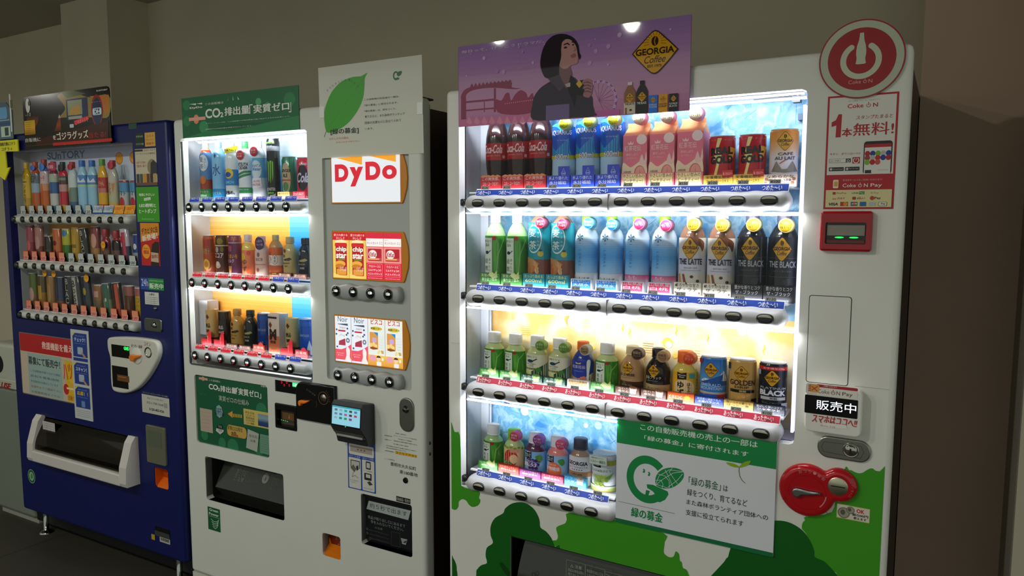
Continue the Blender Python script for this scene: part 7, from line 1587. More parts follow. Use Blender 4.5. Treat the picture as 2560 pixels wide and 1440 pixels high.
def a_royal(P, X, Z, R, H):
    P.R((X(-1.1), Z(.03)), (X(1.1), Z(.60)), '2c3ca0'); P.P(bez([(X(-1.1), Z(.28)), (X(-.3), Z(.22)), (X(.4), Z(.26)), (X(1.1), Z(.34)), (X(1.1), Z(.16)), (X(0), Z(.10)), (X(-1.1), Z(.16))], 3), 'c8a878'); P.T('紅茶花伝', (X(-.72), Z(.43)), (X(.35), Z(.50)), 'e4e0ec', 0); P.T('ロイヤルミルクティー', (X(-.5), Z(.36)), (X(.25), Z(.385)), 'c8c8e4')
    P.P([(X(-.35), Z(.53)), (X(0), Z(.53)), (X(.05), Z(.57)), (X(-.17), Z(.55)), (X(-.4), Z(.57))], 'd8c890'); P.P(bez([(X(.45), Z(.6)), (X(.75), Z(.6)), (X(.62), Z(.3)), (X(.6), Z(.04)), (X(.42), Z(.04)), (X(.45), Z(.3))], 3), 'f4f4f8')
    for a_ in range(5): t = 2*PI*a_/5; P.E((X(.2)+R*.17*math.cos(t), Z(.2)+R*.17*math.sin(t)), R*.16, R*.14, 'd8785c', 12)
def a_brown(dark, txt):
    def f(P, X, Z, R, H):
        P.R((X(-1.15), Z(.14)), (X(1.15), Z(.28)), '4c3020' if not dark else 'c0a070'); badge(P, (X(-.2), Z(.55)), R*.55, full=False); P.T(txt, (X(-.8), Z(.39)), (X(.3), Z(.45)), '3c281c' if not dark else 'd8d4cc', .02); P.T('猿田彦珈琲 監修', (X(-.6), Z(.345)), (X(.1), Z(.365)), '5c4434' if not dark else 'a09c90'); P.T('香り高い甘さ', (X(-.6), Z(.19)), (X(.15), Z(.22)), 'd8b890' if not dark else '3c2c1c')
        if dark: P.R((X(-1.15), Z(.05)), (X(1.15), Z(.14)), '1c1816'); P.T('BLACK', (X(-.6), Z(.08)), (X(.2), Z(.115)), 'a89878')
    return f
def e_cof(pr, w, h): cup(pr, w*.24, h*.75, .0105, 'e0d4c8', '7c4c34')
def a_yuzu(P, X, Z, R, H):
    P.R((X(-1.1), Z(.05)), (X(1.1), Z(.60)), 'e8b428'); P.P(bez([(X(-.55), Z(.42)), (X(.2), Z(.44)), (X(.6), Z(.32)), (X(.45), Z(.12)), (X(-.2), Z(.07)), (X(-.7), Z(.15)), (X(-.75), Z(.32))], 3), 'ecdcae'); P.P([(X(-.55), Z(.60)), (X(-.3), Z(.575)), (X(.05), Z(.60)), (X(.05), Z(.46)), (X(-.55), Z(.45))], '20201c'); P.T('Minute', (X(-.48), Z(.53)), (X(0), Z(.555)), 'd8d8d0', .02); P.T('Maid', (X(-.4), Z(.49)), (X(-.1), Z(.515)), 'd8d8d0', .02)
    P.V('ゆず', (X(-.58), Z(.12)), (X(-.05), Z(.42)), '1c1c14', .03); P.V('はちみつ', (X(.1), Z(.12)), (X(.3), Z(.40)), '1c1c14', .02); P.R((X(.2), Z(.48)), (X(.6), Z(.58)), '4c9c98')
    for a_ in range(6): P.E((X(.8), Z(.15+.06*a_)), R*.09, R*.05, '4c6c1c', 8)
def e_vit(pr, w, h): pr.T('ビタミンC', (-w*.44, h*.35), (w*.05, h*.75), 'f8e0c0', .03); pr.E((w*.25, h*.5), .006, .006, 'f8d030', 14); pr.P([(w*.25+.010*math.cos(t)*(1 if q % 2 else .6), h*.5+.010*math.sin(t)*(1 if q % 2 else .6)) for q, t in enumerate([2*PI*i/16 for i in range(16)])], 'f8c828')
def a_em(P, X, Z, R, H):
    P.grad((X(-1.2), Z(.30)), (X(1.2), Z(.955)), ['2c6cc8', '3c8cd8', '58a8e0', '3c80cc'], 'v'); P.P([(X(-1.0), Z(.50)), (X(-.6), Z(.56)), (X(-.2), Z(.55)), (X(.3), Z(.62)), (X(.65), Z(.73)), (X(.9), Z(.60)), (X(1.1), Z(.55)), (X(1.1), Z(.48)), (X(.3), Z(.50)), (X(-.3), Z(.47))], 'e4ecf4'); P.P([(X(-.9), Z(.47)), (X(.6), Z(.66)), (X(.5), Z(.52)), (X(1.1), Z(.50)), (X(1.1), Z(.42)), (X(-1.1), Z(.42))], '2c5ca8')
    badge(P, (X(-.22), Z(.73)), R*.60, full=False); P.T('EMERALD', (X(-.84), Z(.40)), (X(.42), Z(.46)), 'a8d0f0', .03); P.T('MOUNTAIN', (X(-.88), Z(.33)), (X(.52), Z(.39)), 'a8d0f0', .03); P.R((X(-1.2), Z(.03)), (X(1.2), Z(.24)), '2860c0'); P.R((X(.2), Z(.05)), (X(.8), Z(.24)), 'c01c28'); P.T('No.1', (X(.25), Z(.12)), (X(.75), Z(.18)), 'f0e0e0', .02); P.R((X(-1.1), Z(.87)), (X(-.75), Z(.95)), 'c03030'); P.T('コーヒー', (X(-.6), Z(.08)), (X(-.1), Z(.11)), 'c8dcf0')
def a_gd(P, X, Z, R, H):
    P.R((X(-1.2), Z(.03)), (X(1.2), Z(.95)), 'd0a458'); badge(P, (X(-.15), Z(.72)), R*.60, full=False); P.T('GOLDEN', (X(-.88), Z(.49)), (X(.75), Z(.60)), '4c2c14', .03); P.T('DRIP', (X(-.52), Z(.43)), (X(.32), Z(.475)), '4c2c14', .02); P.R((X(-.85), Z(.345)), (X(.7), Z(.405)), '201c18'); P.T('微糖', (X(-.25), Z(.355)), (X(.15), Z(.395)), 'd8c8a0', .02); P.E((X(0), Z(.27)), R*.14, R*.13, 'e0a878', 12); P.T('香りひろがる 微糖', (X(-.6), Z(.19)), (X(.3), Z(.21)), '6c4c20'); P.R((X(-1.2), Z(.03)), (X(1.2), Z(.12)), 'e0b04c'); P.R((X(-1.1), Z(.80)), (X(-.85), Z(.93)), '34342c'); P.R((X(.45), Z(.04)), (X(.98), Z(.23)), '1c1a18'); P.T('-30%', (X(.5), Z(.11)), (X(.92), Z(.15)), 'd0b070', .02)
def a_pb(P, X, Z, R, H):
    P.R((X(-1.2), Z(.03)), (X(1.2), Z(.95)), '1c222c'); P.R((X(-1.2), Z(.86)), (X(1.2), Z(.93)), 'd02830'); P.T('お手頃な170g', (X(-.7), Z(.875)), (X(.6), Z(.915)), 'f8e0d8', .02); badge(P, (X(-.15), Z(.70)), R*.62, full=False); P.T('PLATINUM', (X(-.85), Z(.485)), (X(.72), Z(.53)), 'b8bcc8', .01); P.T('BLACK', (X(-.88), Z(.36)), (X(.7), Z(.47)), 'e8e8ec', .05); P.R((X(-.8), Z(.275)), (X(.7), Z(.335)), 'c8c8cc'); P.T('無糖', (X(-.25), Z(.285)), (X(.15), Z(.325)), '24242c', .02); P.T('香ばしく深いコク', (X(-.7), Z(.20)), (X(.4), Z(.225)), '8c9098'); P.T('ブラックコーヒー', (X(-.7), Z(.10)), (X(.4), Z(.13)), '8c9098'); P.R((X(.4), Z(.06)), (X(.95), Z(.22)), 'c8ccd8'); P.T('100g', (X(.48), Z(.1)), (X(.88), Z(.14)), '24242c', .01); P.R((X(-1.1), Z(.76)), (X(-.8), Z(.86)), '9ca8c0')
def a_apple(P, X, Z, R, H):
    P.R((X(-1.1), Z(.05)), (X(1.1), Z(.60)), 'e8c890'); P.E((X(-.05), Z(.36)), R*.72, H*.2, 'c42030', 24); P.E((X(.2), Z(.34)), R*.42, H*.11, 'e8d0a0', 20); P.T('Qoo', (X(-.75), Z(.20)), (X(.05), Z(.29)), '1c9848', .06); P.R((X(-.1), Z(.50)), (X(.6), Z(.58)), 'e0a088')
    for q in range(7): P.E((X(-.9+.3*q), Z(.60+.02*(q % 2))), R*.16, R*.1, '8ca83c', 8)
def a_fruit(mc, mt, fruit, leaf, band):
    def f(P, X, Z, R, H):
        P.R((X(-1.15), Z(.05)), (X(1.15), Z(.60)), band); P.P([(X(-.72), Z(.60)), (X(-.45), Z(.57)), (X(-.08), Z(.60)), (X(-.08), Z(.44)), (X(-.72), Z(.43))], '20202c'); P.T('Minute', (X(-.64), Z(.52)), (X(-.14), Z(.545)), 'd8d8d0', .02); P.T('Maid', (X(-.56), Z(.48)), (X(-.24), Z(.505)), 'd8d8d0', .02)
        if fruit == 'grape':
            for a_ in range(4):
                for b_ in range(5-a_): P.E((X(-.45+.24*b_+.12*a_), Z(.40-.085*a_)), R*.16, R*.16, mc, 10)
        else: P.E((X(-.1), Z(.26)), R*.72, H*.19, mc, 22)
        P.P(bez([(X(.2), Z(.5)), (X(.6), Z(.54)), (X(.75), Z(.44)), (X(.5), Z(.38))], 3), leaf); P.T(mt, (X(-.72), Z(.26)), (X(.35), Z(.35)), 'f0ecf0', .05); P.T('1日分', (X(-.5), Z(.375)), (X(.1), Z(.41)), 'f0ecf0', .02); P.T('PREMIUM', (X(-.5), Z(.15)), (X(.25), Z(.18)), 'f0ecf0')
    return f
def a_nista(P, X, Z, R, H):
    P.R((X(-1.1), Z(.02)), (X(1.1), Z(.64)), 'e4e4ea'); P.T('GEORGIA', (X(-.86), Z(.46)), (X(.72), Z(.545)), '2c2c34', .04); P.T('LATTENISTA', (X(-.8), Z(.40)), (X(.72), Z(.44)), '6c6878'); P.T('★★★★★', (X(-.5), Z(.355)), (X(.35), Z(.385)), '3c3c44'); P.R((X(-1.1), Z(.22)), (X(1.1), Z(.33)), 'b88c64'); P.T('Caffè Latte', (X(-.5), Z(.25)), (X(.3), Z(.30)), '4c2c1c', .01); P.R((X(-1.1), Z(.20)), (X(1.1), Z(.22)), 'e8e4ec')
def a_grape(P, X, Z, R, H):
    P.R((X(-1.2), Z(.03)), (X(1.2), Z(.93)), 'e8ecf0'); P.R((X(-1.2), Z(.72)), (X(1.2), Z(.86)), 'c0c050'); P.R((X(-.7), Z(.66)), (X(-.05), Z(.84)), '1c1c1c'); P.T('Minute', (X(-.6), Z(.76)), (X(-.15), Z(.79)), 'd8d8d0', .02); P.T('Maid', (X(-.55), Z(.70)), (X(-.2), Z(.735)), 'd8d8d0', .02); P.T('アロエ&白ぶどう', (X(-.85), Z(.54)), (X(.6), Z(.61)), '3c7c3c', .02)
    for a_ in range(4):
        for b_ in range(4-a_//2): P.E((X(-.45+.22*b_+.1*(a_ % 2)), Z(.42-.09*a_)), R*.14, R*.14, ['a8c840', 'c0d860'][(a_+b_) % 2], 10)
    P.P([(X(.2), Z(.4)), (X(.85), Z(.56)), (X(.5), Z(.36))], '7cb850'); P.E((X(-.85), Z(.45)), R*.14, R*.14, 'd84858', 10); P.grad((X(-1.2), Z(.03)), (X(1.2), Z(.16)), ['dce4c8', '9cbc60', 'b89c50'], 'v')

WI = .075
def row3(i, k, Ytop, R, *a, **kw):
    globals()['ASH'] = .12 if k < 8 else .28
    u = U3[k]+(.006+.0004*k, .001+.0015*k, -.003+.0007*k, -.007+.0006*k)[i]; zb = btn_z[i]+.033; R *= 1.07; zt = M3.zof(u, WI, Ytop)
    return drink(M3, a[0], a[1], u, WI, zb, zt, R, *a[2:], **kw)
ORD = ['leftmost', 'second from left', 'third']
for k_ in range(3):
    row3(0, k_, (296, 290, 284)[k_]-26, .0325, 'cola_bottle', 'bottle', 'cola', [(.375, '2c1414'), (.575, 'b01420'), (.86, '2a1618'), (1, 'c8c0c4')], ['cola bottle with red label, leftmost of the three', 'cola bottle with red label, middle one of the three', 'cola bottle with red label next to the blue sports drinks'][k_], 'cola bottles on the top shelf', cap='c01828', art=a_cola, card=(.044, .068, 'c01828', ['この爽快感、', 'コカ・コーラだけ！'], 'f8dcd8', e_zig('e89858')))
for k_ in range(3, 6):
    u = U3[k_]; row3(0, k_, (300, 292, 286)[k_-3]-20, .0315, 'sports_drink_bottle', 'bottle', 'tall', [(.40, 'b8dcf0'), (.80, '1858c0'), (.86, '2c60c8'), (1, 'b8dcf4')], ['blue sports drink bottle right beside the last cola bottle', 'blue sports drink bottle, middle one of the three', 'blue sports drink bottle beside the pink cartons'][k_-3], 'blue sports drink bottles on the top shelf', cap='2858c8', art=a_aqua, tagd=((1410, 1471, 1532)[k_-3], (309, 303, 297)[k_-3], .0155, 'd8d82c', 'e0e48c', 'たっぷり\nBIGサイズ', '3c5828'), card=(.040, .068, '2048c8', ['水より優れた', '水分補給'], 'e8f0fc', e_drop))
for k_ in range(6, 9):
    u = U3[k_]; row3(0, k_, (338, 333, 326)[k_-6]-30, .030, 'tea_carton', 'carton', 'carton', [(.8, 'e8748c'), (1, 'e89c68')], ['pink peach tea carton beside the blue bottles', 'pink peach tea carton, middle one of the three', 'pink peach tea carton beside the red can'][k_-6], 'pink peach tea cartons on the top shelf', art=a_peach, m='satin', tagd=((1597, 1668, 1739)[k_-6], (294, 291, 283)[k_-6], .0165, 'f0e4c0', 'e87c9c', '山梨白桃\nエキス使用', '5c3c28'), card=(.040, .068, 'e88090', ['やさしい甘みの', 'ピーチティー!'], '3c3020', e_frame('f0e4a8', 'e88090')))
for k_ in (9, 10): row3(0, k_, (341, 337)[k_-9], .0295, 'energy_drink_can', 'can', 'can', [(.03, 'd8b040'), (1, 'c41424')], ['red and gold energy can beside the pink cartons', 'red and gold energy can beside the cream coffee can'][k_-9], 'red energy drink cans on the top shelf', art=a_gold, card=(.030, .070, 'd8b040', ['栄養機能認定', 'ローヤルゼリーエキス'], '2c2414', lambda pr, w, h: (pr.R((w*.14, h*.8), (w*.5, h*.8+.017), 'c41828'), pr.T('厳しく生きるエナジー', (w*.17, h*.8+.005), (w*.48, h*.8+.012), 'f8d8c0', .02))))
row3(0, 11, 324, .0300, 'coffee_can', 'can', 'can', [(.5, 'eceaf0'), (1, 'e08c28')], 'orange and white cafe au lait can at the end of the top shelf', art=a_aulait, card=(.028, .072, 'ecd8cc', ['なめらかな', '新しい味'], '1c1814', lambda pr, w, h: [pr.E((w*a_, h*b_), .004, .004, '9c6848', 10) for a_, b_ in ((-.42, .6), (.42, .6), (.38, .3), (-.44, .3))]))
for k_ in (0, 1): row3(1, k_, 536, .0305, 'green_tea_bottle', 'bottle', 'pet', [(.70, '4c9c34'), (1, 'a8d090')], ['tall green tea bottle with white cap, leftmost on its shelf', 'tall green tea bottle with white cap beside the barley tea'][k_], 'tall green tea bottles', cap='f4f6f6', art=a_green, card=(.036, .068, '3c8430', ['茶葉のひらく', '香り立つ旨み'], 'dceccc', e_tea))
for k_ in (2, 3):
    u = U3[k_]; row3(1, k_, 515, .0315, 'barley_tea_bottle', 'bottle', 'tall', [(.35, '8c4c38'), (.80, '1a98a8'), (1, 'a07858')], ['teal barley tea bottle beside the green tea', 'teal barley tea bottle beside the clear water bottle'][k_-2], 'teal barley tea bottles', cap='1ca0b0', art=a_barley, tagd=((1350, 1404)[k_-2], (557, 560)[k_-2], .0145, 'c41c40', 'e8688c', '香ばしくて\nすっきり', 'f8d0d8'), card=(.040, .068, '1894a4', ['たっぷり飲める', '600ml'], 'f0f0a0'))
for k_ in (4, 5, 6, 7):
    u = U3[k_]; pink = k_ > 5
    row3(1, k_, 541, .0300, 'water_bottle', 'bottle', 'tall', [(.14, 'e4e8ee'), (.24, 'e08cb0' if pink else 'e4e8ee'), (.70, '62ace4'), (.86, 'd0e4f4'), (1, 'd0e4f4')], ['clear blue water bottle beside the teal bottles', 'clear blue water bottle with blue tag beside the peach water', 'peach water bottle with pink tag beside the plain water', 'peach water bottle with pink tag beside the latte'][k_-4], 'water bottles on the second shelf', cap='84c428', art=a_water(pink), tagd=((1470, 1529, 1597, 1664)[k_-4], (558, 562, 560, 564)[k_-4], .0150, 'd83c70' if pink else '2c9cdc', 'e888b4' if pink else '7cc4ec', 'もも' if pink else '日本の\n天然水', 'f8d0dc' if pink else 'd8f0fc'),
         card=(.032, .062, 'e8ecf2', ['山梨県産', '白桃'] if pink else ['あと味やさしい', '天然水'], 'f8dce4' if pink else 'e0f0fc', e_frame('d82c60' if pink else '1c84d0', 'f0f2f6')))
for k_ in (8, 9): u = U3[k_]; row3(1, k_, 531, .0315, 'latte_bottle', 'bottle', 'pet', [(.70, 'e0dcd0'), (1, '8c6450')], ['white and brown latte bottle beside the peach water', 'white and brown latte bottle beside the black coffee'][k_-8], 'latte bottles on the second shelf', cap='e4e0e8', art=a_latte, tagd=((1733, 1805)[k_-8], (561, 563)[k_-8], .0162, 'e0b428', 'ece090', '飲みやすい\n味わい', '3c2c10'), card=(.036, .068, 'e8e4d4', ['まろやかな甘さ', 'ザ・ラテ'], '3c2820', e_beans))
for k_ in (10, 11): u = U3[k_]; row3(1, k_, 530, .0325, 'black_coffee_bottle', 'bottle', 'pet', [(.72, '181c24'), (1, '1c2028')], ['black coffee bottle with grey cap beside the latte', 'black coffee bottle with grey cap at the right end'][k_-10], 'black coffee bottles', cap='54546c', art=a_black, tagd=((1883, 1964)[k_-10], (562, 564)[k_-10], .0165, 'e0b428', 'ece090', '飲みやすい\n味わい', '3c2c10'), card=(.038, .070, '24242c', ['豊かな香りとコク', 'ザ・ブラック'], 'e4e4e8', lambda pr, w, h: pr.E((-w*.2, h*.9), .003, .002, '7c2c1c', 10)))
gsm = dict(cap='f4f4f4', art=lambda P, X, Z, R, H: a_green(P, X, Z, R, H, .9), card=(.024, .066, '4c9c44', ['旨み広がる', '香り'], 'd0e8b8', e_tea))
row3(2, 0, 829, .0300, 'green_tea_bottle', 'bottle', 'small', [(.63, '5ca83c'), (1, 'c8dc98')], 'short green tea bottle at the left end of the warm shelf', **gsm)
row3(2, 1, 834, .0300, 'green_tea_bottle', 'bottle', 'small', [(.63, '5ca83c'), (1, 'c8dc98')], 'short green tea bottle, second on the warm shelf', **gsm)
for k_ in (2, 3): u = U3[k_]; row3(2, k_, (838, 845)[k_-2], .0305, 'matcha_latte_bottle', 'bottle', 'small', [(.60, 'e8e4cc'), (1, 'c8d098')], ['cream matcha latte bottle with green tag, the left one', 'cream matcha latte bottle with green tag, the right one'][k_-2], 'matcha latte bottles', cap='f4f4f4', art=a_kyoto, tagd=((1349, 1408)[k_-2], (865, 871)[k_-2], .0140, '5c8c2c', '90b858', '新発売\nほっと', 'c8dc98'), card=(.022, .066, '1c4c3c', ['とろける', '抹茶'], 'c8dcc8', e_cup('a8c860', '5c8c34')))
u = U3[4]; row3(2, 4, 853, .0290, 'milk_tea_bottle', 'bottle', 'latte', [(.60, '2c3ca0'), (1, '2c3c9c')], 'blue milk tea bottle with orange cap and white tag', cap='e86c1c', art=a_royal, tagd=(1461, 876, .0140, 'b09060', 'f0f0f4', '国産牛乳\n100%', '3c2c1c'), card=(.024, .064, 'f0ecee', ['ミルクと茶葉の', 'ミルクティー'], '5c4428', e_frame('d0a878', 'f0ecee')))
row3(2, 5, 856, .0300, 'green_tea_bottle', 'bottle', 'small', [(.63, '5ca83c'), (1, 'c8dc98')], 'short green tea bottle between milk tea and brown coffee', **gsm)
u = U3[6]; row3(2, 6, 864, .0295, 'coffee_bottle', 'bottle', 'latte', [(.14, 'b89470'), (.28, '4c3020'), (1, 'c0986c')], 'light brown coffee bottle with dark round tag', cap='e0c8a0', capm='gloss', art=a_brown(False, '香る微糖'), tagd=(1592, 886, .0145, '3c2420', '6c5040', '高級豆\nブレンド', 'c8a878'), card=(.022, .066, '5c3428', ['淹れたての', '香りとコク'], 'e0c8b0', e_cof))
u = U3[7]; row3(2, 7, 870, .0300, 'coffee_bottle', 'bottle', 'latte', [(.14, '1c1816'), (.28, 'c0a070'), (1, '201c1a')], 'dark coffee bottle with tan round tag', cap='201c1c', capm='gloss', art=a_brown(True, '香るブラック'), tagd=(1655, 892, .0145, 'b08c60', 'ccac80', '高級豆\nブレンド', '3c2418'), card=(.022, .066, '5c3428', ['淹れたての', '香りとコク'], 'e0c8b0', e_cof))
u = U3[8]; row3(2, 8, 877, .0300, 'citrus_drink_bottle', 'bottle', 'small', [(.60, 'e8b428'), (1, 'e8d468')], 'yellow honey citrus bottle with orange cap', cap='f07020', art=a_yuzu, tagd=(1722, 898, .0150, 'e04418', 'f07c30', 'ホット', 'f8c8a8'), card=(.024, .068, 'ec6420', [], 'f8e0c0', e_vit))
row3(2, 9, 889, .0300, 'coffee_can', 'can', 'can', [(.28, 'd0c4b0'), (1, '3c84d0')], 'blue mountain coffee can on the warm shelf', art=a_em, card=(.022, .070, '1c3c9c', ['高密度と国産牛乳の', '王道バランス'], 'c8d8f0'))
row3(2, 10, 896, .0300, 'coffee_can', 'can', 'can', [(1, 'd0a458')], 'golden coffee can with black band', art=a_gd, card=(.022, .070, 'b8963c', ['深いコクと香りで', 'ほっと一息'], '241c10'))
row3(2, 11, 904, .0300, 'coffee_can', 'can', 'can', [(1, '1c222c')], 'black coffee can with red stripe under the rim', art=a_pb, card=(.022, .070, '24283c', ['香ばしく深いコクで', 'シャキッと'], 'd8d8e0'))
row3(3, 0, 1060, .0300, 'green_tea_bottle', 'bottle', 'small', [(.63, '5ca83c'), (1, 'a8cc88')], 'short green tea bottle on the lowest shelf', **gsm)
u = U3[1]; row3(3, 1, 1073, .0300, 'apple_juice_bottle', 'bottle', 'small', [(.60, 'e8c890'), (1, 'c8d890')], 'red and cream apple juice bottle with pink tag', cap='84c428', art=a_apple, tagd=(1285, 1092, .0145, 'c42040', 'ec5c88', '管理\n栄養士', 'f8d0d8'), card=(.024, .068, 'd83c2c', ['すりおろしりんご', 'おいしさ'], 'f8e0c8'))
u = U3[2]; row3(3, 2, 1081, .0300, 'grape_juice_bottle', 'bottle', 'small', [(.60, '8cc4ec'), (1, '5c3450')], 'blue and purple grape juice bottle with purple tag', cap='f0f0f4', art=a_fruit('4c2470', '鉄分', 'grape', '5c9c3c', '8cc4ec'), tagd=(1343, 1101, .0145, '8c2878', 'b45cb8', '味わい濃厚\nゼロ', 'f0d0ec'), card=(.022, .068, '8c2c84', ['ジュースを超えた', '健康習慣を'], 'f0d0ec'))
u = U3[3]; row3(3, 3, 1090, .0300, 'peach_juice_bottle', 'bottle', 'small', [(.60, '9ccaf0'), (1, 'f09088')], 'pale blue and peach juice bottle with pink tag', cap='f4f0f4', art=a_fruit('ec7840', '食物繊維', 'round', '4c9c50', '9ccaf0'), tagd=(1400, 1112, .0145, 'd83060', 'f06090', '味わい濃厚\nゼロ', 'f8d0dc'), card=(.022, .068, 'd43860', ['すっきりごくり', '健康習慣を'], 'f8d8e0'))
row3(3, 4, 1095, .0305, 'latte_bottle', 'bottle', 'small', [(.22, 'e4e4ea'), (.33, 'b88c64'), (.64, 'e4e4ea'), (1, 'b08c78')], 'white latte bottle with dark grey cap on the lowest shelf', cap='3c3c4c', art=a_nista, card=(.030, .066, '3cacd8', ['リラックス', 'スタイル'], 'e0f4fc', e_cup('e8d8cc', 'b08c70')))
row3(3, 5, 1131, .0320, 'grape_juice_can', 'can', 'can2', [(.16, 'a8bc68'), (1, 'e8ecf0')], 'white grape drink can with a green slogan card', art=a_grape, card=None)
g = Geo(); u = U3[5]; z_ = M3.zof(u, .035, 1152); g.box(u-.031, .033, z_-.012, u+.022, .035, z_+.014, 'e8f0ea', 'satin'); pr = Print(.0327); pr.L([(u-.030, z_-.011), (u+.021, z_-.011), (u+.021, z_+.013), (u-.030, z_+.013)], .001, '8ca09c', closed=True); pr.T('ヘルシー補給を', (u-.027, z_-.007), (u+.018, z_+.002), '2c8c5c', .02); pr.T('営養果汁飲むならぴったり!', (u-.024, z_+.005), (u+.012, z_+.009), '3c4c48')
b0 = len(g.v); g.v += pr.g.v; g.f += [tuple(b0+j for j in f) for f in pr.g.f]; g.c += pr.g.c; g.m += pr.g.m; g.s += pr.g.s; p3('slogan_card', g)
# ---------------------------------------------------------------- goods of the middle machine
W2 = .062
def row2(i, k, Ytop, R, *a, **kw):
    globals()['ASH'] = .30
    u = U2[k]+.003+kw.pop('du', 0); zb = B2[i]+.0305; zt = M2.zof(u, W2, Ytop)
    return drink(M2, a[0], a[1], u, W2, zb, zt, R, *a[2:], **kw)
def txt(*L):
    """each entry: shape or text tuple"""
    def f(P, X, Z, R, H):
        for e in L:
            if e[0] == 'R': P.R((X(e[1]), Z(e[2])), (X(e[3]), Z(e[4])), e[5])
            elif e[0] == 'E': P.E((X(e[1]), Z(e[2])), R*e[3], H*e[4], e[5], 18)
            elif e[0] == 'T': P.T(e[1], (X(e[2]), Z(e[3])), (X(e[4]), Z(e[5])), e[6], e[7] if len(e) > 7 else .02, shear=e[8] if len(e) > 8 else 0)
            elif e[0] == 'V': P.V(e[1], (X(e[2]), Z(e[3])), (X(e[4]), Z(e[5])), e[6], .01)
            elif e[0] == 'P': P.P([(X(a_), Z(b_)) for a_, b_ in e[1]], e[2])
    return f
row2(0, 0, 352, .027, 'barley_tea_bottle', 'bottle', 'tall', [(.18, '3c8c4c'), (.34, 'a8402c'), (.8, '5c8cb8'), (.84, 'c04828'), (1, 'e0c890')], 'amber barley tea bottle at the left of the middle case', cap='e8dcb8', art=txt(('E', 0, .62, .75, .14, 'e4ecf4'), ('V', '麦茶', -.5, .5, .05, .73, '1c2c30'), ('V', 'おいしい', .15, .52, .4, .7, '1c2c30'), ('E', -.1, .33, .5, .07, 'd8782c'), ('T', 'すっきり', -.6, .11, .5, .15, 'd0e8c0'), ('T', '600ml', -.6, .05, .3, .09, 'd0e8c0')))
row2(0, 1, 352, .028, 'water_bottle', 'bottle', 'tall', [(.18, '2c9cd0'), (1, '8ccaf0')], 'tall clear light blue water bottle beside the barley tea', cap='9cd0f0', art=txt(('R', -1, .05, 1, .17, '2c94c8'), ('T', '水', -.5, .40, .5, .60, '2c5c90', -.01), ('P', [(-.1, .78), (.02, .74), (-.1, .69), (-.22, .74)], '1c5c9c'), ('T', 'ミネラル', -.6, .08, .5, .13, 'c8e8f8')))
row2(0, 2, 356, .027, 'lemon_soda_bottle', 'bottle', 'tall', [(.04, '20a0d8'), (.24, 'e8ecf0'), (.52, '2c84c8'), (.88, 'e4eaf0'), (1, 'e4e0e0')], 'white lemon soda bottle with a yellow flag', cap='e8e4e0', art=txt(('E', -.1, .45, .7, .09, 'ecc820'), ('E', -.2, .43, .5, .045, '2c4ca8'), ('T', 'LEMON', -.7, .27, .5, .32, '8cd0f0'), ('T', '炭強め。', -.75, .08, .55, .15, '14181c', .04), ('P', [(-1.0, .86), (1.1, .94), (1.1, .86), (-1.0, .78)], 'f0e020'), ('T', '強炭No.1', -.7, .835, .8, .885, '201c10', .03)))
row2(0, 3, 354, .0275, 'cider_bottle', 'bottle', 'tall', [(.10, 'e8ecf0'), (.20, '1c9450'), (.55, 'e8ecf0'), (.66, 'e8f0f0'), (.88, 'e0ecf0'), (1, '3cb858')], 'white and green cider bottle with red round tag', cap='3cb858', art=txt(('T', 'MITSUYA', -.82, .57, .62, .63, '1c3048', .03, .2), ('T', 'CIDER', -.6, .51, .55, .565, '1c3048', .03, .2), ('P', [(-1, .42), (.2, .49), (1, .49), (1, .46), (.2, .45), (-1, .38)], '1c8c50'), ('P', [(-1, .37), (.2, .43), (1, .45), (1, .42), (.2, .39), (-1, .33)], '1c8c50'), ('T', '果実など由来', -.8, .15, .6, .175, 'd8f0dc')), tagd=(.0, .155, .0165, 'd02838', 'd83848', 'スッキリ\n爽快', 'f8dcdc'))
row2(0, 4, 352, .0275, 'soda_bottle', 'bottle', 'tall', [(.18, 'e8ecf4'), (.36, 'd8e4f0'), (.70, '5cb4e4'), (.88, 'd8ecf8'), (1, '2c9cdc')], 'white and sky blue soda bottle with red round tag', cap='e8f0f8', art=txt(('E', -.1, .5, .85, .16, 'd4e8f4'), ('T', 'カルピス', -.75, .545, .5, .59, '1c3c8c', .03), ('T', 'Water', -.55, .48, .5, .535, '2878c0', .02, .3), ('P', [(-.85, .34), (.5, .36), (.6, .20), (-.8, .17)], 'f0f2f6'), ('T', 'CALPIS', -.6, .28, .35, .32, 'b85070', .01, .3), ('T', 'WATER', -.65, .22, .35, .26, 'b85070', .01, .3)), tagd=(.0, .165, .0165, 'd02038', 'd83848', '後味\nすっきり', 'f8dcdc'))
row2(0, 5, 345, .0255, 'energy_drink_can', 'can', 'can2', [(.03, '8c9498'), (.78, '0c100e'), (.80, '8c9498'), (.86, '9ca0a8'), (1, '141c20')], 'tall black energy can with green claw marks', rimcol='b0b4b8', art=txt(('P', [(-.45, .62), (-.22, .60), (-.25, .30), (-.33, .26), (-.38, .35)], '74c820'), ('P', [(-.12, .62), (.05, .62), (.02, .33), (-.05, .24), (-.1, .33)], '74c820'), ('P', [(.12, .62), (.30, .60), (.28, .38), (.2, .28), (.15, .4)], '74c820'), ('T', 'MONSTER', -.75, .13, .5, .18, 'b8bcb4', .04), ('T', 'ENERGY', -.5, .08, .3, .105, '74c820'), ('T', 'MONSTER', -.6, .9, .5, .93, '6cb848', .03), ('T', 'エナジー', -.7, .83, .5, .87, 'c8ccd0', .03)))
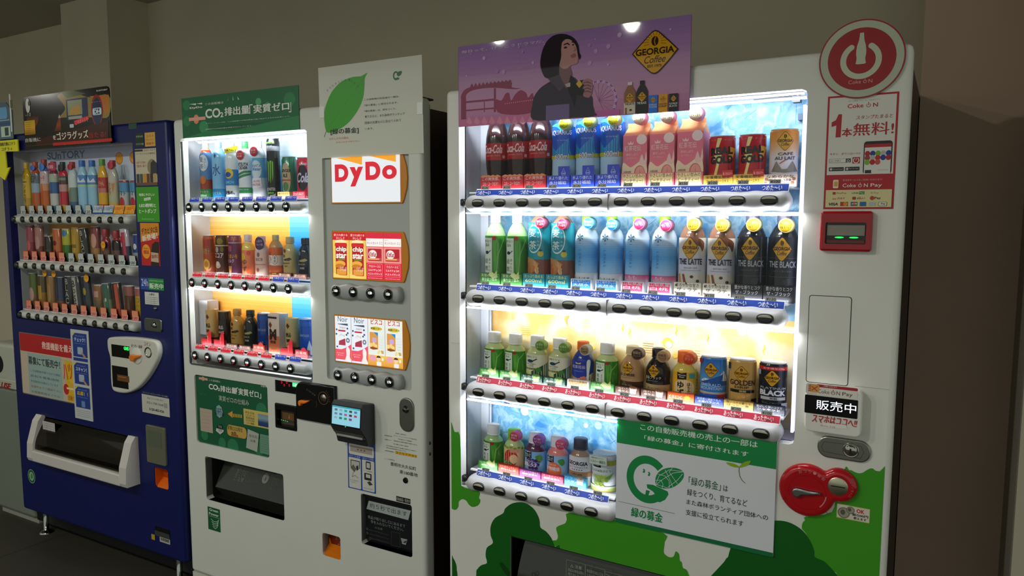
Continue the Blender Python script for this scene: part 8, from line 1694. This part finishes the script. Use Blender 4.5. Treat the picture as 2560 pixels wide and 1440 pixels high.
row2(0, 6, 392, .0275, 'ginger_ale_can', 'can', 'can2', [(1, '1c7c58')], 'green ginger ale can', rimcol='c8d0d0', du=.006, art=txt(('E', -.15, .47, .72, .38, 'c8b488'), ('T', 'GINGER', -.75, .62, .5, .70, '1c3428', .04), ('T', 'ALE', -.5, .50, .1, .59, '1c3428', .04), ('R', -.75, .42, .5, .45, 'c03c28'), ('E', -.15, .28, .4, .11, '4c8c50')), card=(.022, .056, 'd8c078', ['飲むジンジャーエール'], '4c3c14'))
row2(0, 7, 394, .029, 'cola_can', 'can', 'can2', [(1, 'd02444')], 'red cola can at the right end of the middle case', rimcol='c8d0d0', du=.008, art=txt(('E', .05, .5, .75, .32, '241c2c'), ('T', 'Cola', -.6, .38, .7, .62, 'd8d0e8', .03, .3), ('T', 'GRAND', -.3, .8, .5, .86, 'f0c8d0', .04)), card=(.022, .056, 'd82c40', ['うっうまさ！'], 'f8e8e0'))
row2(1, 0, 588, .0255, 'corn_soup_can', 'can', 'can2', [(1, 'b85428')], 'brown and yellow corn soup can, leftmost hot drink', art=txt(('R', -1, .55, 1, .9, '9c4830'), ('T', '味噌汁', -.6, .5, .4, .66, 'c8a060', .02), ('E', -.1, .24, .6, .14, 'e8c050'), ('E', -.1, .24, .35, .08, 'd88c20'), ('R', -.3, .72, .3, .86, 'b02c20')))
row2(1, 1, 588, .0265, 'cocoa_can', 'can', 'can2', [(.04, 'e0dcd0'), (.72, '50241c'), (.75, 'd8c8a8'), (1, '4c3018')], 'dark brown cocoa can with a white cup', rimcol='8c7c60', art=txt(('E', .1, .85, .5, .08, '8c7c20'), ('T', 'ココア', -.75, .42, .5, .54, 'f4ece0', .05), ('E', -.25, .22, .5, .07, 'd8b8a0'), ('E', -.25, .27, .35, .06, 'e8e0d8'), ('E', -.3, .63, .3, .08, 'b8a8a0'), ('E', .35, .64, .25, .07, '6c7020')))
row2(1, 2, 588, .0265, 'sweet_potato_drink_can', 'can', 'can2', [(.04, 'e8e4ec'), (.80, '641c50'), (.82, 'c8b8d0'), (1, '7c3c5c')], 'purple sweet potato drink can', rimcol='a890a8', art=txt(('T', 'うまいモ', -.75, .42, .6, .52, 'e8a838', .05), ('T', 'ミルク', -.75, .31, .2, .40, 'e0d8e4', .03), ('T', '芋', -.1, .84, .6, .97, 'e09030', .02), ('E', -.3, .66, .4, .1, '84306c'), ('T', '蜜', -.5, .60, -.05, .74, 'b85c50', .02), ('P', [(-.5, .05), (-.15, .05), (-.05, .22), (-.6, .22)], 'd89858')))
row2(1, 3, 586, .0265, 'citrus_drink_bottle', 'bottle', 'alu', [(.62, 'e88454'), (.80, 'e8cc60'), (1, 'e0d8d0')], 'orange and yellow hot citrus bottle with pale cap', cap='d8d8dc', art=txt(('E', -.4, .45, .45, .10, 'e0b828'), ('V', 'ゆず', -.45, .08, .1, .42, '1c1814'), ('E', .4, .12, .4, .1, 'ec6c3c'), ('E', .35, .55, .3, .06, 'd84840')))
row2(1, 4, 590, .0270, 'milk_tea_bottle', 'bottle', 'alu', [(.60, 'dcb8a8'), (1, 'd8c8cc')], 'pale pink milk tea bottle with a violet round card', cap='d8c8cc', art=txt(('E', 0, .82, .75, .16, '3c1c54'), ('T', '上品な', -.35, .85, .4, .91, 'c8b8dc', .01), ('T', 'ミルク感', -.4, .76, .45, .82, 'c8b8dc', .01), ('R', -.8, .03, .8, .62, 'e0c4b8'), ('T', '和紅茶', -.5, .38, .4, .46, '5c3c34', .02), ('E', -.1, .54, .2, .06, '7c5c50'), ('R', -.8, .28, .7, .31, 'c89880'), ('E', -.2, .16, .22, .05, 'c85c4c')))
row2(1, 5, 587, .0275, 'roasted_tea_bottle', 'bottle', 'pet', [(.06, 'c07030'), (.12, '6c3010'), (.28, 'd0602c'), (.52, 'e8dcd0'), (.7, 'd05c1c'), (1, 'c08c50')], 'orange roasted tea bottle with pale gold cap', cap='c8b070', art=txt(('V', 'ほうじ', -.65, .26, -.3, .62, '4c2818'), ('E', .15, .42, .42, .115, '5c4c50'), ('E', .15, .42, .38, .105, 'e8dcd0'), ('V', '棗茶', -.02, .34, .35, .50, '4c2818'), ('T', '加賀', -.2, .075, .3, .105, 'e0b060')))
row2(1, 6, 592, .0275, 'coffee_bottle', 'bottle', 'alu', [(1, 'c8b070')], 'pale gold aluminium coffee bottle, middle shelf of the middle case', cap='c0b078', capm='gloss', art=txt(('P', [(-.45, .72), (-.2, .66), (-.4, .60), (-.6, .66)], '6c3c20'), ('T', '微糖', -.7, .50, -.35, .57, '3c2c18'), ('P', [(-.6, .45), (.2, .50), (.45, .46), (.1, .42), (-.4, .42)], '3c2c18'), ('T', 'BLENDY', -.65, .34, .2, .38, '4c3818', .02), ('T', '監修', -.4, .27, .0, .31, '4c3818', .02)), card=(.018, .060, '502420', ['世界一のバリスタ監修'], 'd8b898'))
row2(1, 7, 595, .029, 'coffee_bottle', 'bottle', 'alu', [(1, '141824')], 'black aluminium coffee bottle at the right end of its row', cap='14141c', capm='gloss', du=.004, art=txt(('T', '香', -.6, .58, -.3, .68, '9c9ca0'), ('P', [(-.6, .45), (.2, .50), (.45, .46), (.1, .42), (-.4, .42)], 'a89c60'), ('T', 'BLACK', -.65, .34, .2, .38, 'b0a888', .02), ('T', '無糖', -.4, .24, .1, .29, 'b8b8b8', .02)), card=(.018, .060, '502420', ['世界一のバリスタ監修'], 'd8b898'))
def e_wing(col):
    def f(pr, w, h): pr.P([(w*.02, h*.3), (w*.5, h*.3), (w*.5, h+.030), (w*.30, h+.032), (w*.12, h+.016)], col); pr.V('おいしさ', (w*.1, h*.5), (w*.2, h+.012), 'f0c0b8')
    return f
row2(2, 0, 773, .0265, 'coffee_can', 'can', 'can', [(.22, '4c3020'), (1, 'c8a868')], 'tan coffee can at the left of the lowest hot row', rimcol='d0b880', art=txt(('P', [(-.3, .88), (0, .80), (-.25, .72), (-.5, .80)], '5c2c1c'), ('T', '絶品', -.55, .50, .1, .62, '1c1410', .04), ('T', '微糖', -.5, .36, 0, .45, '1c1410', .03), ('T', 'Coffee', -.4, .25, .2, .31, '3c2c1c', 0, .3)), card=(.026, .056, 'b82028', [], 'f0c0b8', e_wing('d01c2c')))
row2(2, 1, 777, .0265, 'coffee_can', 'can', 'can', [(1, '241c1c')], 'dark brown coffee can beside the tan one', rimcol='c8b080', art=txt(('T', '絶品', -.5, .50, .15, .60, 'd0c8b8', .04), ('T', 'BLACK', -.5, .38, .3, .45, 'b8b0a4', .04), ('E', 0, .5, .8, .3, '2c2424'), ('T', '絶品', -.5, .50, .15, .60, 'd0c8b8', .04), ('T', 'BLACK', -.5, .38, .3, .45, 'b8b0a4', .04), ('E', -.1, .72, .2, .03, '3c2c24')), card=(.026, .056, 'b82028', [], 'f0c0b8', e_wing('d01c2c')))
row2(2, 2, 772, .0285, 'coffee_bottle', 'bottle', 'alu', [(1, 'c09850')], 'gold aluminium coffee bottle beside the black one', cap='b8904c', capm='gloss', art=txt(('P', [(-.4, .68), (-.15, .62), (-.35, .56), (-.55, .62)], '6c2c18'), ('T', '微糖', -.65, .48, -.3, .55, '2c2014'), ('P', [(-.5, .43), (.3, .48), (.5, .44), (.1, .40), (-.4, .40)], '2c2014'), ('T', 'バリスタ', -.55, .31, .2, .36, '3c2c18', .02), ('T', '監修', -.4, .24, .0, .28, '3c2c18', .02)), card=(.018, .060, '4c2420', ['世界一のバリスタ監修'], 'd8b898'))
row2(2, 3, 775, .0285, 'coffee_bottle', 'bottle', 'alu', [(1, '18201c')], 'black aluminium coffee bottle beside the gold one', cap='14181c', capm='gloss', art=txt(('T', '香', -.6, .52, -.3, .62, '8c8c84'), ('P', [(-.5, .43), (.3, .48), (.5, .44), (.1, .40), (-.4, .40)], 'a89c68'), ('T', 'BLACK', -.55, .31, .2, .36, 'a8a088', .02), ('T', '無糖', -.4, .22, .1, .27, 'b8b8b0', .02)), card=(.018, .060, '4c2420', ['世界一のバリスタ監修'], 'd8b898'))
row2(2, 4, 782, .0265, 'coffee_can', 'can', 'can', [(1, '103c8c')], 'deep blue coffee can left of the white and orange box', art=txt(('T', 'DEMITASSE', -.75, .54, .5, .60, '7c98a8', .02), ('R', -1, .82, 1, .93, '1c54a8'), ('T', '微糖', -.3, .2, .2, .28, '6c8cb8')), card=(.026, .058, 'b03c30', ['お客様'], 'f0c8c0', lambda pr, w, h: pr.E((w*.2, h*.9), .013, .013, 'd83c30', 16)))
row2(2, 5, 783, .0275, 'coffee_carton', 'carton', 'box', [(1, 'e0d0c0')], 'white and orange coffee box with a big letter', m='satin', art=txt(('R', -.78, .03, .78, .45, 'd8784c'), ('P', [(-.45, .80), (-.2, .72), (-.45, .62), (-.68, .72)], '7c3420'), ('T', 'M', -.6, .34, .4, .62, '3c1c14', .06), ('T', '微糖', -.5, .25, .3, .33, '4c2418', .03), ('R', -.78, .88, .5, .93, '24201c'), ('T', 'コーヒー', -.4, .1, .3, .14, '5c2c1c')))
row2(2, 6, 795, .0270, 'coffee_can', 'can', 'can', [(.22, '4c3020'), (1, 'b8a468')], 'tan coffee can at the right of the white and orange box', rimcol='c8b880', art=txt(('P', [(-.3, .88), (0, .80), (-.25, .72), (-.5, .80)], '5c2c1c'), ('T', '絶品', -.55, .50, .1, .62, '1c1410', .04), ('T', '微糖', -.5, .36, 0, .45, '1c1410', .03), ('T', 'Coffee', -.4, .25, .2, .31, '3c2c1c', 0, .3)), card=(.026, .058, 'b82028', [], 'f0c0b8', e_wing('d01c2c')))
row2(2, 7, 796, .0275, 'coffee_can', 'can', 'can', [(1, '1450b0')], 'bright blue coffee can at the right end of the lowest row', art=txt(('T', 'DEMITASSE', -.75, .54, .5, .60, '8cb0c8', .02), ('P', [(.1, .1), (.5, .45), (.9, .2), (.9, .05)], 'c8d8e8'), ('R', -1, .82, 1, .93, '2868c0')), card=(.026, .058, 'b03c40', ['お客様'], 'f0c8c0', lambda pr, w, h: pr.E((w*.2, h*.9), .013, .013, 'd02c40', 16)))
# ---------------------------------------------------------------- goods of the left machine
W1 = .052
LIFT = 1.15
ASH = .1
def row1(i, k, Yt, R, name, cat, shape, bands, label, cap='d8d8d0', art=None, tagd=None, card=None, lean=0):
    u = U1[k]+.004; zb = B1[i]+(.024 if i else .028); zt = M1.zof(u, W1, Yt+(3 if i == 0 else 0))
    return drink(M1, name, cat, u, W1, zb, zt, R, shape, bands, label, cap=cap, art=art, tagd=tagd, card=card, lean=lean, k=.55)
def card1(c_, t_, tc): return (.048, .062, c_, ['', t_, ''], tc)
row1(0, 0, 404, .026, 'yellow_tea_bottle', 'bottle', 'tall', [(.3, 'b08c20'), (1, 'c8a41c')], 'yellow bottle at the far left of the blue machine', cap='d0b040', art=txt(('V', 'グリーンダカラ', -.6, .2, .4, .85, '2c3018')))
row1(0, 1, 402, .028, 'peach_tea_bottle', 'bottle', 'tall', [(.40, 'b05828'), (.58, '8ca8b8'), (.78, '5c6c74'), (1, 'c04820')], 'orange bottle with grey blue label beside the yellow one', cap='c04818', art=txt(('T', 'モア', -.6, .60, .5, .72, '2c3438', .04), ('E', 0, .88, .6, .05, '3c6cc0')))
row1(0, 2, 396, .028, 'peach_tea_bottle', 'bottle', 'tall', [(.42, 'b85c20'), (.55, 'c88c60'), (.78, 'c8b0b0'), (1, '4c70b8')], 'orange bottle with pink label and blue round card', cap='a83028', art=txt(('T', 'ピーチ', -.6, .60, .5, .70, 'b85c60', .03), ('E', 0, .86, .7, .07, '3c7cc8'), ('P', [(-.1, .55), (-.4, .4), (.1, .4)], 'd8602c')))
row1(0, 3, 401, .027, 'milk_drink_bottle', 'bottle', 'tall', [(.38, 'b8c0b8'), (.60, '2c5c94'), (.76, 'a8b4a0'), (1, '7c2c44')], 'white and blue bottle with a red card', cap='b02840', art=txt(('R', -.9, .82, .9, .97, 'b02844'), ('T', '600', -.5, .86, .5, .93, 'e0b0b8', .03), ('R', -.9, .02, .9, .14, '2c6484')))
row1(0, 4, 402, .026, 'red_tea_bottle', 'bottle', 'tall', [(.42, 'b81c34'), (.56, 'b89088'), (.60, '6c1c24'), (.72, '3c4440'), (.84, 'c81840'), (1, '1c2824')], 'red bottle with a black round card', cap='20282c', art=txt(('E', 0, .88, .7, .07, '1c2824'), ('R', -.9, .64, .9, .69, '7c8478'), ('R', -.9, .02, .9, .16, 'c89c30')))
row1(0, 5, 402, .027, 'clear_bottle', 'bottle', 'tall', [(.22, '385878'), (.50, '6c8478'), (1, 'c0ccc8')], 'clear bottle with a red round card', cap='b01c28', art=txt(('E', 0, .90, .6, .055, 'b82428'), ('P', [(-.7, .5), (0, .5), (-.7, .36)], 'd0a828')))
row1(0, 6, 398, .029, 'water_bottle', 'bottle', 'pet', [(.50, '8cbcd0'), (.54, 'a8c890'), (.72, '4c80b8'), (1, 'a0ccdc')], 'pale blue mineral water bottle, left of the pair', cap='2c70c0', art=txt(('P', [(-.8, .58), (-.3, .70), (.1, .60), (.6, .66), (.9, .58)], 'd8e4ec')))
row1(0, 7, 398, .029, 'water_bottle', 'bottle', 'pet', [(.50, '8cbcd0'), (.54, 'a8c890'), (.72, '4c80b8'), (1, 'a0ccdc')], 'pale blue mineral water bottle beside the yellow bottle', cap='2c70c0', art=txt(('P', [(-.8, .58), (-.3, .70), (.1, .60), (.6, .66), (.9, .58)], 'd8e4ec')))
row1(0, 8, 395, .027, 'orange_soda_bottle', 'bottle', 'pet', [(.06, 'c8a020'), (.16, 'b83028'), (.38, 'd0a010'), (.66, 'b02c28'), (1, 'd8a81c')], 'yellow soda bottle with red label', cap='5c9c38', art=txt(('T', 'なっちゃん', -.7, .5, .6, .6, 'd8b0a0', .04), ('R', -.9, .38, .9, .46, 'b8706c')))
row1(0, 9, 398, .027, 'lemon_water_bottle', 'bottle', 'pet', [(.20, 'c8a060'), (.32, 'a8b08c'), (.58, 'b8a888'), (1, 'b8b4a4')], 'pale lemon bottle with red round card', cap='b02838', art=txt(('V', 'ミンラ', -.5, .34, .0, .58, '24241c'), ('P', [(.1, .56), (.6, .56), (.3, .38)], 'c87850'), ('E', 0, .90, .65, .07, 'b8243c')))
row1(0, 10, 447, .026, 'tomato_juice_can', 'can', 'can', [(.62, 'b0b4b0'), (.92, '4c8cb0'), (1, '8c4048')], 'tomato juice can, left one of two', art=txt(('T', 'トマト', -.7, .52, .6, .66, '2c403c', .04), ('E', -.1, .30, .6, .18, 'b02030'), ('R', -.6, .04, .5, .09, 'b84048')))
row1(0, 11, 447, .026, 'tomato_juice_can', 'can', 'can', [(.62, 'b0b4b0'), (.92, '4c8cb0'), (1, '8c4048')], 'tomato juice can at the right end of its row', art=txt(('T', 'トマト', -.7, .52, .6, .66, '2c403c', .04), ('E', -.1, .30, .6, .18, 'b02030'), ('R', -.6, .04, .5, .09, 'b84048')))
R1 = [('dark red hot lemon can', '7c2028', 'can', [(.5, '7c2028'), (1, '8c3c4c')], txt(('E', 0, .4, .5, .15, 'c05050'))), ('pinkish brown milk tea can', '8c4440', 'can', [(.4, '6c2c20'), (1, 'a07068')], txt(('E', 0, .5, .7, .2, 'b08880'))), ('black hot coffee can in an orange case', '24180c', 'can', [(1, '20180c')], txt(('R', -.8, .35, .6, .45, '3c2c14'))), ('orange hot tea can', 'a84820', 'can', [(.3, '9c4420'), (1, 'b86030')], txt(('E', -.1, .55, .5, .08, '5c1810'), ('T', '茶', -.3, .2, .2, .35, '5c1810'))), ('green tea can under a blue round card', '2c6c1c', 'can', [(.5, '2c6c1c'), (1, 'a8a828')], txt(('E', 0, .86, .7, .1, '2478a8'))), ('gold coffee can beside a tilted black can', '9c7c20', 'can', [(1, 'a8841c')], txt(('E', -.1, .5, .6, .3, 'b89030'), ('T', 'BOSS', -.5, .4, .4, .5, '4c3c14', .04))),
      ('tilted black coffee can with white lettering', '1c1c1c', 'can', [(1, '1c1e20')], txt(('V', 'BLACK', -.4, .06, .3, .94, 'a8a8a0'))), ('brown coffee can with pink card', '8c6030', 'can', [(.4, '9c7040'), (1, '7c3838')], txt(('E', 0, .6, .7, .2, 'c09080'))), ('small red capped cola bottle, left of the pair', '7c2028', 'small', [(.4, '5c4038'), (1, '8c2430')], txt(('E', -.1, .5, .5, .14, 'b8701c'))), ('small red capped cola bottle, right of the pair', '8c2028', 'small', [(.4, '5c3c38'), (.7, '201414'), (1, 'a02c34')], txt(('E', -.1, .2, .5, .1, '7c5c54'))), ('tilted dark blue cola can with pink fizz', '202838', 'can', [(.5, '24304c'), (1, 'b8b0b8')], txt(('R', -.2, .1, .4, .9, 'a82c48'), ('E', -.3, .7, .4, .1, 'b82838'))), ('blue cola can at the right end of the middle row', '1c3878', 'can', [(.4, '8c9094'), (1, '1c3878')], txt(('E', -.1, .6, .4, .1, 'c8ccd0'), ('T', 'ペプシ', -.5, .2, .4, .3, '3c3030')))]
for k_, (lb, c_, sh, bd_, ar_) in enumerate(R1):
    row1(1, k_, [562, 564, 590, 572, 572, 568, 570, 566, 572, 576, 572, 586][k_], .026, 'drink_can' if sh == 'can' else 'drink_bottle', 'can' if sh == 'can' else 'bottle', sh, bd_, lb, cap='9c2430', art=ar_, lean=-.10 if k_ in (6, 10) else 0)
R2 = [('green and red soup can at the left of the lowest row', [(.4, '6c4c2c'), (1, '4c5c1c')], txt(('E', 0, .4, .6, .2, 'b08c80'))), ('yellow brown coffee can, second in the lowest row', [(.5, '8c6420'), (1, '4c3c1c')], txt(('R', -.6, .3, .3, .7, 'b08c28'))), ('bronze coffee can under a yellow sticker', [(1, '8c6838')], txt(('E', 0, .5, .5, .3, 'a07c40'))), ('dark blue coffee can with small sticker', [(.3, '6c4424'), (1, '24304c')], txt(('E', -.3, .6, .3, .2, '2c3c70'))), ('black coffee can with upright white lettering', [(1, '20242c')], txt(('V', 'BLACK', -.4, .06, .3, .94, 'a8a8a0'))), ('white and black lettered coffee can, tilted', [(1, '34383c')], txt(('R', -.6, .02, .3, .97, 'a8a498'), ('V', 'BOSS', -.45, .1, .15, .9, '24241c'))),
      ('navy coffee can with gold badge, tilted', [(1, '30343c')], txt(('E', 0, .6, .5, .22, '1c2848'), ('E', 0, .6, .35, .1, 'a88c20'))), ('red and cream coffee can', [(.5, '6c5c40'), (1, '8c5c30')], txt(('R', -.6, .6, .4, .8, 'b89080'))), ('green and grey coffee can, tilted', [(.5, '7c7c60'), (1, '4c5c54')], txt(('R', 0, .05, .6, .95, '1c6048'), ('E', .1, .5, .2, .06, 'b8b8a8'))), ('black and orange coffee can, tilted', [(1, '3c2820')], txt(('R', .05, .05, .6, .95, 'b8401c'))), ('brown cocoa can with pink band', [(.7, '4c2c1c'), (1, '8c5448')], txt(('E', 0, .4, .5, .3, '5c3820'))), ('yellow corn soup can with pink band', [(.75, 'b89414'), (1, 'a05850')], txt(('V', 'コーン', -.3, .2, .2, .7, '7c6010')))]
for k_, (lb, bd_, ar_) in enumerate(R2):
    row1(2, k_, [682, 688, 690, 692, 690, 690, 690, 712, 708, 706, 714, 720][k_], .026, 'drink_can', 'can', 'can', bd_, lb, art=ar_, lean=-.12 if k_ in (5, 6, 8, 9) else 0)
for i_, k_, x_, y_, r_ in ((2, 2, 0, .19, .017), (2, 3, 0, .19, .017), (2, 6, .03, .18, .018), (1, 8, .02, .10, .016)):
    u = U1[k_]+x_; z_ = B1[i_]+y_; pr = Print(.028); pr.E((u, z_), r_, r_, '3c2c14'); pr.E((u, z_), r_*.93, r_*.93, 'e09c14'); pr.T('おすすめ', (u-r_*.7, z_-.003), (u+r_*.7, z_+.005), '8c2c14', .02); p1('round_sticker', pr.g)
bpy.data.objects.remove(_to)
